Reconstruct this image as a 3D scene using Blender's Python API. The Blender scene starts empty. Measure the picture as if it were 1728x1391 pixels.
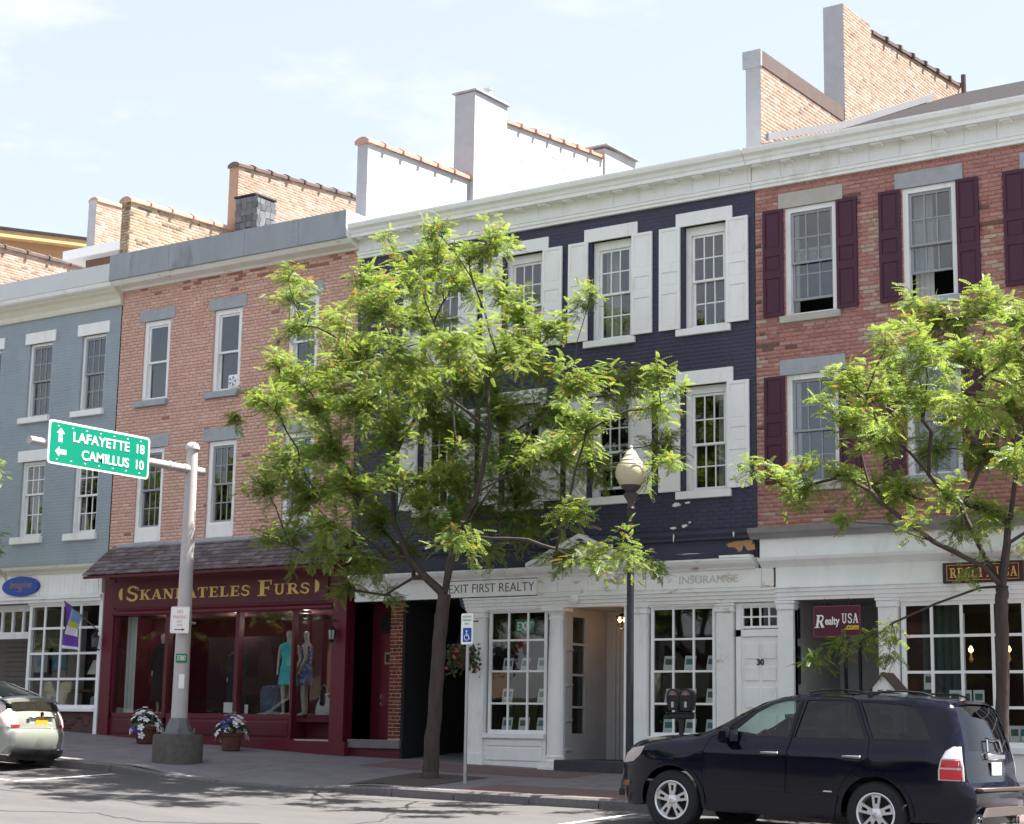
import bpy, bmesh, math, random
import numpy as np
from mathutils import Vector, Matrix
from mathutils.geometry import delaunay_2d_cdt
R = random.Random(11)
NR = np.random.RandomState(5)
rad = math.radians
scene = bpy.context.scene

# ------------------------------------------------------------------ camera, light, exposure
cd = bpy.data.cameras.new('camera'); cam = bpy.data.objects.new('camera', cd)
scene.collection.objects.link(cam); scene.camera = cam
cd.sensor_width = 36; cd.lens = 62.5; cd.clip_start = .1; cd.clip_end = 3000
M = Matrix(((0.82238, 0.08747, 0.56217), (0.56869, -0.15522, -0.80777), (0.016609, 0.984, -0.177394))).to_4x4()
cam.matrix_world = Matrix.Translation((0, -25.941, 1.75)) @ M

SUN_EL, SUN_AZ = rad(62), rad(38)            # azimuth measured from +X towards +Y (behind the facades)
sd = bpy.data.lights.new('sun', 'SUN'); sun = bpy.data.objects.new('sun', sd)
scene.collection.objects.link(sun)
sd.energy = 3.0; sd.angle = rad(.53); sd.color = (1, .95, .87)
S = Vector((math.cos(SUN_EL)*math.cos(SUN_AZ), math.cos(SUN_EL)*math.sin(SUN_AZ), math.sin(SUN_EL)))
sun.rotation_euler = S.to_track_quat('Z', 'Y').to_euler(); sun.location = S*60

w = bpy.data.worlds.new('World'); scene.world = w; w.use_nodes = True
nt = w.node_tree; nt.nodes.clear()
def N(nt, t, **k):
    n = nt.nodes.new(t)
    for a, b in k.items(): setattr(n, a, b)
    return n
out = N(nt, 'ShaderNodeOutputWorld'); bg = N(nt, 'ShaderNodeBackground'); sky = N(nt, 'ShaderNodeTexSky')
sky.sky_type = 'NISHITA'; sky.sun_disc = False; sky.sun_elevation = SUN_EL; sky.sun_rotation = rad(90) - SUN_AZ
sky.air_density = 1.0; sky.dust_density = 1.6; sky.ozone_density = 1.0; sky.altitude = 250
tc = N(nt, 'ShaderNodeTexCoord'); mp = N(nt, 'ShaderNodeMapping'); mp.inputs['Scale'].default_value = (1, 1, 2.6)
nz = N(nt, 'ShaderNodeTexNoise'); nz.inputs['Scale'].default_value = 4.2; nz.inputs['Detail'].default_value = 7; nz.inputs['Roughness'].default_value = .6
cr = N(nt, 'ShaderNodeValToRGB'); cr.color_ramp.elements[0].position = .46; cr.color_ramp.elements[1].position = .62
cr.color_ramp.elements[1].color = (.8, .8, .8, 1)
hz = N(nt, 'ShaderNodeMix', data_type='RGBA'); hz.inputs['Factor'].default_value = .84; hz.inputs['B'].default_value = (1.0, 1.02, 1.12, 1)   # thin high haze over the blue
mx = N(nt, 'ShaderNodeMix', data_type='RGBA'); mx.inputs['B'].default_value = (1.6, 1.61, 1.65, 1)
nt.links.new(tc.outputs['Generated'], mp.inputs[0]); nt.links.new(mp.outputs[0], nz.inputs['Vector'])
nt.links.new(nz.outputs['Fac'], cr.inputs[0]); nt.links.new(cr.outputs[0], mx.inputs['Factor'])
nt.links.new(sky.outputs[0], hz.inputs['A']); nt.links.new(hz.outputs['Result'], mx.inputs['A']); nt.links.new(mx.outputs['Result'], bg.inputs[0])
bg.inputs[1].default_value = .12
nt.links.new(bg.outputs[0], out.inputs[0])
vs = scene.view_settings
vs.view_transform = 'Standard'; vs.look = 'None'; vs.gamma = 1; vs.use_curve_mapping = False
vs.exposure = 2.6
scene.cycles.max_bounces = 8; scene.cycles.transparent_max_bounces = 16
scene.cycles.use_denoising = True

# ------------------------------------------------------------------ materials
MATS = {}
def mat(name, col, rough=.7, metal=0, nscale=4, namt=.18, bump=0, bscale=60, spec=.4, col2=None, c2scale=1.2, c2pos=(.55, .68), emit=None, estr=0, coat=0, trans=0, stretch=None):
    if name in MATS: return MATS[name]
    m = bpy.data.materials.new(name); m.use_nodes = True; MATS[name] = m
    t = m.node_tree; p = t.nodes['Principled BSDF']
    p.inputs['Roughness'].default_value = rough; p.inputs['Metallic'].default_value = metal
    p.inputs['Specular IOR Level'].default_value = spec
    if coat: p.inputs['Coat Weight'].default_value = coat; p.inputs['Coat Roughness'].default_value = .03
    if trans: p.inputs['Transmission Weight'].default_value = trans
    c = (*col, 1); p.inputs['Base Color'].default_value = c
    g = N(t, 'ShaderNodeNewGeometry'); vec = g.outputs['Position']
    if stretch:
        mp = N(t, 'ShaderNodeMapping'); mp.inputs['Scale'].default_value = stretch
        t.links.new(vec, mp.inputs[0]); vec = mp.outputs[0]
    cur = None
    if namt:
        n = N(t, 'ShaderNodeTexNoise'); n.inputs['Scale'].default_value = nscale; n.inputs['Detail'].default_value = 6
        n.inputs['Roughness'].default_value = .65
        t.links.new(vec, n.inputs['Vector'])
        mr = N(t, 'ShaderNodeMapRange'); mr.inputs['From Min'].default_value = .25; mr.inputs['From Max'].default_value = .75
        mr.inputs['To Min'].default_value = 1-namt; mr.inputs['To Max'].default_value = 1+namt
        t.links.new(n.outputs['Fac'], mr.inputs['Value'])
        v = N(t, 'ShaderNodeVectorMath', operation='SCALE'); v.inputs[0].default_value = col
        t.links.new(mr.outputs[0], v.inputs['Scale']); cur = v.outputs[0]
    if col2:
        n2 = N(t, 'ShaderNodeTexNoise'); n2.inputs['Scale'].default_value = c2scale; n2.inputs['Detail'].default_value = 8; n2.inputs['Roughness'].default_value = .7
        t.links.new(vec, n2.inputs['Vector'])
        r2 = N(t, 'ShaderNodeValToRGB'); r2.color_ramp.elements[0].position = c2pos[0]; r2.color_ramp.elements[1].position = c2pos[1]
        t.links.new(n2.outputs['Fac'], r2.inputs[0])
        x = N(t, 'ShaderNodeMix', data_type='RGBA'); t.links.new(r2.outputs[0], x.inputs['Factor'])
        if cur: t.links.new(cur, x.inputs['A'])
        else: x.inputs['A'].default_value = c
        x.inputs['B'].default_value = (*col2, 1); cur = x.outputs['Result']
    if cur: t.links.new(cur, p.inputs['Base Color'])
    if bump:
        b = N(t, 'ShaderNodeBump'); b.inputs['Strength'].default_value = bump; b.inputs['Distance'].default_value = .01
        n3 = N(t, 'ShaderNodeTexNoise'); n3.inputs['Scale'].default_value = bscale; n3.inputs['Detail'].default_value = 4
        t.links.new(vec, n3.inputs['Vector']); t.links.new(n3.outputs['Fac'], b.inputs['Height']); t.links.new(b.outputs[0], p.inputs['Normal'])
    if emit:
        p.inputs['Emission Color'].default_value = (*emit, 1); p.inputs['Emission Strength'].default_value = estr
    return m
def glassmat(name, tint, rough=.015, wav=.06, wscale=2.5, ior=1.5, refl=(1, 1, 1)):
    m = bpy.data.materials.new(name); m.use_nodes = True; t = m.node_tree; MATS[name] = m
    t.nodes.remove(t.nodes['Principled BSDF']); o = t.nodes['Material Output']
    tr = N(t, 'ShaderNodeBsdfTransparent'); tr.inputs[0].default_value = (*tint, 1)
    gl = N(t, 'ShaderNodeBsdfGlossy'); gl.inputs['Roughness'].default_value = rough; gl.inputs['Color'].default_value = (*refl, 1)
    f0 = ((ior-1)/(ior+1))**2
    gi = N(t, 'ShaderNodeNewGeometry'); dp = N(t, 'ShaderNodeVectorMath', operation='DOT_PRODUCT'); t.links.new(gi.outputs['Incoming'], dp.inputs[0]); t.links.new(gi.outputs['Normal'], dp.inputs[1])
    ab = N(t, 'ShaderNodeMath', operation='ABSOLUTE'); t.links.new(dp.outputs['Value'], ab.inputs[0])
    om = N(t, 'ShaderNodeMath', operation='SUBTRACT'); om.inputs[0].default_value = 1; t.links.new(ab.outputs[0], om.inputs[1])
    pw = N(t, 'ShaderNodeMath', operation='POWER'); pw.inputs[1].default_value = 5; t.links.new(om.outputs[0], pw.inputs[0])
    fr = N(t, 'ShaderNodeMath', operation='MULTIPLY_ADD'); fr.inputs[1].default_value = 1-f0; fr.inputs[2].default_value = f0; t.links.new(pw.outputs[0], fr.inputs[0])   # Schlick, the same from both sides of a thin pane
    ms = N(t, 'ShaderNodeMixShader')
    g = N(t, 'ShaderNodeNewGeometry'); n = N(t, 'ShaderNodeTexNoise'); n.inputs['Scale'].default_value = wscale; n.inputs['Detail'].default_value = 1
    b = N(t, 'ShaderNodeBump'); b.inputs['Strength'].default_value = wav; b.inputs['Distance'].default_value = .05
    t.links.new(g.outputs['Position'], n.inputs['Vector']); t.links.new(n.outputs['Fac'], b.inputs['Height'])
    t.links.new(b.outputs[0], gl.inputs['Normal'])
    t.links.new(fr.outputs[0], ms.inputs[0]); t.links.new(tr.outputs[0], ms.inputs[1]); t.links.new(gl.outputs[0], ms.inputs[2])
    t.links.new(ms.outputs[0], o.inputs[0])
    return m
glass = glassmat('window_glass', (.8, .83, .84), ior=1.75)
shopglass = glassmat('shop_glass', (.9, .92, .92), ior=1.5, wav=.04, wscale=1.2)
carglass = glassmat('car_glass', (.8, .92, .86), ior=1.5, wav=0)
privacy = glassmat('privacy_glass', (.16, .15, .16), ior=1.5, wav=0)
white = mat('white_paint', (.83, .84, .84), .55, namt=.05, col2=(.56, .53, .48), c2scale=2.2, c2pos=(.56, .8), stretch=(1, 1, .35))
oldwhite = mat('worn_white_paint', (.78, .78, .76), .6, namt=.08, col2=(.36, .29, .2), c2scale=3.2, c2pos=(.58, .67), bump=.15, stretch=(.6, 1, 1.5))
cream = mat('cream_paint', (.68, .66, .55), .6, namt=.06, col2=(.5, .46, .36), c2scale=1.5, c2pos=(.6, .75))
navy = mat('navy_paint', (.038, .039, .074), .5, namt=.2, nscale=1.4, col2=(.058, .06, .105), c2scale=.9, c2pos=(.5, .75), bump=.2, bscale=25)
bluegrey = mat('blue_grey_paint', (.29, .34, .385), .6, namt=.08, nscale=1.5, col2=(.25, .295, .34), c2scale=.7, c2pos=(.5, .75), bump=.2, bscale=25)
maroonpaint = mat('maroon_paint', (.115, .01, .024), .4, namt=.12, nscale=3)
maroondark = mat('maroon_panel', (.09, .007, .018), .42, namt=.12)
shutterplum = mat('plum_paint', (.062, .012, .034), .5, namt=.12, nscale=2)
stone = mat('grey_stone', (.36, .38, .41), .85, namt=.14, nscale=5, bump=.3, bscale=30, col2=(.3, .3, .3), c2scale=2.4)
stonewarm = mat('buff_stone', (.45, .43, .39), .85, namt=.14, nscale=5, bump=.3, bscale=30)
mortar = mat('mortar', (.54, .34, .28), .95, namt=.15, nscale=8)
mortargrey = mat('mortar_grey', (.34, .26, .21), .95, namt=.15, nscale=8)
def brickset(pre, cols): return [mat('%s_brick_%s' % (pre, n), c, .85, namt=.16, nscale=14, bump=.4, bscale=90, col2=tuple(q*.74 for q in c), c2scale=1.1, c2pos=(.54, .85)) for n, c in zip(('base', 'light', 'deep', 'pale', 'burnt', 'warm'), cols)]
RED = brickset('red', [(.4, .195, .175), (.44, .235, .21), (.35, .16, .145), (.45, .335, .275), (.16, .085, .08), (.41, .2, .165)])
FUR = brickset('salmon', [(.64, .4, .33), (.66, .43, .36), (.6, .36, .29), (.68, .48, .41), (.36, .16, .135), (.64, .39, .31)])
TAN = brickset('tan', [(.37, .255, .19), (.42, .3, .235), (.32, .21, .16), (.45, .35, .285), (.22, .16, .13), (.37, .235, .17)])
OCHRE = brickset('ochre', [(.33, .24, .16), (.38, .28, .19), (.26, .185, .125), (.42, .34, .25), (.14, .1, .08), (.33, .215, .145)])
whitewash = mat('whitewashed_masonry', (.52, .52, .54), .85, namt=.08, nscale=2.5, bump=.8, bscale=9, col2=(.4, .4, .42), c2scale=1.6, c2pos=(.52, .8))
endgrey = mat('shade_grey_masonry', (.42, .43, .46), .85, namt=.1, nscale=4, bump=.5, bscale=40)  # shade on the whitewashed walls' street ends put into this grey; also other masonry
terracotta = mat('terracotta', (.5, .29, .22), .75, namt=.2, nscale=6)
darktile = mat('dark_clay_tile', (.12, .085, .075), .75, namt=.25, nscale=6)
brownmetal = mat('brown_flashing', (.13, .095, .085), .6, namt=.15)
slate = mat('slate', (.036, .033, .037), .95, spec=.1, namt=.3, nscale=9, bump=.5, bscale=30)
shake = [mat('weathered_shingle_' + n, c, .9, namt=.25, nscale=9, bump=.7, bscale=50, stretch=(1, 1, .3)) for n, c in (('grey', (.135, .11, .12)), ('brown', (.11, .085, .085)), ('light', (.175, .15, .155)))]
sashgrey = mat('grey_sash_paint', (.3, .33, .35), .5, namt=.05)
sashlight = mat('pale_sash_paint', (.58, .6, .6), .5, namt=.05)
dark = mat('dark_interior', (.018, .017, .018), .9, namt=.3, nscale=1.2)
darkwarm = mat('warm_interior', (.055, .03, .022), .9, namt=.4, nscale=1.5)
furred = mat('crimson_interior', (.085, .005, .018), .8, namt=.35, nscale=1.2)
fabric = mat('pale_curtain', (.5, .5, .48), .9, namt=.1)
blackmetal = mat('black_metal', (.015, .015, .017), .4, metal=.2, namt=.1)
lampblue = mat('lamp_post_paint', (.018, .018, .027), .38, namt=.12)
galv = mat('galvanised_steel', (.42, .42, .43), .5, metal=.55, namt=.1, nscale=5)
polepaint = mat('pole_paint', (.46, .43, .43), .55, namt=.08, nscale=3, col2=(.38, .35, .34), c2scale=2)
concrete = mat('old_concrete', (.1, .094, .085), .95, namt=.3, nscale=9, bump=.8, bscale=40, col2=(.07, .07, .06), c2scale=6)
gold = mat('gold_leaf', (.68, .46, .15), .4, metal=.35, namt=.08)
signgreen = mat('sign_green', (.002, .22, .14), .4, namt=.03)
signwhite = mat('sign_white', (.86, .86, .84), .4, namt=.02)
signblue = mat('sign_blue', (.01, .06, .35), .4, namt=.03)
signred = mat('sign_red', (.6, .03, .03), .4, namt=0)
blacktxt = mat('black_lettering', (.02, .02, .025), .5, namt=0)
asphalt = mat('asphalt', (.08, .077, .079), .92, namt=.2, nscale=24, bump=.3, bscale=240, col2=(.1, .096, .096), c2scale=1.3, c2pos=(.4, .68), stretch=(.22, 1, 1))
linepaint = mat('road_paint', (.62, .61, .58), .8, namt=.2, nscale=20)
kerbmat = mat('granite_kerb', (.13, .122, .125), .9, namt=.25, nscale=22, bump=.5, bscale=80)
bark = mat('bark', (.062, .048, .043), .95, namt=.35, nscale=10, bump=1, bscale=28, stretch=(1, 1, .25))
chrome = mat('chrome', (.8, .8, .8), .12, metal=1, namt=0)
rubber = mat('tyre_rubber', (.018, .018, .019), .85, namt=.2, nscale=20)
alloy = mat('alloy_wheel', (.66, .66, .68), .3, metal=.75, namt=.04)
card = mat('listing_sheet', (.72, .73, .72), .6, namt=.03)

# ------------------------------------------------------------------ object helpers
C = scene.collection
OFF = {}
def tag(o, label=None, cat=None, group=None, kind=None):
    for k, v in (('label', label), ('category', cat), ('group', group), ('kind', kind)):
        if v: o[k] = v
    return o
def par(o, parent, local=False):
    if parent is None: return o
    o.parent = parent
    if not local: o.matrix_parent_inverse = Matrix.Translation(-OFF.get(parent.name, Vector((0, 0, 0))))
    return o
def thing(name, label, cat, loc=(0, 0, 0), group=None, rotz=0):
    o = bpy.data.objects.new(name, None); C.objects.link(o); o.location = loc; o.rotation_euler = (0, 0, rotz)
    o.empty_display_size = .2
    OFF[o.name] = Vector(loc)
    return tag(o, label, cat, group)
def ob(name, me, parent=None, local=False, loc=None):
    o = bpy.data.objects.new(name, me); C.objects.link(o)
    if loc is not None: o.location = loc
    return par(o, parent, local)
def np_mesh(name, V, F, mats, mi=None, smooth=False):
    me = bpy.data.meshes.new(name); V = np.asarray(V, np.float32); F = np.asarray(F, np.int32); k = F.shape[1]
    me.vertices.add(len(V)); me.vertices.foreach_set('co', V.ravel())
    me.loops.add(F.size); me.loops.foreach_set('vertex_index', F.ravel())
    me.polygons.add(len(F)); me.polygons.foreach_set('loop_start', np.arange(0, F.size, k, dtype=np.int32))
    if not isinstance(mats, (list, tuple)): mats = [mats]
    for m in mats: me.materials.append(m)
    if mi is not None: me.polygons.foreach_set('material_index', np.asarray(mi, np.int32))
    me.update(calc_edges=True); me.validate()
    if smooth: me.polygons.foreach_set('use_smooth', [True]*len(F))
    return me
class MB:
    def __init__(s): s.v = []; s.f = []; s.m = []; s.mi = 0
    def add(s, vs, fs):
        b = len(s.v); s.v += [tuple(p) for p in vs]; s.f += [tuple(b+i for i in f) for f in fs]; s.m += [s.mi]*len(fs); return s
    def box(s, x0, x1, y0, y1, z0, z1):
        return s.add([(x, y, z) for x in (x0, x1) for y in (y0, y1) for z in (z0, z1)], [(0, 1, 3, 2), (4, 6, 7, 5), (0, 4, 5, 1), (2, 3, 7, 6), (0, 2, 6, 4), (1, 5, 7, 3)])
    def bbox(s, x0, x1, y0, y1, z0, z1, c=.008):  # chamfered along every edge (cheap rounded box)
        V = []
        for x, sx in ((x0, 1), (x1, -1)):
            for y, sy in ((y0, 1), (y1, -1)):
                for z, sz in ((z0, 1), (z1, -1)):
                    V += [(x, y+sy*c, z+sz*c), (x+sx*c, y, z+sz*c), (x+sx*c, y+sy*c, z)]
        b = bmesh.new()
        for p in V: b.verts.new(p)
        r = bmesh.ops.convex_hull(b, input=b.verts); b.verts.index_update()
        s.add([v.co[:] for v in b.verts], [tuple(v.index for v in f.verts) for f in b.faces]); b.free(); return s
    def quad(s, a, b, c, d): return s.add([a, b, c, d], [(0, 1, 2, 3)])
    def prism(s, pts, a0, a1, axis='y'):          # pts 2-D polygon extruded along axis
        n = len(pts)
        def P(p, a): return {'y': (p[0], a, p[1]), 'x': (a, p[0], p[1]), 'z': (p[0], p[1], a)}[axis]
        return s.add([P(p, a0) for p in pts]+[P(p, a1) for p in pts], [tuple(range(n))[::-1], tuple(range(n, 2*n))]+[(i, (i+1) % n, n+(i+1) % n, n+i) for i in range(n)])
    def tube(s, path, radii, n=8, cap=True):
        path = [Vector(p) for p in path]
        if not isinstance(radii, (list, tuple)): radii = [radii]*len(path)
        b = len(s.v); u = None
        for i, p in enumerate(path):
            d = (path[min(i+1, len(path)-1)]-path[max(i-1, 0)]).normalized()
            if u is None: u = d.orthogonal().normalized()
            else: u = (u-d*u.dot(d)).normalized()
            w_ = d.cross(u)
            for k in range(n):
                a = 2*math.pi*k/n; s.v.append(tuple(p+(u*math.cos(a)+w_*math.sin(a))*radii[i]))
        for i in range(len(path)-1):
            for k in range(n): s.f.append((b+i*n+k, b+i*n+(k+1) % n, b+(i+1)*n+(k+1) % n, b+(i+1)*n+k)); s.m.append(s.mi)
        if cap:
            s.f.append(tuple(b+k for k in range(n))[::-1]); s.f.append(tuple(b+(len(path)-1)*n+k for k in range(n))); s.m += [s.mi]*2
        return s
    def lathe(s, prof, c, n=24, axis='z', cap=True):
        b = len(s.v); m = len(prof)
        for r_, h in prof:
            for k in range(n):
                a = 2*math.pi*k/n; x, y = r_*math.cos(a), r_*math.sin(a)
                s.v.append((c[0]+x, c[1]+y, c[2]+h) if axis == 'z' else (c[0]+x, c[1]+h, c[2]+y) if axis == 'y' else (c[0]+h, c[1]+x, c[2]+y))
        for i in range(m-1):
            for k in range(n): s.f.append((b+i*n+k, b+i*n+(k+1) % n, b+(i+1)*n+(k+1) % n, b+(i+1)*n+k)); s.m.append(s.mi)
        for i, fl in ((0, 1), (m-1, 0)):
            if cap and prof[i][0] > 1e-4:
                t = tuple(b+i*n+k for k in range(n)); s.f.append(t[::-1] if fl else t); s.m.append(s.mi)
        return s
    def mesh(s, name, mats, smooth=False):
        me = bpy.data.meshes.new(name); me.from_pydata(s.v, [], s.f)
        if not isinstance(mats, (list, tuple)): mats = [mats]
        for m in mats: me.materials.append(m)
        me.polygons.foreach_set('material_index', s.m)
        bm = bmesh.new(); bm.from_mesh(me); bmesh.ops.recalc_face_normals(bm, faces=bm.faces); bm.to_mesh(me); bm.free()
        if smooth:
            me.polygons.foreach_set('use_smooth', [True]*len(me.polygons)); me.set_sharp_from_angle(angle=rad(38))
        me.update(); return me
    def build(s, name, mats, parent=None, smooth=False, local=False, loc=None):
        return ob(name, s.mesh(name, mats, smooth), parent, local, loc)
def text(body, size, loc, rot, m, parent=None, name='lettering', align='CENTER', sx=1, ext=.004, shear=0, off=0, local=False):
    cu = bpy.data.curves.new(name, 'FONT'); cu.body = body; cu.size = size; cu.align_x = align; cu.align_y = 'CENTER'; cu.extrude = ext; cu.shear = shear; cu.offset = off
    cu.materials.append(m); o = bpy.data.objects.new(name, cu); C.objects.link(o); o.location = loc; o.rotation_euler = rot; o.scale = (sx, 1, 1)
    return par(o, parent, local)
FRONT = (rad(90), 0, 0); RIGHT = (rad(90), 0, rad(90))

# serif lettering drawn as strokes ------------------------------------------------
def arc(cx, cy, rx, ry, a0, a1, n=9): return [(cx+rx*math.cos(rad(a0+(a1-a0)*i/n)), cy+ry*math.sin(rad(a0+(a1-a0)*i/n))) for i in range(n+1)]
TK, TN = .19, .085
def sv(x, y0=0, y1=1, w=TK, s=.13):   # thick upright with serifs
    return [([(x, y0), (x, y1)], w), ([(x-s-w/2+.02, y0+.035), (x+s+w/2-.02, y0+.035)], .07), ([(x-s-w/2+.02, y1-.035), (x+s+w/2-.02, y1-.035)], .07)]
GL = {
 'S': (.66, [([(.6, .68), (.6, .9)], .05), (arc(.33, .745, .21, .215, 20, 270, 12)+arc(.33, .27, .22, .235, 90, -160, 12), .13), ([(.06, .1), (.06, .32)], .05)]),
 'K': (.82, sv(.2)+[([(.28, .42), (.66, .97)], TN), ([(.4, .58), (.68, .03)], TK), ([(.54, .035), (.84, .035)], .07), ([(.52, .965), (.8, .965)], .07)]),
 'A': (.8, [([(.12, .03), (.41, 1)], TN), ([(.39, 1), (.67, .03)], TK), ([(.2, .32), (.58, .32)], TN), ([(0, .035), (.26, .035)], .07), ([(.5, .035), (.82, .035)], .07)]),
 'N': (.86, [([(.16, 0), (.16, 1)], TN), ([(.16, .98), (.68, .03)], TK), ([(.7, 0), (.7, 1)], TN), ([(.02, .035), (.3, .035)], .07), ([(0, .965), (.2, .965)], .07), ([(.56, .965), (.84, .965)], .07)]),
 'E': (.7, sv(.2)+[([(.2, .955), (.62, .955)], .09), ([(.2, .045), (.64, .045)], .09), ([(.2, .51), (.5, .51)], .09), ([(.61, .74), (.61, 1)], .06), ([(.63, 0), (.63, .27)], .06), ([(.5, .39), (.5, .63)], .05)]),
 'T': (.76, sv(.38)+[([(.04, .955), (.72, .955)], .09), ([(.05, .72), (.05, 1)], .06), ([(.71, .72), (.71, 1)], .06)]),
 'L': (.68, sv(.2)+[([(.2, .045), (.62, .045)], .09), ([(.61, 0), (.61, .3)], .06)]),
 'F': (.68, sv(.2)+[([(.2, .955), (.62, .955)], .09), ([(.2, .5), (.5, .5)], .09), ([(.61, .7), (.61, 1)], .06), ([(.5, .38), (.5, .62)], .05)]),
 'U': (.84, [([(.2, 1)]+arc(.41, .3, .21, .27, 180, 360, 10)+[(.62, 1)], .13), ([(.02, .965), (.38, .965)], .07), ([(.5, .965), (.78, .965)], .07)]),
 'R': (.82, sv(.2)+[([(.2, .955), (.4, .955)]+arc(.42, .73, .19, .225, 90, -90, 8)+[(.2, .5)], .11), ([(.42, .5), (.7, .03)], TK), ([(.6, .035), (.84, .035)], .07)]),
 'Y': (.8, [([(.1, .97), (.4, .45)], TK), ([(.4, .45), (.68, .97)], TN), ([(.39, 0), (.39, .5)], TK), ([(.2, .035), (.58, .035)], .07), ([(0, .965), (.28, .965)], .07), ([(.54, .965), (.8, .965)], .07)]),
 ' ': (.38, []),
}
def serif(txt, x0, z, h, y, m, parent, width=None, big=1.0, shear=0, name='lettering', thick=.008, bigs=None, axis='y'):
    mb = MB(); adv = 0; hs = []
    for i, ch in enumerate(txt):
        k = big if (bigs is None and (i == 0 or txt[i-1] == ' ')) or (bigs and i in bigs) else 1
        hs.append(k); adv += GL[ch][0]*k+.08
    sx = (width/(adv*h)) if width else 1
    x = x0; lay = 0
    for ch, k in zip(txt, hs):
        gw, strokes = GL[ch]; mb = MB()
        for pts, wd in strokes:
            n = len(pts); L = []; Rr = []
            for i, p in enumerate(pts):
                a, b = pts[max(i-1, 0)], pts[min(i+1, n-1)]; d = Vector((b[0]-a[0], b[1]-a[1])); d.normalize(); nx, nz_ = -d.y*wd/2, d.x*wd/2
                base = -.18 if (k > 1) else 0
                for lst, sg in ((L, 1), (Rr, -1)):
                    px, pz = p[0]+sg*nx, p[1]+sg*nz_
                    lst.append((x+(px+shear*pz)*h*k*sx, z+pz*h*k+base*h*(k-1)))
            lay += 1; yy = y-thick-.0004*(lay % 7)
            for i in range(n-1): mb.prism([L[i], L[i+1], Rr[i+1], Rr[i]], yy, y+.002, axis)
        x += (gw*k+.08)*h*sx
        if strokes: mb.build('letter', m, parent)

def copy_tree(o, parent=None):
    c = o.copy(); C.objects.link(c)
    if parent: c.parent = parent; c.matrix_parent_inverse = o.matrix_parent_inverse.copy()
    for ch in list(o.children): copy_tree(ch, c)
    return c

# ------------------------------------------------------------------ ground, road, pavement
ZX = [-120, -28.4, -21.6, -17, -9, 30]; ZZ = [5.7, 1.575, 1.275, 1.15, 1.05, .6]
def zf(x): return float(np.interp(x, ZX, ZZ))
def apron(x): return max(0, min(1, min((x+22.9)/1.1, (-17.9-x)/1.1)))
def zpave(x, y):
    t = max(0, min(1, (-y-1.6)/2.4))
    return zf(x)+.065*y-.115*apron(x)*t*t
def zroad(x, y):
    b = zf(x)-.40
    return b+.045*max(y+4.15, -5.5)
def sheet(name, fn, xs, ys, m, kind='structure', dz=0, parent=None):
    V = [(x, y, fn(x, y)+dz) for x in xs for y in ys]; n = len(ys)
    F = [(i*n+j, (i+1)*n+j, (i+1)*n+j+1, i*n+j+1) for i in range(len(xs)-1) for j in range(n-1)]
    o = ob(name, np_mesh(name, V, F, m), parent); 
    if kind: o['kind'] = kind
    return o
gm = mat('ground_earth', (.14, .13, .1), .95, namt=.2, nscale=.3)
tag(MB().box(-700, 700, -700, 700, -2.2, -1.2).build('ground', gm), kind='structure')
sheet('road', zroad, np.arange(-90, 41, 1.), [-34, -20, -12, -9.65, -8, -6, -4.1], asphalt)
pave = mat('paving_concrete', (.2, .185, .2), .92, namt=.12, nscale=3, bump=.3, bscale=120, col2=(.13, .118, .128), c2scale=1.7, c2pos=(.5, .75))
sheet('sidewalk', zpave, np.arange(-90, 41, .5), [-4.0, -3.6, -3.2, -2.8, -2.4, -2., -1.6, -.8, .3, 3.2], pave)
# kerb stones, one by one along the road
kroot = thing('kerb', 'long grey granite kerb between the road and the sidewalk', 'kerb', (-20, -4.05, 1)); kroot['kind'] = 'structure'
x = -60.
while x < 12:
    L = 1.5 if x < -34 or x > -4 else R.uniform(1.1, 1.5); a = x+.008; b = x+L-.008
    mb = MB(); zt = [zpave(q, -4.0) for q in (a, b)]; zb = [zroad(q, -4.15)-.1 for q in (a, b)]
    if apron((a+b)/2) > .55: zt = [max(z, zroad(q, -4.15)+.025) for z, q in zip(zt, (a, b))]
    zt = [z+R.uniform(.002, .008) for z in zt]
    mb.add([(a, -3.985, zt[0]), (a, -4.12, zt[0]), (a, -4.15, zt[0]-.03), (a, -4.16, zb[0]), (b, -3.985, zt[1]), (b, -4.12, zt[1]), (b, -4.15, zt[1]-.03), (b, -4.16, zb[1])],
           [(0, 1, 5, 4), (1, 2, 6, 5), (2, 3, 7, 6), (0, 3, 2, 1), (4, 5, 6, 7)])
    if -34 < x < -4: mb.build('kerb_stone', kerbmat, kroot)
    else: mb.build('kerb_stone', kerbmat, kroot)
    x += L
# brick paving strip beside the kerb and tree pit
bp = mat('brick_paving', (.165, .11, .11), .9, namt=.3, nscale=30, bump=.4, bscale=60, col2=(.15, .085, .085), c2scale=3)
sheet('brick_paving', zpave, np.arange(-16.2, 12, .4), [-3.97, -3.6, -3.2, -2.9], bp, dz=.004)
sheet('brick_paving_by_wall', zpave, np.arange(-20.2, -15.4, .4), [-1.5, -1.1, -.6, -.3], bp, dz=.004)
pit = mat('bark_mulch', (.085, .068, .064), .98, namt=.5, nscale=25, bump=1, bscale=50)
sheet('tree_pit', zpave, np.arange(-18.5, -16.9, .3), [-3.75, -3.4, -2.9, -2.3, -2.0], pit, dz=.008)
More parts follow.
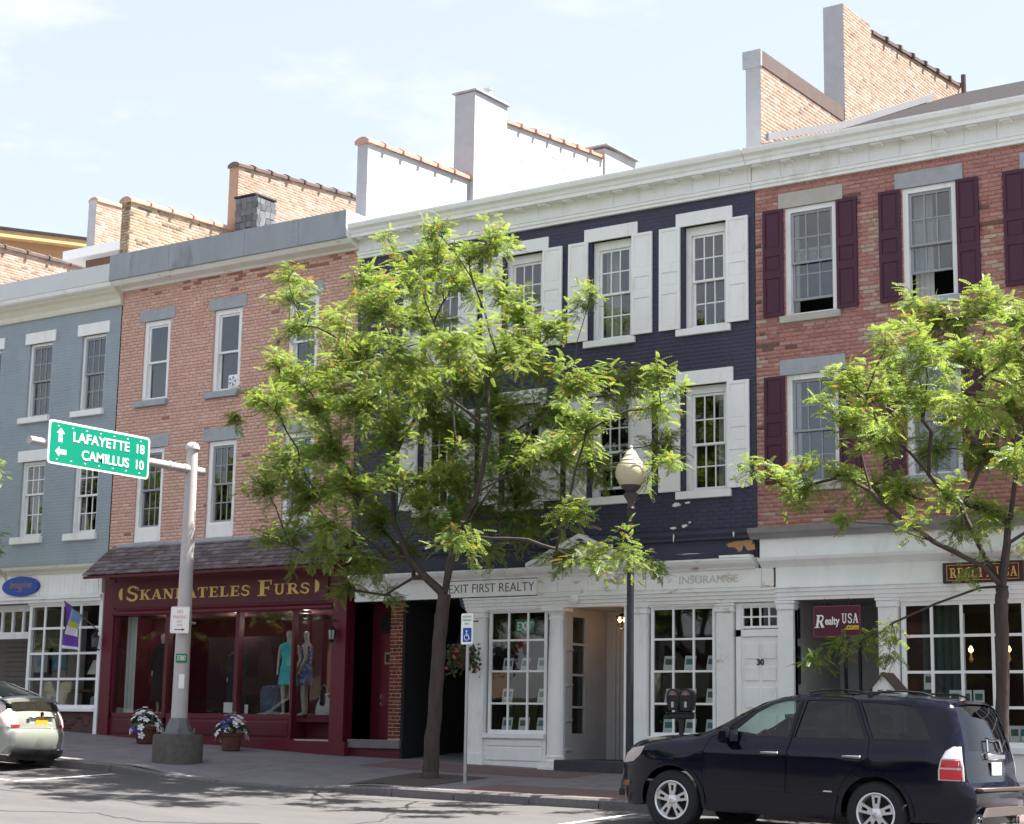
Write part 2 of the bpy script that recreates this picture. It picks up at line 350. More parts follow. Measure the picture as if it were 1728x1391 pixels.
# pavement joints
mb = MB()
for i in range(34):
    xx = -33+i*1.2
    if -19.2 < xx < -15.8: continue
    ya, yb = -3.95, -.1
    mb.quad((xx, ya, zpave(xx, ya)+.0035), (xx+.012, ya, zpave(xx, ya)+.0035), (xx+.012, yb, zpave(xx, yb)+.0035), (xx, yb, zpave(xx, yb)+.0035))
for yy in (-1.55,):
    for i in range(30):
        xa = -33+i*1.2; xb = xa+1.2
        if -20.4 < xa < -15: continue
        mb.quad((xa, yy, zpave(xa, yy)+.003), (xb, yy, zpave(xb, yy)+.003), (xb, yy+.012, zpave(xb, yy+.012)+.003), (xa, yy+.012, zpave(xa, yy+.012)+.003))
tag(mb.build('sidewalk_joints', mat('joint_dirt', (.06, .055, .055), .95, namt=0)), kind='structure')
# painted parking marks
def stripe(pts, wd):
    mb = MB()
    for (xa, ya), (xb, yb) in zip(pts, pts[1:]):
        d = Vector((xb-xa, yb-ya)).normalized(); nx, ny = -d.y*wd/2, d.x*wd/2
        k = 6
        for i in range(k):
            p = [(xa+(xb-xa)*t/k, ya+(yb-ya)*t/k) for t in (i, i+1)]
            q = [(p[0][0]-nx, p[0][1]-ny), (p[1][0]-nx, p[1][1]-ny), (p[1][0]+nx, p[1][1]+ny), (p[0][0]+nx, p[0][1]+ny)]
            mb.add([(a, b, zroad(a, b)+.005) for a, b in q], [(0, 1, 2, 3)])
    return tag(mb.build('road_marking', linepaint), kind='structure')
stripe([(-23.2, -6.45), (-23.2, -4.3)], .1); stripe([(-30, -6.4), (-23.4, -6.4)], .09); stripe([(-12.75, -6.6), (-12.75, -4.5)], .09)

# tarred cracks and patches in the asphalt
for pts, wd in (([(-26, -7.4), (-24.2, -7.2), (-22.8, -7.5), (-20.5, -7.3), (-18.2, -7.6)], .05), ([(-20.2, -9.6), (-18.6, -8.9), (-17.4, -9.2), (-15.8, -8.4)], .045), ([(-15.6, -6.2), (-14.9, -7.4), (-15.2, -8.6), (-14.6, -10)], .04)):
    mb = MB(); P = []
    for (xa, ya), (xb, yb) in zip(pts, pts[1:]):
        for t in range(8): P.append((xa+(xb-xa)*t/8+R.gauss(0, .03), ya+(yb-ya)*t/8+R.gauss(0, .04)))
    for (xa, ya), (xb, yb) in zip(P, P[1:]):
        d = Vector((xb-xa, yb-ya)).normalized(); nx, ny = -d.y*wd/2*R.uniform(.6, 1.3), d.x*wd/2
        mb.add([(a, b, zroad(a, b)+.004) for a, b in ((xa-nx, ya-ny), (xb-nx, yb-ny), (xb+nx, yb+ny), (xa+nx, ya+ny))], [(0, 1, 2, 3)])
    tag(mb.build('road_crack', mat('crack_tar', (.05, .048, .05), .8, namt=.2)), kind='structure')

# ------------------------------------------------------------------ building helpers
def wall_panel(x0, x1, z0, z1, holes, y, depth, name, m, parent, kind=None):
    xs = sorted({x0, x1, *[h[0] for h in holes], *[h[1] for h in holes]}); zs = sorted({z0, z1, *[h[2] for h in holes], *[h[3] for h in holes]})
    xs = [x for x in xs if x0 <= x <= x1]; zs = [z for z in zs if z0 <= z <= z1]; mb = MB()
    def inh(x, z): return any(h[0] < x < h[1] and h[2] < z < h[3] for h in holes)
    for a, b in zip(xs, xs[1:]):
        for c, d in zip(zs, zs[1:]):
            if not inh((a+b)/2, (c+d)/2): mb.quad((a, y, c), (b, y, c), (b, y, d), (a, y, d))
    for a, b, c, d in holes:
        mb.quad((a, y, c), (a, y+depth, c), (a, y+depth, d), (a, y, d)); mb.quad((b, y, c), (b, y+depth, c), (b, y+depth, d), (b, y, d))
        mb.quad((a, y, c), (b, y, c), (b, y+depth, c), (a, y+depth, c)); mb.quad((a, y, d), (b, y, d), (b, y+depth, d), (a, y+depth, d))
    return mb.build(name, m, parent)
BU, BV = .212, .0685
def lay(u0, u1, v0, v1, holes=(), top=None):
    out = []; n = int((v1-v0)/BV)
    for i in range(n+1):
        a, b = v0+i*BV+.005, min(v0+(i+1)*BV-.005, v1)
        if b-a < .02: continue
        segs = [(u0, u1, a, b)]
        for h in holes:
            new = []
            for s in segs:
                if h[1] <= s[0] or h[0] >= s[1] or h[3] <= s[2] or h[2] >= s[3]: new.append(s); continue
                if h[0] > s[0]: new.append((s[0], h[0], s[2], s[3]))
                if h[1] < s[1]: new.append((h[1], s[1], s[2], s[3]))
                lo, hi = max(s[0], h[0]), min(s[1], h[1])
                if h[2]-s[2] > .02: new.append((lo, hi, s[2], h[2]-.003))
                if s[3]-h[3] > .02: new.append((lo, hi, h[3]+.003, s[3]))
            segs = new
        ph = (i % 2)*BU/2+((i % 6) == 5)*BU/4
        for s in segs:
            k = math.floor((s[0]-u0+ph)/BU); p = u0-ph+k*BU
            while p < s[1]:
                if (i % 6) == 5: q = p+BU/2
                else: q = p+BU
                l, r_ = max(p+.005, s[0]), min(q-.005, s[1])
                if r_-l > .025:
                    t = s[3] if top is None else min(s[3], top((l+r_)/2))
                    if t-s[2] > .015: out.append((l, r_, s[2], t))
                p = q
    return out
def brickmesh(bricks, tones, mats, plane, at, d=.012, jit=.003):
    """plane 'y': front faces look along -Y at y = at; plane 'x': faces look along +X at x = at (u is Y)"""
    B = np.array(bricks); n = len(B); j = NR.uniform(-jit, jit, n); e = .003
    s = -1 if plane == 'y' else 1
    f = at+s*j; bk = np.full(n, at-s*d)
    u = [B[:, 0], B[:, 1], B[:, 1], B[:, 0]]; v = [B[:, 2], B[:, 2], B[:, 3], B[:, 3]]; se = [(1, 1), (-1, 1), (-1, -1), (1, -1)]
    P = [np.stack([u[k]+se[k][0]*e, f, v[k]+se[k][1]*e], 1) for k in range(4)]+[np.stack([u[k], bk, v[k]], 1) for k in range(4)]
    V = np.stack(P, 1).reshape(-1, 3)
    if plane == 'x': V = V[:, [1, 0, 2]]
    F0 = np.array([(0, 1, 2, 3), (4, 5, 1, 0), (5, 6, 2, 1), (6, 7, 3, 2), (7, 4, 0, 3)])
    if plane == 'x': F0 = F0      # winding is fixed by mesh orientation below
    F = (np.arange(n)[:, None, None]*8+F0[None]).reshape(-1, 4)
    return np_mesh('brickwork', V, F, mats, np.repeat(np.array(tones), 5))
def tones(bricks, w, fn=None):
    out = []
    for b in bricks:
        ww = fn((b[0]+b[1])/2, (b[2]+b[3])/2, w) if fn else w
        out.append(R.choices(range(6), ww)[0])
    return out
_single = {}
def brick_wall(parent, u0, u1, v0, v1, holes, mats, w, fn=None, plane='y', at=0, top=None, singles=0, key=None, d=.012, jit=.003):
    B = lay(u0, u1, v0, v1, holes, top); T = tones(B, w, fn); idx = list(range(len(B)))
    if singles:
        full = [i for i in idx if abs(B[i][1]-B[i][0]-(BU-.01)) < .004 and B[i][3]-B[i][2] > BV-.013]
        full.sort(key=key); pick = set(full[:singles])
        mkey = (plane, mats[0].name)
        for i in full[:singles]:
            b = B[i]
            if mkey not in _single:
                _single[mkey] = MB().bbox(-(BU-.01)/2, (BU-.01)/2, -.003, .012, -(BV-.01)/2, (BV-.01)/2, .003).mesh('brick', [mats[0]])
            o = ob('brick', _single[mkey], parent, loc=((b[0]+b[1])/2, at+R.uniform(-.004, .002), (b[2]+b[3])/2))
            o.material_slots[0].link = 'OBJECT'; o.material_slots[0].material = mats[T[i]]
        keep = [i for i in idx if i not in pick]
    else: keep = idx
    o = ob('brickwork', brickmesh([B[i] for i in keep], [T[i] for i in keep], mats, plane, at, d, jit), parent); o['kind'] = 'stuff'
    return o
_pane = {}
def pane(parent, xc, zc, w_, h_, y, m, name='pane', rot=0, rx=0):
    k = (round(w_, 3), round(h_, 3), m.name)
    if k not in _pane: _pane[k] = MB().box(-w_/2, w_/2, 0, .004, -h_/2, h_/2).mesh('pane', m)
    o = ob(name, _pane[k], parent, loc=(xc, y, zc))
    o.rotation_euler = (rx*2, 0, rot+R.uniform(-.012, .012)); return o
def grid(parent, xs, zs, y, bar, m, gm, th=.035, barname='glazing_bars', gy=None, edge=None):
    """glazing bars between xs and zs with one pane in each light"""
    mb = MB(); e = edge or bar
    for i, xx in enumerate(xs):
        b = e if i in (0, len(xs)-1) else bar
        mb.box(xx-b/2, xx+b/2, y, y+th, zs[0]-e/2, zs[-1]+e/2)
    for i, zz in enumerate(zs):
        b = e if i in (0, len(zs)-1) else bar
        mb.box(xs[0], xs[-1], y+.002, y+th-.002, zz-b/2, zz+b/2)
    o = mb.build(barname, m, parent)
    for a, b in zip(xs, xs[1:]):
        for c, d in zip(zs, zs[1:]): pane(parent, (a+b)/2, (c+d)/2, b-a-bar*.8, d-c-bar*.8, y+th*.5 if gy is None else gy, gm)
    return o
def lerp(a, b, n): return [a+(b-a)*i/n for i in range(n+1)]
def window(bld, xl, xr, z0, z1, cas, casm, sashm, cols=(3, 2, 3, 2), meet=.5, lift=0, rec=.07, top=None, curtain=None, gm=None, label=None, screen=False):
    gm = gm or glass
    mb = MB(); t = top or cas; y0 = rec
    mb.box(xl, xl+cas, y0, y0+.12, z0, z1); mb.box(xr-cas, xr, y0, y0+.12, z0, z1)
    mb.box(xl+cas, xr-cas, y0+.002, y0+.12, z1-t, z1); mb.box(xl+cas, xr-cas, y0-.004, y0+.14, z0, z0+.035)
    wn = mb.build('window', casm, bld)
    if label: wn['label'] = label
    a, b, c, d = xl+cas+.004, xr-cas-.004, z0+.04, z1-t-.004
    zm = c+(d-c)*meet; rl = .042
    for (s0, s1, y, cc, rr) in ((zm-rl/2, d, y0+.035, cols[0], cols[1]), (c+lift, zm+rl/2+lift, y0+.078, cols[2], cols[3])):
        m2 = MB(); m2.box(a, a+rl, y, y+.035, s0, s1); m2.box(b-rl, b, y, y+.035, s0, s1)
        m2.box(a+rl, b-rl, y, y+.034, s0, s0+rl); m2.box(a+rl, b-rl, y, y+.034, s1-rl, s1)
        xs = lerp(a+rl, b-rl, cc); zs = lerp(s0+rl, s1-rl, rr)
        for q in xs[1:-1]: m2.box(q-.011, q+.011, y+.004, y+.028, zs[0], zs[-1])
        for q in zs[1:-1]: m2.box(xs[0], xs[-1], y+.006, y+.026, q-.011, q+.011)
        m2.build('sash', sashm, wn)
        for p, q in zip(xs, xs[1:]):
            for r_, s in zip(zs, zs[1:]): pane(wn, (p+q)/2, (r_+s)/2, q-p-.018, s-r_-.018, y+.014, gm, rx=R.uniform(-.004, .004))
    if curtain:
        cm = MB(); lo = z0+.05 if curtain != 'blind' else zm
        spans = {'both': ((a, a+.22), (b-.22, b)), 'left': ((a, a+.3),), 'right': ((b-.25, b),), 'full': ((a, b),), 'blind': ((a, b),)}[curtain]
        for p, q in spans:
            n = max(4, int((q-p)/.04)); yb = y0+.25
            for i in range(n):
                u0, u1 = p+(q-p)*i/n, p+(q-p)*(i+1)/n; w0 = .02*(i % 2); w1 = .02*((i+1) % 2)
                cm.quad((u0, yb+w0, lo), (u1, yb+w1, lo), (u1, yb+w1, z1-.05), (u0, yb+w0, z1-.05))
        cm.build('curtain', fabric, wn)
    return wn
def lintel(bld, xl, xr, z0, z1, m, proud=.012): return MB().bbox(xl, xr, -proud, .1, z0, z1, .006).build('lintel', m, bld)
def sill(bld, xl, xr, z0, z1, m, proud=.07): return MB().bbox(xl, xr, -proud, .12, z0, z1, .008).build('sill', m, bld)
_sh = {}
def shutter(bld, xl, xr, z0, z1, m, y=-.05):
    w_, h_ = xr-xl, z1-z0; k = (round(w_, 2), round(h_, 2), m.name)
    if k not in _sh:
        w0, h0 = k[0], k[1]; st = .05; mb = MB()
        cuts = [(0, .028), (.36, .435), (.575, .645), (.972, 1)]   # rails, from the top
        mb.box(0, st, 0, .036, 0, h0); mb.box(w0-st, w0, 0, .036, 0, h0)
        for a, b in cuts: mb.box(st, w0-st, .001, .035, h0*(1-b), h0*(1-a))
        pans = [MB().box(st, w0-st, .016, .026, h0*(1-b), h0*(1-a)).box(st+.03, w0-st-.03, .009, .0162, h0*(1-b)+.03, h0*(1-a)-.03).mesh('panel', m) for a, b in ((.028, .36), (.435, .575), (.645, .972))]
        _sh[k] = (mb.mesh('shutter', m), pans)
    me, pans = _sh[k]
    o = ob('shutter', me, bld, loc=(xl, y+R.uniform(-.006, .004), z0)); o.rotation_euler = (0, 0, R.uniform(-.012, .012))
    for p in pans:
        c = ob('panel', p); c.parent = o
    return o
def moulding(bld, x0, x1, prof, m, name='cornice'):   # prof: (y, z) polygon
    return MB().prism(prof, x0, x1, 'x').build(name, m, bld)
def shell(bld, x0, x1, m, roofm, slope=.12, zt=11.3, left=True, right=False):
    mb = MB()
    if left: mb.quad((x0+.02, .16, .5), (x0+.02, 10, .5), (x0+.02, 10, zt+slope*9), (x0+.02, .16, zt))
    if right: mb.quad((x1-.02, .16, .5), (x1-.02, 10, .5), (x1-.02, 10, zt+slope*9), (x1-.02, .16, zt))
    mb.quad((x0+.02, 10, .5), (x1-.02, 10, .5), (x1-.02, 10, zt+slope*9), (x0+.02, 10, zt+slope*9))
    mb.build('side_wall', m, bld)
    MB().add([(x0+.03, .1, zt), (x1-.03, .1, zt), (x1-.03, 9.6, zt+slope*9.5), (x0+.03, 9.6, zt+slope*9.5), (x0+.03, .1, zt-.15), (x1-.03, .1, zt-.15), (x1-.03, 9.6, zt+slope*9.5-.15), (x0+.03, 9.6, zt+slope*9.5-.15)],
             [(0, 1, 2, 3), (4, 7, 6, 5), (0, 4, 5, 1), (1, 5, 6, 2), (2, 6, 7, 3), (3, 7, 4, 0)]).build('roof', roofm, bld)
    # dark rooms behind the upper windows, with floors
    mb = MB(); mb.quad((x0+.1, 1.5, 5.1), (x1-.1, 1.5, 5.1), (x1-.1, 1.5, 11), (x0+.1, 1.5, 11))
    for z in (5.12, 8.1, 10.9): mb.box(x0+.1, x1-.1, .22, 1.49, z-.03, z+.03)
    mb.build('upper_rooms', dark, bld)

ZS0, ZS1 = 8.56, 10.4        # upper window openings
ZL0, ZL1 = 5.77, 7.57        # lower window openings
# ================================================================== red brick building (right)
X0, X1 = -13.15, -5.2
rb = thing('brick_building', 'red brick building with plum shutters and bare buff brick patches, at the right edge', 'building', (-9, 1, 1.0))
RW = [(-12.6, -11.68), (-10.54, -9.65), (-8.5, -7.61), (-6.45, -5.56)]
holes = [(a, b, z0, z1) for a, b in RW for z0, z1 in ((ZS0, ZS1), (ZL0, ZL1))]
bh = list(holes)
for a, b in RW:
    for z0, z1 in ((10.4, 10.66), (7.57, 7.83)): bh.append((a-.12, b+.12, z0, z1))
    for z0, z1 in ((8.44, 8.56), (5.64, 5.77)): bh.append((a-.09, b+.07, z0, z1))
wl = wall_panel(X0, X1, 5.0, 10.9, holes, .012, .16, 'wall', mortar, rb)
def redtone(u, v, w):
    pale = 0
    if -11.32 < u < -10.9 and 8.0 < v < 10.15: pale = .3+.4*(v < 9.5)
    if -11.3 < u < -9.2 and 7.95 < v < 8.45: pale = .6
    if -9.3 < u < -8.95 and 8.3 < v < 9.6: pale = .75
    if -12.6 < u < -11.9 and 8.25 < v < 8.42: pale = .35
    if -10.6 < u < -9.0 and 7.8 < v < 8.0: pale = .3
    if u < -13.0: pale = .25
    burnt = 0
    if -13.1 < u < -12.75 and 7.95 < v < 8.4: burnt = .4
    if -11.6 < u < -11.3 and 10.3 < v < 10.5: burnt = .55
    if -9.3 < u < -8.95 and 9.55 < v < 9.9: burnt = .25
    w = list(w); k = sum(w); w[3] += pale*k*1.6; w[4] += burnt*k*1.6
    return w
# the 300 bricks that show largest: nearest to the camera and clear of the tree
_lay = lay(X0+.005, X1, 5.06, 10.88, bh)
def redkey(i):
    b = _lay[i]; u, v = (b[0]+b[1])/2, (b[2]+b[3])/2
    vis = u < -8.55 and v > 8.0 and not (u > -10.5 and v < 8.5)
    sh = any(a-.42 < u < a or b_ < u < b_+.4 for a, b_ in RW) and (8.5 < v < 10.4)
    return (0 if vis and not sh else 1, -u)
brick_wall(wl, X0+.005, X1, 5.06, 10.88, bh, RED, [10, 4, 4, .5, .3, 4], redtone, singles=300, key=redkey)
LIFT = {(0, 0): .22, (1, 0): .4}
for i, (a, b) in enumerate(RW):
    window(rb, a, b, ZS0, ZS1, .085, white, sashgrey, (3, 2, 3, 2), lift=LIFT.get((i, 0), 0), curtain={1: 'left'}.get(i), rec=.03)
    window(rb, a, b, ZL0, ZL1, .085, white, sashgrey, (3, 2, 3, 2), curtain={1: 'both'}.get(i), rec=.03)
    for z0, z1 in ((10.4, 10.66), (7.57, 7.83)): lintel(rb, a-.12, b+.12, z0, z1, stonewarm if (i == 0 and z0 > 10) else stone)
    for z0, z1 in ((8.44, 8.56), (5.64, 5.77)): sill(rb, a-.09, b+.06, z0, z1, stonewarm if i == 0 else stone, .06)
    for z0, z1 in ((8.57, 10.39), (5.8, 7.56)):
        shutter(rb, a-.385, a-.015, z0, z1, shutterplum); shutter(rb, b+.015, b+.375, z0, z1, shutterplum)
# shared white cornice style: frieze boards, stepped moulding, cyma gutter and blocks
def big_cornice(b, x0, x1, fb=.53):
    x = x0
    while x < x1-.01:
        q = min(x+fb, x1); MB().box(x+.003, q-.003, -.05-R.uniform(0, .003), .1, 10.93, 11.2).build('frieze_board', white, b); x = q
    moulding(b, x0, x1, [(.1, 10.8), (-.065, 10.8), (-.065, 10.85), (-.09, 10.86), (-.09, 10.91), (-.11, 10.92), (-.11, 10.94), (.1, 10.94)], white, 'frieze_moulding')
    moulding(b, x0, x1, [(.1, 11.19), (-.2, 11.19), (-.3, 11.17), (-.3, 11.23), (-.32, 11.25), (-.34, 11.3), (-.4, 11.34), (-.42, 11.4), (-.42, 11.43), (.1, 11.44)], white, 'cornice')
    x = x0+.1
    while x < x1-.2:
        MB().bbox(x, x+.17, -.25, -.05, 11.14, 11.188, .006).build('cornice_block', white, b); x += .53
big_cornice(rb, X0-.03, X1)
# stone band over the shopfront, white fascias
moulding(rb, X0-.08, X1, [(.05, 4.9), (-.1, 4.9), (-.14, 4.95), (-.2, 4.99), (-.22, 5.07), (.05, 5.1)], mat('weathered_band', (.26, .255, .265), .85, namt=.15, nscale=4), 'stone_band')
MB().box(X0+.06, X1, -.04, .1, 4.57, 4.9).build('fascia', white, rb)
moulding(rb, X0+.1, X1, [(.05, 4.43), (-.06, 4.43), (-.09, 4.46), (-.15, 4.5), (-.2, 4.53), (-.22, 4.58), (.05, 4.6)], white, 'shop_cornice')
MB().box(X0+.3, X1, -.05, .1, 4.1, 4.43).build('fascia', white, rb)
moulding(rb, X0+.32, X1, [(.05, 3.9), (-.06, 3.9), (-.06, 3.95), (-.09, 3.96), (-.09, 4.02), (-.115, 4.03), (-.115, 4.08), (-.14, 4.09), (-.14, 4.11), (.05, 4.11)], white, 'architrave')
def pilaster(b, x0, x1, z0, z1, m, y=-.07, cap=.14):
    MB().bbox(x0, x1, y, .1, z0+.16, z1-cap, .006).build('pilaster', m, b)
    mb = MB(); mb.bbox(x0-.02, x1+.02, y-.025, .1, z1-cap, z1-.045, .008); mb.bbox(x0-.035, x1+.035, y-.04, .1, z1-.045, z1, .008); mb.build('capital', m, b)
    MB().bbox(x0-.02, x1+.02, y-.03, .1, z0-.1, z0+.16, .006).build('pilaster_base', m, b)
pilaster(rb, -12.77, -12.5, 1.07, 3.89, white); pilaster(rb, -11.06, -10.76, 1.05, 3.89, white)
# recessed doorway
mb = MB(); yb = 1.7
mb.quad((-12.5, 0, 1), (-12.5, yb, 1), (-12.5, yb, 3.92), (-12.5, 0, 3.92)); mb.quad((-11.08, 0, 1), (-11.08, yb, 1), (-11.08, yb, 3.92), (-11.08, 0, 3.92))
mb.quad((-12.5, 0, 3.915), (-11.08, 0, 3.915), (-11.08, yb, 3.915), (-12.5, yb, 3.915)); mb.quad((-12.5, yb, 1), (-11.4, yb, 1), (-11.4, yb, 3.92), (-12.5, yb, 3.92))
mb.build('recess', mat('recess_paint', (.36, .36, .35), .7, namt=.06), rb)
dk = mat('dark_door', (.022, .02, .022), .4, namt=.1)
d = MB().box(-11.6, -11.1, 1.62, 1.68, 1.15, 3.7).build('door', dk, rb); MB().box(-11.58, -11.55, 1.56, 1.62, 1.9, 2.3).build('handle', chrome, d)
for xx in (-12.05, -11.8): MB().box(xx-.022, xx+.022, .9, .94, 1.1, 3.85).build('door_bar', blackmetal, rb)
mb = MB(); 
for z0, z1 in ((1.3, 2.42), (2.58, 3.18), (3.3, 3.78)): mb.box(-12.485, -12.48, .08, .16, z0, z1)
mb.build('side_light', mat('blue_black_glass', (.01, .012, .03), .1, namt=0), rb)
# shop window
XS = [-10.69, -10.24, -9.77, -9.29, -8.82, -8.35, -7.88, -7.41, -6.94, -6.47, -6.0]; ZG = [1.69, 2.23, 2.755, 3.3, 3.8]
w3 = MB().box(-10.78, -5.95, -.02, .1, 3.83, 3.9).build('shop_window', white, rb)
grid(w3, XS, ZG, .03, .042, white, shopglass, edge=.075)
MB().bbox(-10.78, X1, -.11, .12, 1.56, 1.655, .008).build('sill', white, rb)
MB().box(-10.76, X1, -.03, .1, .85, 1.56).build('stall_riser', white, rb)
mb = MB(); 
for i in range(4): mb.bbox(-10.6+i*1.3, -9.5+i*1.3, -.05, 0, 1.15, 1.5, .01)
mb.build('panel', white, rb)
mb = MB(); mb.quad((-10.9, 3.2, 1), (X1, 3.2, 1), (X1, 3.2, 4), (-10.9, 3.2, 4)); mb.box(-11.0, X1, .1, 3.2, 1.5, 1.56); mb.box(-11., X1, .1, 3.2, 3.86, 3.9); mb.quad((-10.95, .1, 1), (-10.95, 3.2, 1), (-10.95, 3.2, 4), (-10.95, .1, 4))
mb.build('shop_interior', darkwarm, rb)
mb = MB()
for i in range(10):
    a = -10.55+i*.06; mb.quad((a, .45+.05*(i % 2), 1.6), (a+.06, .45+.05*((i+1) % 2), 1.6), (a+.06, .45+.05*((i+1) % 2), 3.85), (a, .45+.05*(i % 2), 3.85))
mb.build('curtain', mat('green_curtain', (.07, .1, .09), .9, namt=.15), rb)
for xx in (-9.84, -9.25):
    s = thing('wall_sconce', 'small lit wall lamp seen through the shop window, %s' % ('nearer the dark doorway' if xx < -9.6 else 'right of the street tree trunk'), 'lamp', (xx, .6, 3.06), 'lit wall lamps in the right shop')
    MB().lathe([(.012, -.14), (.04, -.1), (.02, -.05), (.015, 0)], (xx, .6, 3.06), 10).build('bracket', gold, s, smooth=True)
    MB().lathe([(.0, -.035), (.032, -.01), (.036, .02), (.015, .06), (0, .075)], (xx, .6, 3.1), 12).build('bulb', mat('lit_bulb', (.9, .6, .3), .5, namt=0, emit=(1, .5, .2), estr=3), s, smooth=True)
# roof and party walls
shell(rb, X0, X1, endgrey, slate, .43, 11.45)
MB().prism([(.5, 11.83), (3.7, 13.0), (8.2, 14.95), (8.2, 15.1), (3.7, 13.14), (.5, 11.96)], X0-.04, X0+.02, 'x').build('flashing', mat('lead_flashing', (.22, .22, .24), .6, namt=.1), rb)
MB().tube([(-12.9, 9.4, 15.0), (-12.9, 9.4, 15.85)], .055, 10).build('vent_pipe', darktile, rb)

def party_wall(b, xr, th, segs, mats, w, endm, name='parapet_wall', fn=None, plain=None):
    """segs: (y0, y1, z0, ztop0, ztop1, extra thickness)"""
    for (y0, y1, z0, t0, t1, ex) in segs:
        mb = MB(); top = lambda y: t0+(t1-t0)*(y-y0)/(y1-y0)
        xa, xb = xr-th-ex*.5, xr+ex*.5
        mb.mi = 0
        mb.quad((xa, y0, z0), (xb, y0, z0), (xb, y0, t0), (xa, y0, t0)); mb.mi = 1
        mb.quad((xb-.0022 if not plain else xb, y0, z0), (xb-.0022 if not plain else xb, y1, z0), (xb-.0022 if not plain else xb, y1, t1), (xb-.0022 if not plain else xb, y0, t0))
        mb.quad((xa, y1, z0), (xb, y1, z0), (xb, y1, t1), (xa, y1, t1)); mb.quad((xa, y0, z0), (xa, y1, z0), (xa, y1, t1), (xa, y0, t0))
        mb.quad((xa, y0, t0), (xb, y0, t0), (xb, y1, t1), (xa, y1, t1))
        o = mb.build(name, [endm, plain or mortargrey], b)
        if not plain:
            brick_wall(o, y0+.002, y1, z0, max(t0, t1)+.05, [], mats, w, fn, plane='x', at=xb, top=top, d=.0025, jit=.0006)
            if mats is not None and endm in MATS.values() and endm.name.endswith('base'):
                B = lay(xa+.002, xb-.004, z0, t0); ob('end_brickwork', brickmesh(B, tones(B, w), mats, 'y', y0-.012, .014), o)['kind'] = 'stuff'
def coping(b, xr, th, y0, y1, z0, z1, m, n, over=.05, flange=True):
    for i in range(n):
        a, c = y0+(y1-y0)*i/n, y0+(y1-y0)*(i+1)/n; za, zc = z0+(z1-z0)*i/n, z0+(z1-z0)*(i+1)/n
        mb = MB(); xa, xb = xr-th-over, xr+over; xm = (xa+xb)/2; pr = [(xa, -.05), (xa, .02), (xm-.09, .075), (xm, .09), (xm+.09, .075), (xb, .02), (xb, -.05)]
        def P(y, z, s=1): return [(xm+(px-xm)*s, y, z+pz*s) for px, pz in pr]
        k = len(pr)
        def strip(A, Bq): mb.add(A+Bq, [tuple(range(k))[::-1], tuple(range(k, 2*k))]+[(j, (j+1) % k, k+(j+1) % k, k+j) for j in range(k)])
        strip(P(a+.004, za), P(c-.004, zc))
        if flange: strip(P(c-.07, zc, 1.22), P(c+.0, zc, 1.22))
        mb.build('coping_tile', m, b)
party_wall(rb, -13.27, .29, [(.5, 3.95, 11.3, 13.44, 13.44, 0)], TAN, [8, 5, 3, 4, 1, 4], endgrey)
party_wall(rb, -13.24, .42, [(3.95, 5.2, 11.3, 15.6, 15.6, 0), (5.2, 10.2, 11.3, 15.5, 15.9, -.01)], TAN, [8, 5, 3, 4, 1, 4], endgrey)
MB().prism([(.5, 13.22), (3.97, 13.22), (3.97, 13.5), (.5, 13.5)], -13.6, -13.255, 'x').build('brown_coping', brownmetal, rb); MB().bbox(-13.61, -13.25, .47, .52, 13.2, 13.52, .005).build('coping_end', endgrey, rb)
coping(rb, -13.24, .42, 5.3, 10.1, 15.5, 15.9, darktile, 7, .03)

# ================================================================== navy building (middle)
X0, X1 = -21.72, -13.155
nb = thing('navy_building', 'dark navy painted brick building with white shutters over white columned shopfronts', 'building', (-17.4, 1, 1.1))
NW = [(-20.12, -19.28), (-18.26, -17.41), (-16.39, -15.54), (-14.52, -13.68)]
holes = [(a, b, z0, z1) for a, b in NW for z0, z1 in ((ZS0, ZS1-.03), (ZL0, ZL1))]
bh = list(holes)
for a, b in NW: bh += [(a-.13, b+.11, z0, z1) for z0, z1 in ((10.37, 10.61), (7.57, 7.82), (8.44, 8.56), (5.64, 5.77))]
navym = mat('navy_mortar', (.035, .036, .068), .6, namt=.15)
wl = wall_panel(X0, X1, 4.6, 10.9, holes, .0018, .17, 'wall', navym, nb)
brick_wall(wl, X0+.004, X1-.004, 5.12, 10.88, bh, [navy]*6, [1]*6, d=.0017, jit=.0005)
for i, (a, b) in enumerate(NW):
    window(nb, a, b, ZS0, ZS1-.03, .1, white, white, (3, 2, 3, 2), rec=.1, top=.15, curtain={3: None, 2: 'left'}.get(i))
    window(nb, a, b, ZL0, ZL1, .1, white, white, (3, 2, 3, 2), rec=.1, top=.13, curtain={3: 'right'}.get(i), lift=.12 if i == 2 else 0, meet=.47)
    for z0, z1 in ((10.37, 10.61), (7.57, 7.82)): lintel(nb, a-.14, b+.11, z0, z1, white, .03)
    for z0, z1 in ((8.44, 8.56), (5.64, 5.77)): sill(nb, a-.13, b+.07, z0, z1, white, .06)
    for z0, z1 in ((8.575, 10.38), (5.78, 7.57)):
        shutter(nb, a-.46, a-.05, z0, z1, white); shutter(nb, b+.005, b+.42, z0, z1, white)
big_cornice(nb, X0-.02, X1-.035)
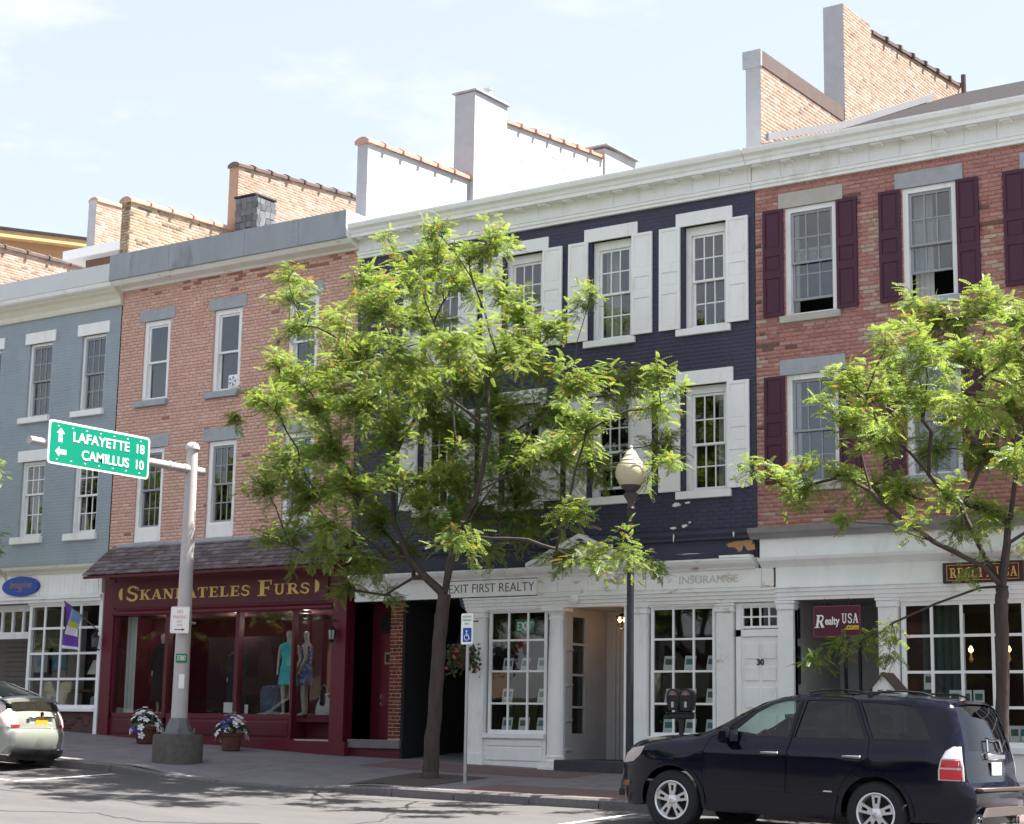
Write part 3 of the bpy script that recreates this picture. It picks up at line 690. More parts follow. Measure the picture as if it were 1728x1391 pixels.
# black string course and band over the shops
moulding(nb, X0+.02, X1-.06, [(.05, 4.93), (-.12, 4.93), (-.12, 4.97), (-.16, 5.02), (-.16, 5.08), (.05, 5.12)], navy, 'string_course')
MB().box(X0+.02, X1-.05, -.03, .1, 4.6, 4.93).build('fascia', navy, nb)
def flakes(b, spots, m):
    mb = MB()
    for x, z, w_, h_, y in spots:
        w_, h_ = w_*.7, h_*.75; n = 17; pts = [(x+w_*(.35+.5*R.random())*math.cos(2*math.pi*i/n), z+h_*(.25+.5*R.random())*math.sin(2*math.pi*i/n)) for i in range(n)]
        mb.prism(pts, y, y-.003)
    mb.build('peeled_paint', m, b)['kind'] = 'stuff'
flakes(nb, [(-14.65, 5.56, .2, .08, -.005), (-14.45, 5.58, .13, .05, -.005), (-14.72, 5.17, .14, .05, -.005), (-14.5, 5.2, .16, .07, -.005), (-14.4, 5.25, .06, .05, -.005), (-20.6, 5.2, .1, .05, -.005), (-19.9, 5.17, .16, .05, -.005), (-14.62, 4.99, .03, .16, -.161), (-13.5, 4.99, .03, .14, -.161), (-18, 5.05, .3, .012, -.161), (-16.4, 5.06, .4, .012, -.161), (-14.4, 4.72, .5, .012, -.032)], oldwhite)
barewood = mat('bare_wood', (.5, .27, .13), .8, namt=.2, nscale=8)
_p = [(-13.72, 4.85), (-13.55, 4.885), (-13.2, 4.9), (-13.18, 4.74), (-13.48, 4.725), (-13.54, 4.79), (-13.68, 4.805)]; _q = []
for a, b in zip(_p, _p[1:]+_p[:1]): _q += [(a[0]+(b[0]-a[0])*t/5+R.gauss(0, .008), a[1]+(b[1]-a[1])*t/5+R.gauss(0, .008)) for t in range(5)]
mb = MB(); mb.prism(_q, -.034, -.03); mb.build('bare_wood_patch', barewood, nb)
MB().prism([(-13.42, 4.73), (-13.38, 4.83), (-13.33, 4.75), (-13.3, 4.72)], -.038, -.034).build('bare_wood_patch', navy, nb)
MB().box(-13.75, -13.2, -.2, -.03, 4.61, 4.65).build('loose_board', white, nb)
# shop cornice: left (over sign), pediment, right (weathered)
sc = [(.05, 4.43), (-.08, 4.43), (-.1, 4.46), (-.16, 4.49), (-.2, 4.52), (-.23, 4.57), (-.23, 4.6), (.05, 4.62)]
moulding(nb, X0+.12, -17.5, sc, white, 'shop_cornice'); moulding(nb, -17.5, -15.45, [(y-.06, z) if y < 0 else (y, z) for y, z in sc], oldwhite, 'shop_cornice'); moulding(nb, -15.45, X1-.0, sc, oldwhite, 'shop_cornice')
MB().box(X0+.15, -19.5, -.03, .1, 4.12, 4.43).build('fascia', white, nb)
MB().box(-17.38, -15.5, -.1, .1, 4.1, 4.43).build('fascia', oldwhite, nb)
x = -17.36
for L in (.42, .62, .8): MB().bbox(x, x+L-.02, -.115, -.1, 4.16, 4.39, .004).build('fascia_panel', oldwhite, nb); x += L
MB().box(-15.45, X1+.35, -.05, .1, 4.1, 4.43).build('fascia', oldwhite, nb)
for a, b in ((-15.42, -15.22), (-15.2, -13.05), (-13.03, -12.83)): MB().bbox(a, b, -.07 if b-a > 1 else -.09, -.04, 4.14, 4.41, .004).build('fascia_panel', oldwhite, nb)
arp = [(.05, 3.89), (-.07, 3.89), (-.07, 3.94), (-.1, 3.95), (-.1, 4.0), (-.13, 4.01), (-.13, 4.06), (-.16, 4.07), (-.16, 4.1), (.05, 4.11)]
moulding(nb, -18.95, -17.4, arp, white, 'architrave'); moulding(nb, -17.4, -15.5, [(y-.05, z) if y < 0 else (y, z) for y, z in arp], oldwhite, 'architrave'); moulding(nb, -15.5, X1+.36, arp, oldwhite, 'architrave')
px0, px1, pa = -17.55, -15.35, -16.45
pd = MB().prism([(px0+.15, 4.62), (px1-.15, 4.62), (pa, 5.0)], -.08, .06).build('pediment', cream, nb)
for s, (a, b) in ((1, (px0, pa)), (-1, (pa, px1))):
    z0, z1 = (4.6, 5.07) if s == 1 else (5.07, 4.6)
    mb = MB(); mb.prism([(a, z0), (b, z1), (b, z1+.07), (a, z0+.07)], -.24, .05); mb.prism([(a, z0-.05), (b, z1-.05), (b, z1-.002), (a, z0-.002)], -.16, .05); mb.build('raking_moulding', white, pd)
# carved shell over the entry
mb = MB(); mb.lathe([(.0, -.03), (.05, -.02), (.085, 0)], (-16.55, -.2, 4.02), 14, 'y'); mb.bbox(-16.65, -16.45, -.22, -.17, 3.97, 4.0, .005); mb.build('carved_rosette', oldwhite, nb, smooth=True)
pilaster(nb, -18.86, -18.53, 1.22, 3.89, white)
# shop window left
XA = [-18.45, -18.06, -17.65, -17.27]; ZA = [1.765, 2.25, 2.81, 3.35, 3.86]
w1 = MB().box(-18.53, -17.2, -.03, .06, 3.86, 3.9).build('shop_window', white, nb); grid(w1, XA, ZA, .02, .034, white, shopglass, edge=.06)
MB().bbox(-18.53, -17.22, -.1, .1, 1.65, 1.735, .006).build('sill', white, nb)
MB().box(-18.53, -17.22, -.02, .1, 1.1, 1.65).build('stall_riser', white, nb)
MB().bbox(-18.45, -17.3, -.045, -.02, 1.52, 1.62, .006).bbox(-18.45, -17.3, -.045, -.02, 1.27, 1.49, .006).build('panel', white, nb)
# round column by the entry
mb = MB(); mb.lathe([(.2, .0), (.2, .1), (.175, .13), (.185, .17), (.16, .2), (.158, .8), (.15, 1.8), (.135, 2.5), (.15, 2.52), (.15, 2.55), (.135, 2.57), (.17, 2.64), (.19, 2.66)], (-17.03, .02, 1.18), 22); mb.build('column', white, nb, smooth=True)
MB().bbox(-17.24, -16.82, -.2, .2, 3.83, 3.9, .005).build('capital', white, nb); MB().bbox(-17.26, -16.8, -.22, .2, 1.05, 1.19, .008).build('column_base', white, nb)
# recessed entry with arched transom
rp = mat('entry_paint', (.38, .37, .37), .65, namt=.08)
mb = MB(); yb = 1.35; a, b = -16.84, -15.5
mb.box(a-.05, a, 0, .22, 1.2, 3.9); mb.box(a-.05, a, .62, yb, 1.2, 3.9); mb.box(a-.05, a, .22, .62, 1.2, 1.75); mb.box(a-.05, a, .22, .62, 3.75, 3.9)
mb.box(b, b+.05, 0, yb, 1.2, 3.9); mb.box(a, b, 0, yb, 3.9, 3.95); mb.box(a, -16.25, yb, yb+.05, 1.2, 3.9); mb.box(-15.6, b, yb, yb+.05, 1.2, 3.9)
mb.box(-16.25, -15.6, yb, yb+.05, 3.78, 3.9); mb.box(-16.25, -15.6, yb-.02, yb+.06, 3.2, 3.27)
for zz in (2.2, 2.75, 3.28): mb.box(a-.03, a+.01, .22, .62, zz-.02, zz+.02)
mb.build('entry', rp, nb)
MB().tube([(-16.25+.325-.325*math.cos(math.pi*i/12), yb-.01, 3.27+.45*math.sin(math.pi*i/12)) for i in range(13)], .035, 6).build('arch', rp, nb)
mb = MB()
for i in range(5): mb.bbox(-16.7+i*.085, -16.64+i*.085, yb-.03, yb, 1.3, 3.85, .008)
mb.build('fluting', rp, nb)
for zz in (3.15, 2.55, 1.95, 1.45): MB().bbox(a+.0, a+.03, .02, .2, zz, zz+.05, .006).build('shutter_stop', rp, nb)
d = MB().box(-16.2, -15.62, yb, yb+.05, 1.3, 3.2).build('door', mat('brown_door', (.09, .075, .07), .4, namt=.1), nb)
MB().box(-16.13, -16.09, yb-.02, yb, 1.35, 3.15).box(-15.75, -15.72, yb-.02, yb, 1.35, 3.15).build('stile', rp, d)
MB().box(-15.62, -15.585, -.08, -.04, 1.25, 3.9).build('door_edge', white, nb)
pane(nb, -15.92, 3.5, .6, .42, yb+.03, shopglass)
MB().bbox(a, b+.1, -.35, yb, 1.0, 1.31, .015).build('door_step', mat('dark_step', (.05, .05, .06), .8, namt=.3), nb)
MB().box(a-.6, a-.06, .3, .9, 1.2, 3.9).build('entry_display', dark, nb)
pane(nb, a-.02, 2.75, .4, 2.0, .42, shopglass, rot=rad(90))
s = thing('hanging_lantern', 'lit lantern glowing orange under the ceiling of the white shop entry', 'lantern', (-15.87, .6, 3.5))
MB().tube([(-15.87, .6, 3.72), (-15.87, .6, 3.62)], .006, 5).build('chain', blackmetal, s)
mb = MB(); mb.lathe([(.0, .14), (.06, .1), (.12, .08), (.12, .065)], (-15.87, .6, 3.5), 8); mb.lathe([(.06, -.12), (.03, -.14), (0, -.16)], (-15.87, .6, 3.5), 8)
for i in range(6):
    a_ = i*math.pi/3; mb.tube([(-15.87+.11*math.cos(a_), .6+.11*math.sin(a_), 3.57), (-15.87+.06*math.cos(a_), .6+.06*math.sin(a_), 3.38)], .006, 4)
mb.build('cage', blackmetal, s)
for dx in (-.05, .05): MB().lathe([(0, -.04), (.022, -.02), (.026, .01), (0, .05)], (-15.87+dx, .6, 3.52), 8).build('bulb', mat('orange_bulb', (.9, .5, .2), .5, namt=0, emit=(1, .5, .16), estr=9), s)
pl = bpy.data.lights.new('lantern_light', 'POINT'); pl.energy = .35; pl.color = (1, .6, .3); pl.shadow_soft_size = .06
plo = bpy.data.objects.new('lantern_light', pl); C.objects.link(plo); plo.location = (-15.87, .58, 3.36); par(plo, s); s.location = (-16.07, .6, 3.68)
pilaster(nb, -15.47, -15.2, 1.2, 3.89, white)
XB = [-15.13, -14.73, -14.345, -13.965]
w2 = MB().box(-15.2, -13.9, -.03, .06, 3.855, 3.9).build('shop_window', white, nb); grid(w2, XB, [1.76, 2.26, 2.79, 3.32, 3.84], .02, .034, white, shopglass, edge=.06)
MB().bbox(-15.2, -13.9, -.1, .1, 1.65, 1.73, .006).build('sill', white, nb); MB().box(-15.2, -13.9, -.02, .1, 1, 1.65).build('stall_riser', white, nb)
MB().bbox(-15.1, -14., -.045, -.02, 1.2, 1.6, .006).build('panel', white, nb)
pilaster(nb, -13.88, -13.58, 1.1, 3.88, oldwhite)
# door number 30 with transom
MB().box(-13.55, -12.78, -.0, .1, 3.34, 3.45).box(-13.55, -13.46, 0, .1, 1.1, 3.88).box(-12.8, -12.74, .0, .1, 1.1, 3.88).box(-13.46, -12.8, .002, .1, 3.83, 3.88).build('door_frame', white, nb)
tr = MB().box(-13.46, -12.8, .07, .08, 3.45, 3.46).build('transom', white, nb); grid(tr, lerp(-13.45, -12.81, 4), [3.49, 3.655, 3.82], .03, .026, white, shopglass, edge=.04)
d = MB().box(-13.46, -12.8, .03, .08, 1.15, 3.335).build('door', white, nb)
for zz in ((2.98, 3.24), (2.63, 2.86), (2.2, 2.53), (1.7, 2.1), (1.3, 1.6)):
    for xx in ((-13.41, -13.15), (-13.09, -12.84)): MB().bbox(xx[0], xx[1], .012, .032, zz[0], zz[1], .012).build('panel', white, d)
text('30', .13, (-13.125, .018, 2.925), FRONT, blacktxt, d, 'house_number', off=.004)
# shop interiors
mb = MB()
for (p, q) in ((-18.5, -17.25), (-15.2, -13.6)):
    mb.quad((p, 1.5, 1.2), (q, 1.5, 1.2), (q, 1.5, 3.9), (p, 1.5, 3.9)); mb.quad((p, .06, 1.2), (p, 1.5, 1.2), (p, 1.5, 3.9), (p, .06, 3.9)); mb.quad((q, .06, 1.2), (q, 1.5, 1.2), (q, 1.5, 3.9), (q, .06, 3.9)); mb.quad((p, .06, 1.68), (q, .06, 1.68), (q, 1.5, 1.68), (p, 1.5, 1.68)); mb.quad((p, .06, 3.9), (q, .06, 3.9), (q, 1.5, 3.9), (p, 1.5, 3.9))
mb.build('shop_interior', mat('shop_room', (.035, .025, .022), .9, namt=.4, nscale=1.5), nb)
for p, q in ((-18.48, -17.26), (-15.14, -13.95)):
    for zz in (2.265, 2.8): MB().box(p, q, .12, .32, zz-.008, zz).build('glass_shelf', mat('shelf', (.35, .36, .36), .3, namt=0), nb)
# fur shop side door, brick pier, alley
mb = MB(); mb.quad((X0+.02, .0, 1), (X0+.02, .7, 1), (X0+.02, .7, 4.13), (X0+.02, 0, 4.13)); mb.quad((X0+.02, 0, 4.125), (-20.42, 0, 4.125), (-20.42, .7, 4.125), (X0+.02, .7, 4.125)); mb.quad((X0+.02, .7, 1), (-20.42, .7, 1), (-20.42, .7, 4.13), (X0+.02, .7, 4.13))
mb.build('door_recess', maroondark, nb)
dd = MB().box(-21.4, -20.78, .6, .66, 1.6, 3.55).build('door', maroonpaint, nb)
for xx in (-21.3, -20.98):
    f = MB().box(xx, xx+.2, .585, .6, 2.98, 3.2).build('door_light', mat('ochre_frame', (.3, .22, .12), .6), dd); MB().box(xx+.035, xx+.165, .578, .586, 3.015, 3.165).build('pane', mat('door_glass', (.03, .03, .03), .08, namt=0), f)
MB().box(-21.36, -21.33, .55, .6, 2.2, 2.42).lathe([(.028, -.05), (.028, 0)], (-21.345, .6, 2.3), 8, 'y').build('handle', chrome, dd)
MB().box(-21.4, -20.78, .6, .64, 3.63, 3.92).build('transom', mat('dark_glass_green', (.012, .025, .022), .1, namt=0), nb)
pw = MB().box(-20.72, -20.42, .02, .75, 1.58, 4.12).build('brick_pier', mortar, nb)
brick_wall(pw, -20.718, -20.422, 1.6, 4.12, [], brickset('orange', [(.12, .03, .018), (.14, .036, .02), (.09, .02, .014), (.17, .06, .04), (.05, .015, .012), (.14, .03, .016)]), [5, 3, 3, .3, .5, 3], at=.012, singles=80, key=lambda i: i)
MB().bbox(X0+.1, -20.4, -.06, .7, 1.42, 1.58, .01).build('threshold', mat('threshold_stone', (.15, .14, .145), .8), nb)
MB().box(X0+.1, -20.42, .0, .1, 1.0, 1.42).build('step_riser', maroondark, nb)
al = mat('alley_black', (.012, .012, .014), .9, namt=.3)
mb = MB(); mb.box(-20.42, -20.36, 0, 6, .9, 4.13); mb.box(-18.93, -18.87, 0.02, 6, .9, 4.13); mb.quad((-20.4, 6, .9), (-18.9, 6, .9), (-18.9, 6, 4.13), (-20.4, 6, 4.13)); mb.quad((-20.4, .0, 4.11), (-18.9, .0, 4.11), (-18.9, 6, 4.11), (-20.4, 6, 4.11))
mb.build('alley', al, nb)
MB().prism([(-19.12, 4.12), (-18.87, 4.12), (-18.87, 3.78), (-18.93, 3.78), (-18.98, 3.9), (-19.06, 3.95)], -.04, .02).build('alley_bracket', navy, nb)
MB().box(-18.94, -18.915, .3, .34, 2.5, 2.62).build('alley_switch', white, nb)
shell(nb, X0, X1, endgrey, slate, .12, 11.4)
party_wall(nb, -22.0, .27, [(.45, 3.9, 11.3, 13.42, 13.58, 0)], None, None, endgrey, plain=whitewash)
party_wall(nb, -21.96, .4, [(3.9, 5.13, 11.3, 15.53, 15.56, .14), (5.13, 9.35, 11.3, 15.25, 15.58, -.02), (9.35, 10.8, 11.3, 15.8, 15.92, .06)], None, None, endgrey, plain=whitewash)
coping(nb, -22.0, .27, .4, 3.95, 13.42, 13.58, terracotta, 6); coping(nb, -21.97, .38, 5.2, 9.3, 15.25, 15.58, terracotta, 7)
for y0, y1, z in ((3.86, 5.18, 15.55), (9.3, 10.84, 15.86)): MB().bbox(-22.5, -21.84, y0, y1, z, z+.05, .01).build('chimney_cap', endgrey, nb)
MB().lathe([(.09, 0), (.09, .2), (.1, .2), (.1, .24), (.0, .24)], (-22.05, 4.6, 15.59), 12).build('flue_pipe', whitewash, nb)
# rough lime render on the tall wall
mb = MB()
for i in range(40):
    y, z = R.uniform(5.3, 9.2), R.uniform(13.2, 15.1); l = R.uniform(.12, .4); h_ = R.uniform(.02, .05)
    mb.bbox(-21.985, -21.968+R.uniform(0, .004), y, y+l, z, z+h_, .003)
mb.build('render_ridges', whitewash, nb)['kind'] = 'stuff'

# ================================================================== salmon brick building with the fur shop
X0, X1 = -28.37, -21.74
fb = thing('fur_shop_building', 'salmon brick building with a shingled canopy over a maroon fur shop front', 'building', (-25, 1, 1.4))
FW = [(-27.66, -26.87), (-25.6, -24.82), (-23.54, -22.76)]
holes = [(a, b, z0, z1) for a, b in FW for z0, z1 in ((8.52, 10.25), (5.52, 7.5))]
bh = list(holes)
for a, b in FW: bh += [(a-.15, b+.12, z0, z1) for z0, z1 in ((10.25, 10.5), (7.5, 7.77))]+[(a-.14, b+.02, 8.39, 8.52)]
wl = wall_panel(X0, X1, 4.7, 11.1, holes, .012, .16, 'wall', mortar, fb)
def furtone(u, v, w):
    w = list(w)
    if v > 10.78: w[2] += 14; w[5] += 4
    if v > 10.8: w[4] += 14
    if -27.3 < u < -26.5 and 7.9 < v < 8.4: w[2] += 2; w[4] += 1
    return w
_lay = lay(X0+.005, X1, 5.4, 11.08, bh)
def furkey(i):
    b = _lay[i]; u, v = (b[0]+b[1])/2, (b[2]+b[3])/2
    vis = (u < -24.2 and v > 7.8) and not (u < -26.7 and v < 8)
    return (0 if vis else 1, -u)
brick_wall(wl, X0+.005, X1, 5.4, 11.08, bh, FUR, [14, 5, 3, 1.2, .15, 6], furtone, singles=300, key=furkey, d=.007, jit=.0012)
for i, (a, b) in enumerate(FW):
    window(fb, a, b, 8.52, 10.25, .1, white, white, (1, 1, 1, 1), rec=.04, curtain={2: 'blind'}.get(i))
    window(fb, a, b, 5.8, 7.5, .1, white, sashgrey, (3, 2, 3, 2), rec=.04)
    MB().bbox(a+.01, b-.01, .02, .16, 5.52, 5.8, .006).build('window_panel', white, fb)
    for z0, z1 in ((10.25, 10.5), (7.5, 7.77)): lintel(fb, a-.15, b+.12, z0, z1, stone)
    sill(fb, a-.14, b+.01, 8.39, 8.52, stone, .08)
    MB().bbox(a-.02, b+.02, -.03, .14, 5.44, 5.52, .006).build('sill', stone, fb)
fan = thing('window_fan', 'small white fan wedged under the raised sash of the upper salmon wall window', 'fan', (-25.1, .12, 8.56))
MB().bbox(-25.2, -24.93, .06, .16, 8.58, 8.86, .02).lathe([(.1, -.012), (.115, 0), (.115, .01)], (-25.06, .06, 8.72), 18, 'y').build('housing', white, fan)
mb = MB()
for k in range(5):
    a = k*2*math.pi/5; mb.prism([(-25.06+.02*math.cos(a), 8.72+.02*math.sin(a)), (-25.06+.1*math.cos(a-.3), 8.72+.1*math.sin(a-.3)), (-25.06+.1*math.cos(a+.3), 8.72+.1*math.sin(a+.3))], .044, .05)
mb.build('blade', mat('fan_blue', (.1, .2, .4), .5), fan)
moulding(fb, X0-.02, X1, [(.1, 11.0), (-.06, 11.0), (-.1, 11.04), (-.3, 11.08), (-.36, 11.14), (-.36, 11.2), (.1, 11.22)], oldwhite, 'soffit_moulding')
steel = mat('weathered_zinc', (.3, .325, .36), .75, namt=.12, nscale=3, col2=(.2, .21, .23), c2scale=1.6, stretch=(1, 1, .3))
xs = [X0-.02, -26.6, -24.45, -23.0, X1-.03]
for a, b in zip(xs, xs[1:]):
    mb = MB(); mb.box(a+.004, b-.004, -.42, -.36, 11.17, 11.72); mb.box(a+.004, b-.004, -.36, .3, 11.66, 11.72); mb.build('parapet_panel', steel, fb)
MB().box(X1-.036, X1-.03, -.41, .3, 11.2, 11.71).build('parapet_return', white, fb)  # sunlit brightness of the zinc parapet's end put into white
shell(fb, X0, X1, endgrey, steel, .05, 11.3)
party_wall(fb, -28.8, .28, [(.47, 3.75, 11.2, 13.28, 13.4, 0)], OCHRE, [8, 5, 3, 4, 2, 3], OCHRE[0])
party_wall(fb, -28.78, .3, [(3.8, 8.6, 11.2, 15.02, 15.4, 0)], TAN, [5, 5, 6, 4, 1, 6], TAN[5])
coping(fb, -28.8, .28, .42, 3.75, 13.28, 13.4, terracotta, 5); coping(fb, -28.78, .3, 3.76, 8.6, 15.02, 15.4, darktile, 8, .04)
# slate hung chimney breast on the roof
ch = MB().box(-28.64, -28.05, 3.62, 4.3, 11.5, 14.1).build('slate_chimney', slate, fb)
sl = [mat('roof_slate_'+n, c, .55, namt=.2) for n, c in (('dark', (.085, .09, .105)), ('mid', (.12, .125, .14)), ('pale', (.19, .195, .21)))]
sm = {}
for i in range(9):
    z = 14.08-i*.15
    for k in range(4):
        m_ = R.choice((0, 1, 1)); o = ob('slate', sm.setdefault(('y', m_), MB().bbox(-.085, .085, -.014, 0, -.09, .055, .004).mesh('slate', sl[m_])), ch, loc=(-28.56+k*.178+.03*(i % 2), 3.612, z-.06+R.uniform(-.01, .01))); o.rotation_euler = (rad(4), 0, 0)
        m_ = R.choice((1, 2)); o = ob('slate', sm.setdefault(('x', m_), MB().bbox(0, .014, -.085, .085, -.09, .055, .004).mesh('slate', sl[m_])), ch, loc=(-28.043, 3.71+k*.178+.03*(i % 2), z-.06+R.uniform(-.012, .012))); o.rotation_euler = (0, rad(4), 0)
MB().box(-28.68, -28.01, 3.58, 4.34, 14.1, 14.14).build('cap', slate, ch)
MB().bbox(-28.6, -27.9, 2.2, 3.4, 11.3, 12.45, .02).build('roof_curb', steel, fb)
# shingled pent roof, every shingle its own piece
pr = thing('shingle_canopy', 'weathered grey wood shingle canopy sloping out above the fur shop sign', 'canopy', (-25, -.3, 4.8))
zt, ze, yo, xl, xr = 5.44, 4.8, -.62, X0-.02, X1+.06
MB().add([(xl+.05, .0, ze), (xr-.03, .0, ze), (xr-.03, yo+.03, ze), (xl+.05, yo+.03, ze), (xl+.35, .0, zt-.02), (xr-.03, .0, zt-.02)], [(0, 3, 2, 1), (3, 4, 5, 2), (0, 4, 3), (1, 2, 5), (0, 1, 5, 4)]).build('roof_board', maroondark, pr)
rows = 8; L = math.hypot(zt-ze, yo); ang = math.atan2(zt-ze, -yo); sgl = {}
for i in range(rows):
    t = i/rows; xa = xl+.3*t-.01*i; x = xa+R.uniform(-.05, 0); n = 0
    while x < xr-.02:
        wd = R.choice((.13, .17, .21, .24)); wd = min(wd, xr-x); k = (round(wd, 2), R.randrange(3))
        if k not in sgl: sgl[k] = MB().add([(0, 0, 0), (wd-.006, 0, 0), (wd-.006, L/rows*1.45, 0), (0, L/rows*1.45, 0), (0, 0, .022), (wd-.006, 0, .022), (wd-.006, L/rows*1.45, .006), (0, L/rows*1.45, .006)], [(0, 1, 2, 3), (4, 7, 6, 5), (0, 4, 5, 1), (1, 5, 6, 2), (2, 6, 7, 3), (3, 7, 4, 0)]).mesh('shingle', shake[k[1]])
        j = R.uniform(-.012, .008)
        o = ob('shingle', sgl[k], pr, loc=(max(x, xa-.04), yo-(yo)*t-.02+j*math.cos(ang), ze+(zt-ze)*t+.012+j*math.sin(ang))); o.rotation_euler = (ang-rad(2)+R.uniform(-.015, .015), R.uniform(-.01, .01), R.uniform(-.012, .012))
        x += wd
MB().prism([(-.02, zt-.04), (-.06, zt-.03), (-.06, zt+.02), (.0, zt+.06)], xl+.3, xr-.03, 'x').build('flashing', steel, pr)
MB().box(xl-.02, xr-.03, yo-.01, yo+.03, ze-.06, ze-.005).build('gutter_board', maroondark, pr)
# fur shop front
MB().box(X0+.02, -28.05, -.06, .1, 1.4, 4.78).box(-22.06, X1+.02, -.08, .12, 1.2, 4.78).box(-28.05, -22.06, -.04, .1, 4.03, 4.78).build('shop_front', maroonpaint, fb)
moulding(fb, -28.05, -22.06, [(.1, 4.0), (-.1, 4.0), (-.12, 4.03), (-.12, 4.07), (-.06, 4.12), (.1, 4.12)], maroonpaint, 'shop_cornice')
pts = [(-28.0, 4.16), (-22.3, 4.16), (-22.2, 4.24), (-22.2, 4.62), (-22.3, 4.7), (-28.0, 4.7), (-28.1, 4.62), (-28.1, 4.24)]
fs = thing('fur_shop_sign', 'long maroon fascia sign with gilt serif lettering under the shingle canopy', 'sign', (-25, -.06, 4.42))
MB().prism(pts, -.075, -.045).build('board', maroondark, fs)
serif('SKANEATELES FURS', -27.68, 4.315, .205, -.076, gold, fs, width=5.06, big=1.5)
for x, s in ((-27.79, -1), (-22.52, 1)):
    MB().prism([(x, 4.32)]+[(x+s*.11*math.sin(math.pi*i/10), 4.445-.125*math.cos(math.pi*i/10)) for i in range(1, 10)]+[(x, 4.57)], -.084, -.074).build('crescent', gold, fs)
mb = MB()
for x0_, x1_, y in ((-28.05, -26.53, .0), (-26.43, -24.58, .0), (-24.47, -23.1, .0), (-23.04, -22.06, .42)):
    mb.box(x0_, x1_, y-.02, y+.1, 1.93, 2.02)
    mb.box(x0_, x1_, y+.0, y+.1, 1.3, 1.93)
mb.build('stall_riser', maroonpaint, fb)
mb = MB()
for x0_, x1_, y in ((-27.95, -26.6, .0), (-26.35, -24.65, .0), (-24.4, -23.15, .0), (-22.98, -22.12, .42)): mb.bbox(x0_, x1_, y-.018, y, 1.6, 1.88, .012)
mb.build('panel', maroondark, fb)
mb = MB(); mb.box(-28.1, -22.95, -.14, .02, 1.2, 1.55); mb.box(-22.95, -21.6, -.16, .42, 1.1, 1.53); mb.build('plinth', maroonpaint, fb)
MB().box(-23.0, -22.06, -.02, .41, 1.53, 1.56).build('threshold', mat('worn_threshold', (.4, .38, .36), .7, namt=.1), fb)
for x in (-26.53, -24.58): MB().box(x, x+.1, -.04, .1, 1.93, 4.0).build('mullion', maroondark, fb)
MB().box(-23.1, -23.04, -.04, .07, 1.53, 4.0).build('mullion', maroondark, fb); MB().box(-23.1, -23.04, .07, .44, 1.53, 1.98).build('return_frame', maroondark, fb); MB().box(-23.1, -23.04, .07, .44, 3.96, 4.02).build('return_frame', maroondark, fb); pane(fb, -23.06, 2.97, .37, 1.98, .255, shopglass, 'shop_pane', rot=rad(90)); MB().box(-28.06, -28.0, -.02, .1, 1.93, 4.03).build('mullion', maroondark, fb)
for a, b, y in ((-28.0, -26.53, .04), (-26.43, -24.58, .04), (-24.47, -23.1, .04), (-23.03, -22.06, .46)):
    pane(fb, (a+b)/2, 3.0, b-a, 1.98, y, shopglass, 'shop_pane')
mb = MB(); mb.quad((X0, 2.6, 1.4), (X1, 2.6, 1.4), (X1, 2.6, 4.1), (X0, 2.6, 4.1)); mb.box(X0, X1, .1, 2.6, 1.88, 1.96); mb.box(X0, X1, .1, 2.6, 4.02, 4.1); mb.quad((X0+.05, .1, 1.9), (X0+.05, 2.6, 1.9), (X0+.05, 2.6, 4.1), (X0+.05, .1, 4.1)); mb.quad((X1-.05, .1, 1.4), (X1-.05, 2.6, 1.4), (X1-.05, 2.6, 4.1), (X1-.05, .1, 4.1))
mb.build('shop_interior', furred, fb)
mb = MB(); mb.box(-26.5, -24.4, 1.2, 1.24, 1.96, 3.6); mb.build('display_screen', mat('display_plum', (.03, .006, .014), .8), fb)
mb = MB()
for i in range(5):
    a = -27.98+i*.05; mb.quad((a, .3+.03*(i % 2), 2.0), (a+.05, .3+.03*((i+1) % 2), 2.0), (a+.05, .3+.03*((i+1) % 2), 4), (a, .3+.03*(i % 2), 4))
mb.build('curtain', fabric, fb)
for nm, x, z in (('by the brass numbered door recess', -21.96, 3.55), ):
    s = thing('wall_lantern', 'black wall lantern on the maroon pilaster left of the recessed door', 'lantern', (x, -.12, z))
    mb = MB(); mb.lathe([(0, .16), (.02, .12), (.08, .06), (.085, .04)], (x, -.2, z), 6); mb.lathe([(.06, -.14), (.03, -.18), (0, -.2)], (x, -.2, z), 6); mb.tube([(x, -.2, z+.16), (x, -.16, z+.24), (x, -.06, z+.2)], .012, 6)
    for i in range(6): a = i*math.pi/3; mb.tube([(x+.08*math.cos(a), -.2+.08*math.sin(a), z+.05), (x+.06*math.cos(a), -.2+.06*math.sin(a), z-.14)], .008, 4)
    mb.build('cage', blackmetal, s); MB().lathe([(.055, -.13), (.07, .04)], (x, -.2, z), 6).build('lantern_glass', mat('lantern_pane', (.35, .38, .42), .1, namt=0), s)

# ================================================================== blue grey building (left)
X0, X1 = -44, -28.39
gb = thing('blue_grey_building', 'blue grey painted brick building with a white shopfront at the left edge', 'building', (-32, 1, 1.6))
GW = [(-36.4, -35.65), (-34.72, -33.97), (-33.02, -32.27), (-31.3, -30.54), (-29.58, -28.82)]
holes = [(a, b, z0, z1) for a, b in GW for z0, z1 in ((8.48, 10.16), (5.8, 7.48))]
bh = list(holes)
for a, b in GW: bh += [(a-.14, b+.1, z0, z1) for z0, z1 in ((10.16, 10.42), (7.48, 7.73))]+[(a-.19, b+.06, z0, z1) for z0, z1 in ((8.35, 8.48), (5.65, 5.8))]
wl = wall_panel(X0, X1, 4.9, 11.0, holes, .0018, .16, 'wall', bluegrey, gb)
brick_wall(wl, -38, X1-.004, 5.15, 10.8, bh, [bluegrey]*6, [1]*6, d=.0017, jit=.0005)
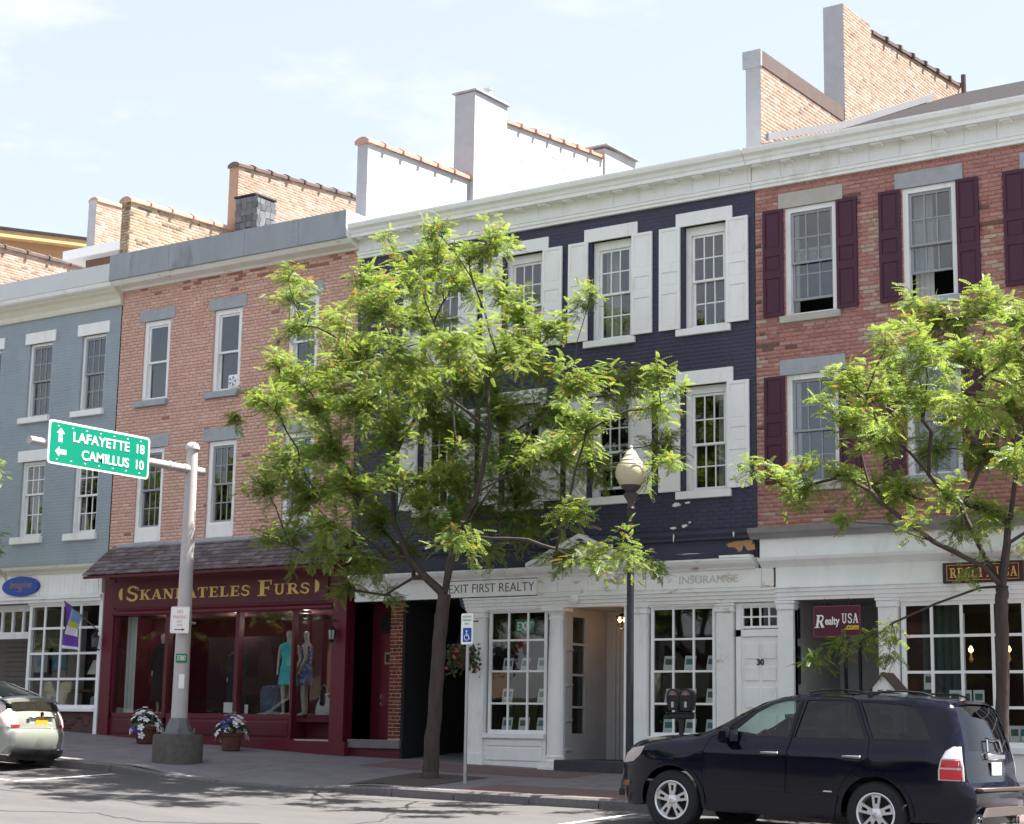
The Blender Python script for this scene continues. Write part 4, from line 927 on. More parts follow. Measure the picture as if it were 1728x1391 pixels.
for i, (a, b) in enumerate(GW):
    window(gb, a, b, 8.48, 10.16, .06, white, sashgrey, (3, 2, 3, 2), rec=.05)
    window(gb, a, b, 5.8, 7.48, .06, white, white if i in (3, 4) else sashgrey, (3, 2, 3, 2), rec=.05, meet=.58 if i == 3 else .5, curtain='both' if i == 3 else None)
    for z0, z1 in ((10.16, 10.42), (7.48, 7.73)): lintel(gb, a-.14, b+.1, z0, z1, white, .03)
    for z0, z1 in ((8.35, 8.48), (5.65, 5.8)): sill(gb, a-.19, b+.05, z0, z1, white, .08)
moulding(gb, X0, X1+.02, [(.1, 10.72), (-.05, 10.72), (-.07, 10.78), (-.07, 10.84), (-.15, 10.95), (-.22, 11.0), (-.25, 11.05), (.1, 11.06)], cream, 'cornice_moulding')
moulding(gb, X0, X1-.0, [(.1, 11.05), (-.3, 11.05), (-.36, 11.08), (-.38, 11.13), (-.38, 11.17), (.1, 11.18)], white, 'gutter')
MB().box(X0, X1-.02, -.4, .2, 11.17, 11.56).build('parapet', mat('pale_metal', (.6, .63, .64), .55, namt=.05), gb)
shell(gb, X0, X1, endgrey, steel, .1, 11.35)
party_wall(gb, -34.62, .3, [(.5, 4.55, 11.2, 13.3, 13.42, 0)], TAN, [7, 5, 4, 6, 1, 4], TAN[0])
party_wall(gb, -34.6, .3, [(4.6, 8, 11.2, 15.3, 15.45, 0)], TAN, [7, 5, 4, 5, 1, 4], endgrey)
coping(gb, -34.62, .3, .4, 4.6, 13.3, 13.42, darktile, 6); coping(gb, -34.6, .3, 4.6, 8, 15.3, 15.45, terracotta, 5, .03, False)
hb = MB().add([(-33.1, 2.3, 12.9), (-29.2, 2.3, 12.9), (-29.2, 4.3, 12.9), (-33.1, 4.3, 12.9), (-33.1, 2.3, 13.13), (-29.2, 2.3, 13.13), (-29.2, 4.3, 13.2), (-33.1, 4.3, 13.2)], [(0, 3, 2, 1), (4, 5, 6, 7), (0, 1, 5, 4), (1, 2, 6, 5), (2, 3, 7, 6), (3, 0, 4, 7)]).build('roof_hatch', white, gb)
MB().box(-32.6, -29.4, 2.6, 4.2, 11.3, 12.9).build('hatch_wall', mat('brown_panel', (.16, .09, .07), .8, namt=.2), hb)
# blue grey shopfront
moulding(gb, X0, X1-.0, [(.05, 4.95), (-.05, 4.95), (-.08, 5.0), (-.16, 5.06), (-.18, 5.12), (.05, 5.15)], cream, 'shop_cornice')
MB().box(X0, -28.5, -.02, .1, 4.4, 4.96).build('fascia', white, gb)
for i in range(40): 
    x = -28.6-i*.13
    if x > -33: MB().box(x-.124, x, -.034, -.02, 4.5, 4.93).build('fascia_board', white, gb)
moulding(gb, X0, X1-.03, [(.05, 4.34), (-.08, 4.34), (-.08, 4.39), (-.12, 4.41), (-.12, 4.46), (.05, 4.48)], white, 'architrave')
MB().bbox(-28.5, -28.4, -.05, .1, 1.5, 4.5, .006).build('corner_post', white, gb)
XG = [-30.72, -30.26, -29.72, -29.14, -28.53]; ZG = [2.13, 2.71, 3.25, 3.79, 4.29]
w4 = MB().box(-30.8, -28.5, -.01, .1, 4.29, 4.35).build('shop_window', white, gb); grid(w4, XG, ZG, .02, .05, white, shopglass, edge=.08)
# angled return light towards the door
mb = MB(); mb.box(-30.98, -30.9, .28, .34, 1.5, 4.33); mb.build('door_post', white, w4)
for c, d_ in zip(ZG, ZG[1:]): pane(w4, -30.84, (c+d_)/2, .27, d_-c-.05, .18, shopglass, rot=rad(-60))
for zz in ZG: o = MB().box(-.14, .14, -.02, .02, -.025, .025).build('glazing_bars', white, w4, loc=(-30.83, .16, zz)); o.rotation_euler = (0, 0, rad(-60))
MB().bbox(-30.8, -28.5, -.08, .1, 2.03, 2.1, .006).build('sill', white, gb)
sr = MB().box(-30.8, -28.5, .012, .1, 1.3, 2.03).build('stall_riser', mat('plum_mortar', (.1, .05, .05), .9), gb)
brick_wall(sr, -30.8, -28.5, 1.45, 2.03, [], brickset('plum', [(.1, .03, .035), (.12, .04, .045), (.08, .025, .03), (.14, .06, .06), (.05, .02, .02), (.11, .035, .03)]), [5, 3, 3, 1, 1, 2], at=.012)
mb = MB(); mb.box(-33, -30.95, .3, .36, 3.6, 3.75); mb.box(-33, -30.95, .3, .36, 4.2, 4.34)
for x in (-31.3, -31.65, -32.0): mb.box(x-.03, x+.03, .3, .36, 3.75, 4.2)
mb.build('door_transom', white, gb)
for x in (-31.13, -31.48, -31.83): pane(gb, x, 3.97, .29, .45, .33, shopglass)
mb = MB(); mb.quad((-36, 1.3, 1.4), (-30.9, 1.3, 1.4), (-30.9, 1.3, 4.3), (-36, 1.3, 4.3)); mb.build('entry_wall', mat('clapboard', (.15, .125, .115), .8, namt=.1), gb)
mb = MB()
for i in range(22): mb.box(-33, -30.9, 1.27, 1.3, 1.5+i*.11, 1.6+i*.11)
for o in [mb.build('clapboards', mat('clapboard', (.15, .125, .115)), gb)]: pass
mb = MB(); mb.quad((-30.9, 1.8, 1.5), (-28.5, 1.8, 1.5), (-28.5, 1.8, 4.3), (-30.9, 1.8, 4.3)); mb.box(-30.9, -28.5, .1, 1.8, 2.0, 2.06); mb.quad((-28.45, .1, 1.5), (-28.45, 1.8, 1.5), (-28.45, 1.8, 4.3), (-28.45, .1, 4.3)); mb.box(-30.9, -28.5, .1, 1.8, 4.28, 4.33)
mb.build('shop_interior', mat('green_brown_room', (.045, .035, .028), .9, namt=.5, nscale=2), gb)
# orange tan house beyond the roofs
tb = thing('tan_house', 'orange tan clapboard house showing its gable above the roofs at far left', 'house', (-40, 6, 11))
tan = mat('tan_siding', (.46, .29, .16), .7, namt=.06)
mb = MB(); mb.prism([(3.0, 11), (7.25, 11), (7.25, 15.1), (3.0, 14.5)], -48, -38.05, 'x'); mb.build('wall', tan, tb)
for i in range(10): MB().box(-38.05, -38.03, 3.0, 7.2, 13.0+i*.2, 13.19+i*.2).build('siding_board', tan, tb) if 13.19+i*.2 < 14.3 else None
MB().prism([(2.6, 14.42), (7.6, 15.13), (7.6, 15.32), (2.6, 14.61)], -48, -37.7, 'x').build('barge_board', mat('pale_tan', (.55, .36, .17), .7), tb)
MB().prism([(2.55, 14.61), (7.65, 15.325), (7.65, 15.4), (2.55, 14.68)], -48, -37.65, 'x').build('roof', slate, tb)
# buildings across the street, mirrored in the shop windows
def block(name, label, x0, x1, h, m, wm, gable=0, n=5, cat='building'):
    t = thing(name, label, cat, ((x0+x1)/2, -50, 0))
    P = [(x0, -1), (x1, -1), (x1, h)]+([((x0+x1)/2, h+gable)] if gable else [])+[(x0, h)]
    MB().prism(P, -60, -47).build('wall', m, t)
    if gable: MB().prism([(x0-.4, h-.1), ((x0+x1)/2, h+gable+.05), (x1+.4, h-.1), (x1+.4, h+.2), ((x0+x1)/2, h+gable+.4), (x0-.4, h+.2)], -60.5, -46.5).build('roof', slate, t)
    else: MB().box(x0-.1, x1+.1, -60, -46.6, h, h+.6).build('cornice', white, t)
    wmesh = MB().box(-.55, .55, -.05, .03, 0, 1.9).mesh('window', wm)
    for i in range(n):
        for z in ((1.2,) if gable else (1.2, 4.6)): ob('window', wmesh, t, loc=(x0+(x1-x0)*(i+.5)/n, -47+.02, z))
block('cream_house', 'cream gabled house across the street, mirrored in the left shop panes', -85.5, -81.5, 5.2, cream, dark, 2.2, 2, 'house')
block('dark_block', 'dark umber block across the street, mirrored in the leftmost shop panes', -104, -86.5, 8.5, mat('umber_wall', (.07, .035, .028), .9), dark, 0, 6)
block('brick_block', 'brick block across the street mirrored in the fur shop panes', -80.5, -69.6, 8.4, mat('dark_brick_wall', (.05, .022, .02), .9), dark, 0, 3)
block('tan_block', 'tan block across the street mirrored in the teal dress window', -69, -61, 7.6, TAN[0], dark, 0, 4)
block('white_house', 'white gabled house across the street mirrored in the realty panes', -43.6, -40.4, 4.7, cream, dark, 1.5, 1, 'house')
hd = thing('hedge', 'unseen dark hedge added across the street, darkening the low shop pane reflections', 'hedge', (-45, -45, 0))  # out of view, added to darken what the lower panes mirror
hm = MB()
for i in range(60): hm.bbox(-75+i, -73.9+i, -45.6+R.uniform(-.1, .1), -44.6+R.uniform(-.15, .15), -.5, 3.2+R.uniform(-.25, .25), .2)
hm.build('foliage', mat('hedge_leaf', (.03, .05, .015), .9, namt=.5, nscale=6, bump=1, bscale=12), hd)['kind'] = 'stuff'
block('red_block', 'dark red block across the street mirrored in the right shop panes', -34, -12, 8, mat('umber_wall', (.07, .035, .028), .9), dark, 0, 8)

# small lit ceiling spots of the fur shop
for i, (x, y) in enumerate(((-27.2, .9), (-25.5, 1.0), (-23.6, .9), (-22.6, 1.2))):
    t = thing('ceiling_spot', 'small lit ceiling spotlight inside the fur shop, %s' % ('over the dark fur coat', 'behind the mast', 'over the teal dress', 'over the handbag')[i], 'spotlight', (x, y, 3.95), 'lit spotlights in the fur shop')
    MB().lathe([(.05, .07), (.055, -.04), (.045, -.04), (.04, .0)], (x, y, 3.95), 12, cap=False).build('housing', blackmetal, t); MB().lathe([(0, -.03), (.035, -.025), (.04, 0)], (x, y, 3.95), 10, cap=False).build('bulb', mat('spot_bulb', (.9, .8, .6), .5, namt=0, emit=(1, .8, .55), estr=8), t)
    l = bpy.data.lights.new('spot_light', 'POINT'); l.energy = 2.2; l.color = (1, .85, .72); l.shadow_soft_size = .05; lo = bpy.data.objects.new('spot_light', l); C.objects.link(lo); lo.location = (x, y, 3.85); par(lo, t)

# ================================================================== signs and street furniture
def fit(o, wd, ht=None):
    bpy.context.view_layer.update(); d = o.dimensions
    s = wd/d.x*o.scale[0]; o.scale[0] = s
    if ht: o.scale[1] = ht/d.y*o.scale[1]
    return o
def rrect(x0, x1, z0, z1, r, n=5):
    P = []
    for cx, cz, a in ((x1-r, z0+r, -90), (x1-r, z1-r, 0), (x0+r, z1-r, 90), (x0+r, z0+r, 180)): P += arc(cx, cz, r, r, a, a+90, n)
    return P
mx, my = -23.04, -3.0; mz = zpave(mx, my)
mast = thing('sign_mast', 'tall tapered grey steel mast on a round concrete footing with an arm over the road', 'pole', (mx, my, mz))
MB().lathe([(.44, -.1), (.445, .42), (.43, .475), (.0, .48)], (mx, my, mz), 28).build('footing', concrete, mast, smooth=True)
mb = MB(); mb.lathe([(.3, .47), (.3, .5), (.25, .52), (.165, .74), (.16, .76)], (mx, my, mz), 8)
for i in range(4): a = math.pi/4+i*math.pi/2; mb.lathe([(.02, .5), (.02, .58), (0, .59)], (mx+.27*math.cos(a), my+.27*math.sin(a), mz), 6)
mb.build('base_plate', mat('dark_steel', (.16, .16, .17), .6, metal=.3, namt=.15), mast)
MB().lathe([(.145, .74), (.13, 2.6), (.102, 5.55), (.1, 5.6)], (mx, my, mz), 24).build('pole', polepaint, mast, smooth=True)
MB().lathe([(.1, 5.55), (.135, 5.58), (.135, 5.62), (.1, 5.68), (.05, 5.71), (0, 5.72)], (mx, my, mz), 20).build('cap', polepaint, mast, smooth=True)
ax = mx+.0
mb = MB(); mb.tube([(ax-.02, -2.66, 6.35), (ax-.02, -4.1, 6.36), (ax-.02, -6.72, 6.37)], [.075, .072, .066], 14); mb.lathe([(.09, -.02), (.09, .02)], (ax-.02, -3.55, 6.355), 14, 'y'); mb.lathe([(.088, -.2), (.088, .12)], (ax-.02, -3.0, 6.352), 14, 'y'); mb.build('arm', polepaint, mast, smooth=True)
MB().box(mx-.15, mx+.15, my-.15, my+.15, mz+2.42, mz+2.46).lathe([(.142, 2.4), (.142, 2.47)], (mx, my, mz), 20).build('strap', galv, mast)
gs = thing('destination_sign', 'green highway destination sign with white border hung on the mast arm', 'sign', (ax+.1, -5.15, 6.4))
sx = ax+.085
MB().prism(rrect(-6.3, -4.02, 6.02, 6.76, .07), sx-.02, sx, 'x').build('border', signwhite, gs)
MB().prism(rrect(-6.265, -4.055, 6.055, 6.725, .05), sx-.004, sx+.003, 'x').build('panel', signgreen, gs)
mb = MB()
for i in range(7):
    for z in (6.67, 6.11): mb.box(sx+.003, sx+.006, -6.12+i*.31, -6.085+i*.31, z-.008, z+.008)
mb.build('rivet', signwhite, gs)
mb = MB()
for y in (-5.9, -5.1, -4.4): mb.box(ax-.06, sx-.02, y-.03, y+.03, 6.26, 6.47)
mb.build('bracket', galv, gs)
for t, a, b, z in (('LAFAYETTE', -5.78, -4.51, 6.52), ('18', -4.35, -4.17, 6.52), ('CAMILLUS', -5.57, -4.5, 6.24), ('10', -4.35, -4.17, 6.24)):
    o = text(t, .24, (sx+.005, (a+b)/2, z), RIGHT, signwhite, gs, off=.003); fit(o, b-a, .165)
for (y, z, r_) in ((-6.05, 6.52, 0), (-6.03, 6.24, 90)):
    P = [(0, .12), (-.085, .03), (-.04, .03), (-.04, -.12), (.04, -.12), (.04, .03), (.085, .03)]
    c, s_ = math.cos(rad(r_)), math.sin(rad(r_)); MB().prism([(y+p[0]*c-p[1]*s_, z+p[0]*s_+p[1]*c) for p in P], sx+.003, sx+.006, 'x').build('arrow', signwhite, gs)
gs.location.y -= .11
# no parking sign strapped to the mast
npk = thing('no_parking_sign', 'white no parking sign with red print strapped to the mast', 'sign', (mx+.1, my-.2, 3.62), rotz=rad(28))
def lbuild(mb, n, m, p, **k): return mb.build(n, m, p, local=True, **k)
lbuild(MB().prism(rrect(-.17, .17, -.235, .235, .03), -.008, 0, 'y'), 'panel', signwhite, npk)
lbuild(MB().prism(rrect(-.155, .155, -.22, .22, .025), -.0092, -.008, 'y'), 'border', mat('sign_red_border', (.75, .55, .55), .4, namt=0), npk)
lbuild(MB().prism(rrect(-.148, .148, -.213, .213, .022), -.0102, -.009, 'y'), 'face', signwhite, npk)
for t, z, wd, h_ in (('NO', .145, .1, .065), ('PARKING', .05, .24, .055), ('ANY', -.03, .1, .04), ('TIME', -.09, .1, .035)): o = text(t, .08, (0, -.011, z), FRONT, mat('faded_red', (.62, .2, .18), .5, namt=0), npk, ext=.001, local=True); fit(o, wd, h_)
lbuild(MB().prism([(-.09, -.178), (.05, -.178), (.05, -.195), (.1, -.17), (.05, -.145), (.05, -.162), (-.09, -.162)], -.0115, -.01, 'y'), 'arrow', blacktxt, npk)
nt_ = thing('pole_number_tag', 'small green number tag on the lower mast', 'tag', (mx, my, 2.95), rotz=rad(38))
mb = MB(); n = 8
for i in range(n):
    a, b = rad(-90-40+80*i/n), rad(-90-40+80*(i+1)/n); r_ = .15
    mb.quad((r_*math.cos(a), r_*math.sin(a), -.08), (r_*math.cos(b), r_*math.sin(b), -.08), (r_*math.cos(b), r_*math.sin(b), .08), (r_*math.cos(a), r_*math.sin(a), .08))
lbuild(mb, 'plate', mat('tag_green', (.0, .2, .09), .4, namt=0), nt_)
o = text('3380', .1, (0, -.152, 0), FRONT, signwhite, nt_, ext=.001, local=True); fit(o, .15, .09)
st = thing('pole_sticker', 'plain white paper sticker below the green number tag on the mast', 'sticker', (mx, my, 2.55), rotz=rad(48))
lbuild(MB().box(-.05, .05, -.153, -.146, -.13, .12), 'sheet', signwhite, st)
# disabled parking sign post
px, py = -16.73, -3.02; pz = zpave(px, py)
hp = thing('disabled_parking_sign', 'slim galvanised post with a white disabled parking sign, beside the tree pit', 'sign', (px, py, pz))
MB().bbox(px-.022, px+.022, py-.02, py+.02, pz-.05, 3.6, .005).build('post', galv, hp)
pn = MB().prism(rrect(px-.115, px+.115, 3.11, 3.6, .025), py-.03, py-.022).build('panel', signwhite, hp)
MB().prism(rrect(px-.075, px+.09, 3.15, 3.37, .012), py-.033, py-.03).build('blue_square', signblue, hp)
mb = MB(); cx, cz = px+.0, 3.245
mb.lathe([(.0, -.0), (.016, 0.0), (.016, .002), (0, .002)], (cx-.005, py-.036, cz+.075), 10, 'y'); mb.tube([(cx-.005, py-.035, cz+.05), (cx, py-.035, cz), (cx+.035, py-.035, cz), (cx+.05, py-.035, cz-.05), (cx+.065, py-.035, cz-.045)], .008, 5); mb.tube([(a, py-.035, b) for a, b in arc(cx+.0, cz-.025, .045, .045, 110, 330, 12)], .006, 5); mb.tube([(cx-.004, py-.035, cz+.03), (cx+.03, py-.035, cz+.026)], .006, 4)
mb.build('wheelchair_symbol', signwhite, hp)
for t, z, wd, h_ in (('RESERVED', 3.545, .17, .035), ('PARKING', 3.49, .16, .035), ('ONLY', 3.435, .1, .03)): o = text(t, .06, (px, py-.032, z), FRONT, mat('sign_print_green', (.05, .3, .15), .5, namt=0), hp, ext=.001); fit(o, wd, h_)
# street lamp
lx, ly = -13.57, -3.3; lz = zpave(lx, ly)
lp = thing('street_lamp', 'dark fluted street lamp with a cream acorn globe, in front of the white entry', 'street lamp', (lx, ly, lz))
mb = MB(); mb.lathe([(.15, 0), (.15, .08), (.13, .1), (.12, .2), (.09, .26), (.065, .34), (.06, .5), (.056, 1.2), (.053, 4.0), (.05, 4.02), (.072, 4.06), (.05, 4.1), (.046, 4.2)], (lx, ly, lz), 16); mb.build('post', lampblue, lp, smooth=True)
ztop = 5.36
mb = MB(); mb.lathe([(.046, -.32), (.075, -.3), (.05, -.27), (.05, -.2), (.1, -.12), (.11, -.08), (.075, -.05), (.14, .02), (.16, .05), (.14, .06)], (lx, ly, ztop), 18); mb.build('fitter', mat('bronze_brown', (.07, .05, .06), .5, namt=.1), lp, smooth=True)
MB().tube([(lx, ly, lz+4.15), (lx, ly, ztop-.3)], .048, 14).build('upper_post', lampblue, lp, smooth=True)
gl = mat('acorn_globe', (.52, .47, .34), .3, namt=.04, spec=.5)
MB().lathe([(.13, .03), (.18, .08), (.225, .17), (.235, .25), (.22, .33), (.17, .405), (.155, .42), (.16, .435), (.13, .455), (.1, .5), (.1, .515), (.085, .53), (.07, .565), (.035, .59), (.02, .61), (.03, .63), (.02, .65), (0, .66)], (lx, ly, ztop), 28).build('globe', gl, lp, smooth=True)
# double parking meter
qx, qy = -12.6, -3.5; qz = zpave(qx, qy)
pm = thing('parking_meter', 'black twin headed parking meter on one post between lamp and dark suv', 'parking meter', (qx, qy, qz))
MB().tube([(qx, qy, qz), (qx, qy, 1.98)], .035, 12).build('post', blackmetal, pm, smooth=True)
MB().bbox(qx-.19, qx+.19, qy-.06, qy+.06, 1.98, 2.06, .015).bbox(qx-.21, qx+.21, qy-.065, qy+.065, 2.055, 2.075, .006).build('crossbar', blackmetal, pm)
for dx in (-.105, .105):
    P = [(qx+dx-.07, 2.1), (qx+dx+.07, 2.1), (qx+dx+.1, 2.22)]+arc(qx+dx, 2.3, .103, .103, -10, 190, 12)+[(qx+dx-.1, 2.22)]
    h = MB().prism(P, qy-.065, qy+.065).build('meter_head', blackmetal, pm)
    MB().prism(arc(qx+dx, 2.31, .07, .07, 0, 180, 10), qy-.069, qy-.064).build('dial_window', mat('meter_glass', (.12, .11, .12), .15, namt=0), h)
    MB().prism([(qx+dx-.03, 2.31), (qx+dx+.03, 2.31), (qx+dx+.02, 2.35), (qx+dx-.02, 2.35)], qy-.071, qy-.068).build('dial', mat('meter_dial', (.3, .12, .1) if dx < 0 else (.25, .25, .27), .5, namt=0), h)
    MB().box(qx+dx-.02, qx+dx+.02, qy-.07, qy-.064, 2.14, 2.22).build('coin_plate', galv, h)
# shop signs
ov = thing('oval_sign', 'blue oval hanging sign with gilt script over the blue grey shop', 'sign', (-31.0, -.05, 4.71))
E_ = [(-31.0+.6*math.cos(2*math.pi*i/40), 4.71+.215*math.sin(2*math.pi*i/40)) for i in range(40)]
MB().prism(E_, -.09, -.04).build('board', mat('oval_blue', (.012, .045, .3), .35, namt=.05), ov)
MB().prism([(-31.0+.575*math.cos(2*math.pi*i/40), 4.71+.195*math.sin(2*math.pi*i/40)) for i in range(40)], -.0925, -.089).build('face', mat('oval_blue_face', (.016, .06, .36), .35, namt=.05), ov)
o = text('Imagine', .2, (-31.0, -.095, 4.74), FRONT, mat('dull_gold', (.35, .22, .1), .5, namt=0), ov, shear=.35, ext=.002); fit(o, .72, .2)
MB().box(-31.1, -30.9, -.096, -.092, 4.6, 4.61).build('flourish', mat('dull_gold', (.35, .22, .1)), ov)
fl = thing('flag', 'purple and light blue hanging flag with a yellow basket motif on an angled pole', 'flag', (-28.45, -.1, 3.7))
MB().tube([(-28.46, -.03, 3.68), (-28.95, -.62, 4.3)], .013, 6).build('pole', mat('flag_pole', (.1, .07, .06), .5), fl)
def flagpt(u, v):  # u along the pole from its tip, v down
    p = Vector((-28.93, -.6, 4.28)).lerp(Vector((-28.7, -.32, 3.99)), u)
    return (p.x+.05*math.sin(v*5+u*3)-.02*v, p.y-.03+.06*math.sin(u*9+v*2), p.z-v*(.95-.25*u)+.0)
def flagcol(u, v):
    if v > .93: return 3
    if .42 < u < .8 and .28 < v < .45: return 2
    if .38 < u < .9 and .45 <= v < .62: return 3
    if v < .5 and u > .35: return 1
    return 0
n = 14; mb = MB()
for i in range(n):
    for j in range(n):
        mb.mi = flagcol((i+.5)/n, (j+.5)/n); mb.quad(flagpt(i/n, j/n), flagpt((i+1)/n, j/n), flagpt((i+1)/n, (j+1)/n), flagpt(i/n, (j+1)/n))
mb.build('cloth', [mat('flag_purple', (.14, .05, .34), .8, namt=.06), mat('flag_sky', (.22, .36, .6), .8, namt=.06), mat('flag_yellow', (.6, .55, .05), .8, namt=.06), mat('flag_white', (.7, .7, .72), .8, namt=.04)], fl)
s = thing('wall_lantern', 'black lantern on the white corner post beside the purple flag', 'lantern', (-28.43, -.12, 3.5))
mb = MB(); mb.lathe([(0, .2), (.02, .15), (.09, .08), (.09, .05)], (-28.43, -.18, 3.5), 6); mb.lathe([(.07, -.14), (.03, -.17), (0, -.18)], (-28.43, -.18, 3.5), 6); mb.tube([(-28.43, -.18, 3.35), (-28.43, -.05, 3.3)], .015, 6); mb.build('cage', blackmetal, s)
MB().lathe([(.065, -.14), (.08, .06)], (-28.43, -.18, 3.5), 6).build('lantern_glass', mat('smoky_glass', (.08, .08, .1), .15, namt=0), s)
ef = thing('realty_fascia_sign', 'thin black lettered white fascia sign EXIT FIRST REALTY right of the alley tree', 'sign', (-18.5, -.05, 4.28))
MB().box(-19.48, -17.42, -.05, -.03, 4.13, 4.42).build('board', white, ef)
o = text('EXIT FIRST REALTY', .2, (-18.42, -.052, 4.275), FRONT, blacktxt, ef, ext=.002, off=-.002); fit(o, 1.86, .155)
o = text('INSURANCE', .2, (-14.02, -.071, 4.275), FRONT, mat('ghost_lettering', (.5, .5, .48), .7, namt=.1), nb, ext=.001, off=.004); fit(o, 1.1, .13)
text('A', .12, (-13.2, -.04, 4.85), FRONT, blacktxt, nb, ext=.001)
hg = thing('hanging_realty_sign', 'maroon hanging sign reading RealtyUSA .com in the recessed doorway', 'sign', (-11.75, -.05, 3.55))
MB().bbox(-12.14, -11.35, -.07, -.03, 3.31, 3.79, .004).build('board', mat('sign_maroon', (.085, .008, .03), .4, namt=.04), hg)
mb = MB()
for a in ((-12.14, -11.35, 3.78, 3.79), (-12.14, -11.35, 3.31, 3.32), (-12.14, -12.13, 3.32, 3.78), (-11.36, -11.35, 3.32, 3.78)): mb.box(a[0], a[1], -.074, -.069, a[2], a[3])
mb.build('border', mat('sign_pink', (.3, .08, .13), .4), hg)
mb = MB(); [mb.tube([(x, -.05, 3.79), (x, -.05, 3.92)], .012, 6) for x in (-11.95, -11.55)]; mb.build('chain', blackmetal, hg)
serif('R', -12.125, 3.45, .2, -.073, signwhite, hg, big=1.0, shear=.18, thick=.004)
o = text('ealty', .2, (-11.822, -.078, 3.55), FRONT, signwhite, hg, ext=.002, off=.005); fit(o, .245, .165)
serif('USA', -11.665, 3.515, .15, -.073, signwhite, hg, width=.29, big=1.0, thick=.004)
o = text('.com', .1, (-11.5, -.074, 3.455), FRONT, mat('sign_yellow', (.7, .5, .03), .5, namt=0), hg, ext=.002, shear=.2, off=.004); fit(o, .24, .07)
ru = thing('realty_board', 'dark maroon framed board with gilt letters REALTY USA over the right shop window', 'sign', (-9.35, -.12, 4.22))
MB().bbox(-9.97, -8.72, -.16, -.06, 4.07, 4.38, .012).build('frame', mat('dark_walnut', (.05, .02, .025), .4), ru)
MB().box(-9.9, -8.79, -.166, -.158, 4.11, 4.34).build('face', maroondark, ru)
mb = MB()
for a in ((-9.9, -8.79, 4.335, 4.342), (-9.9, -8.79, 4.108, 4.115), (-9.9, -9.893, 4.115, 4.335), (-8.797, -8.79, 4.115, 4.335)): mb.box(a[0], a[1], -.17, -.165, a[2], a[3])
mb.build('border', gold, ru)
serif('REALTY USA', -9.85, 4.15, .145, -.166, gold, ru, width=1.04, big=1.0, thick=.004)
# flower pots
def flowerpot(x, y, label, spill):
    z = zpave(x, y); t = thing('flower_pot', label, 'flower pot', (x, y, z), 'flower pots before the fur shop')
    MB().lathe([(.16, 0), (.17, .02), (.2, .26), (.23, .27), (.235, .33), (.21, .33), (.2, .29), (0, .28)], (x, y, z), 20).build('pot', mat('terracotta_pot', (.11, .048, .036), .8, namt=.15), t, smooth=True)
    L = MB(); F_ = [MB(), MB()]
    for i in range(170):
        a, r_ = R.uniform(0, 6.28), .33*math.sqrt(R.random()); h = .33+.3*(1-(r_/.35)**2)*R.uniform(.5, 1); c = Vector((x+r_*math.cos(a), y+r_*math.sin(a), z+h))
        d = Vector((R.uniform(-1, 1), R.uniform(-1, 1), R.uniform(-.4, .6))).normalized()*.045; u = d.orthogonal()*.5
        L.quad(c-d, c+u, c+d, c-u)
    for i in range(62+spill*6):
        a, r_ = R.uniform(0, 6.28), .34*math.sqrt(R.random()); h = .34+.34*(1-(r_/.38)**2)*R.uniform(.55, 1.15)-.25*R.random()*(r_ > .26)
        c = Vector((x+r_*math.cos(a), y+r_*math.sin(a), z+h))
        if spill and i > 60: c = Vector((x-.2+R.uniform(-.1, .1), y-.22+R.uniform(-.05, .05), z+.12+R.uniform(-.05, .1)))
        nrm = (c-Vector((x, y, z+.2))).normalized(); u = nrm.orthogonal().normalized(); v = nrm.cross(u); s_ = R.uniform(.045, .065); m = F_[R.random() < .2]
        for k in range(5):
            b = k*1.2566; p = [c, c+(u*math.cos(b-.5)+v*math.sin(b-.5))*s_+nrm*.01, c+(u*math.cos(b)+v*math.sin(b))*s_*1.25, c+(u*math.cos(b+.5)+v*math.sin(b+.5))*s_+nrm*.01]
            m.add(p, [(0, 1, 2, 3)])
    L.build('leaves', mat('pot_leaf', (.03, .07, .02), .6), t)['kind'] = 'stuff'
    F_[0].build('white_flowers', mat('petal_white', (.8, .8, .82), .6, namt=.03), t)['kind'] = 'stuff'; F_[1].build('blue_flowers', mat('petal_blue', (.05, .06, .3), .6), t)['kind'] = 'stuff'
flowerpot(-26.1, -.85, 'terracotta pot of white and blue flowers left of the mast', 0)
flowerpot(-23.85, -.8, 'terracotta pot of white and blue flowers right of the mast', 0)
# hanging flower basket by the alley
bx, by, bz = -18.62, -.55, 3.1
hb_ = thing('hanging_basket', 'hanging basket of trailing plants with pink flowers by the alley pilaster', 'flower basket', (bx, by, bz))
MB().lathe([(.0, -.28), (.12, -.24), (.2, -.05), (.21, 0)], (bx, by, bz), 14).build('basket', mat('coir', (.08, .05, .03), .95), hb_)
mb = MB(); [mb.tube([(bx+.2*math.cos(a), by+.2*math.sin(a), bz), (bx, by, bz+.55)], .005, 4) for a in (0, 2.1, 4.2)]; mb.tube([(bx, by, bz+.55), (bx-.05, -.05, bz+.6)], .012, 6); mb.build('bracket', blackmetal, hb_)
L = MB(); P_ = MB()
for i in range(420):
    a, r_ = R.uniform(0, 6.28), .3*math.sqrt(R.random()); dz = R.uniform(-.5, .15)*(r_/.36)+R.uniform(-.02, .22)*(1-r_/.4); c = Vector((bx+r_*math.cos(a), by+r_*math.sin(a), bz+dz)); d = Vector((R.uniform(-1, 1), R.uniform(-1, 1), R.uniform(-1, .5))).normalized()*.04; u = d.orthogonal()*.5; L.quad(c-d, c+u, c+d, c-u)
    if i % 11 == 0: d *= .8; u = d.orthogonal(); P_.quad(c-d+Vector((0, -.03, .03)), c+u+Vector((0, -.03, .03)), c+d+Vector((0, -.03, .03)), c-u+Vector((0, -.03, .03)))
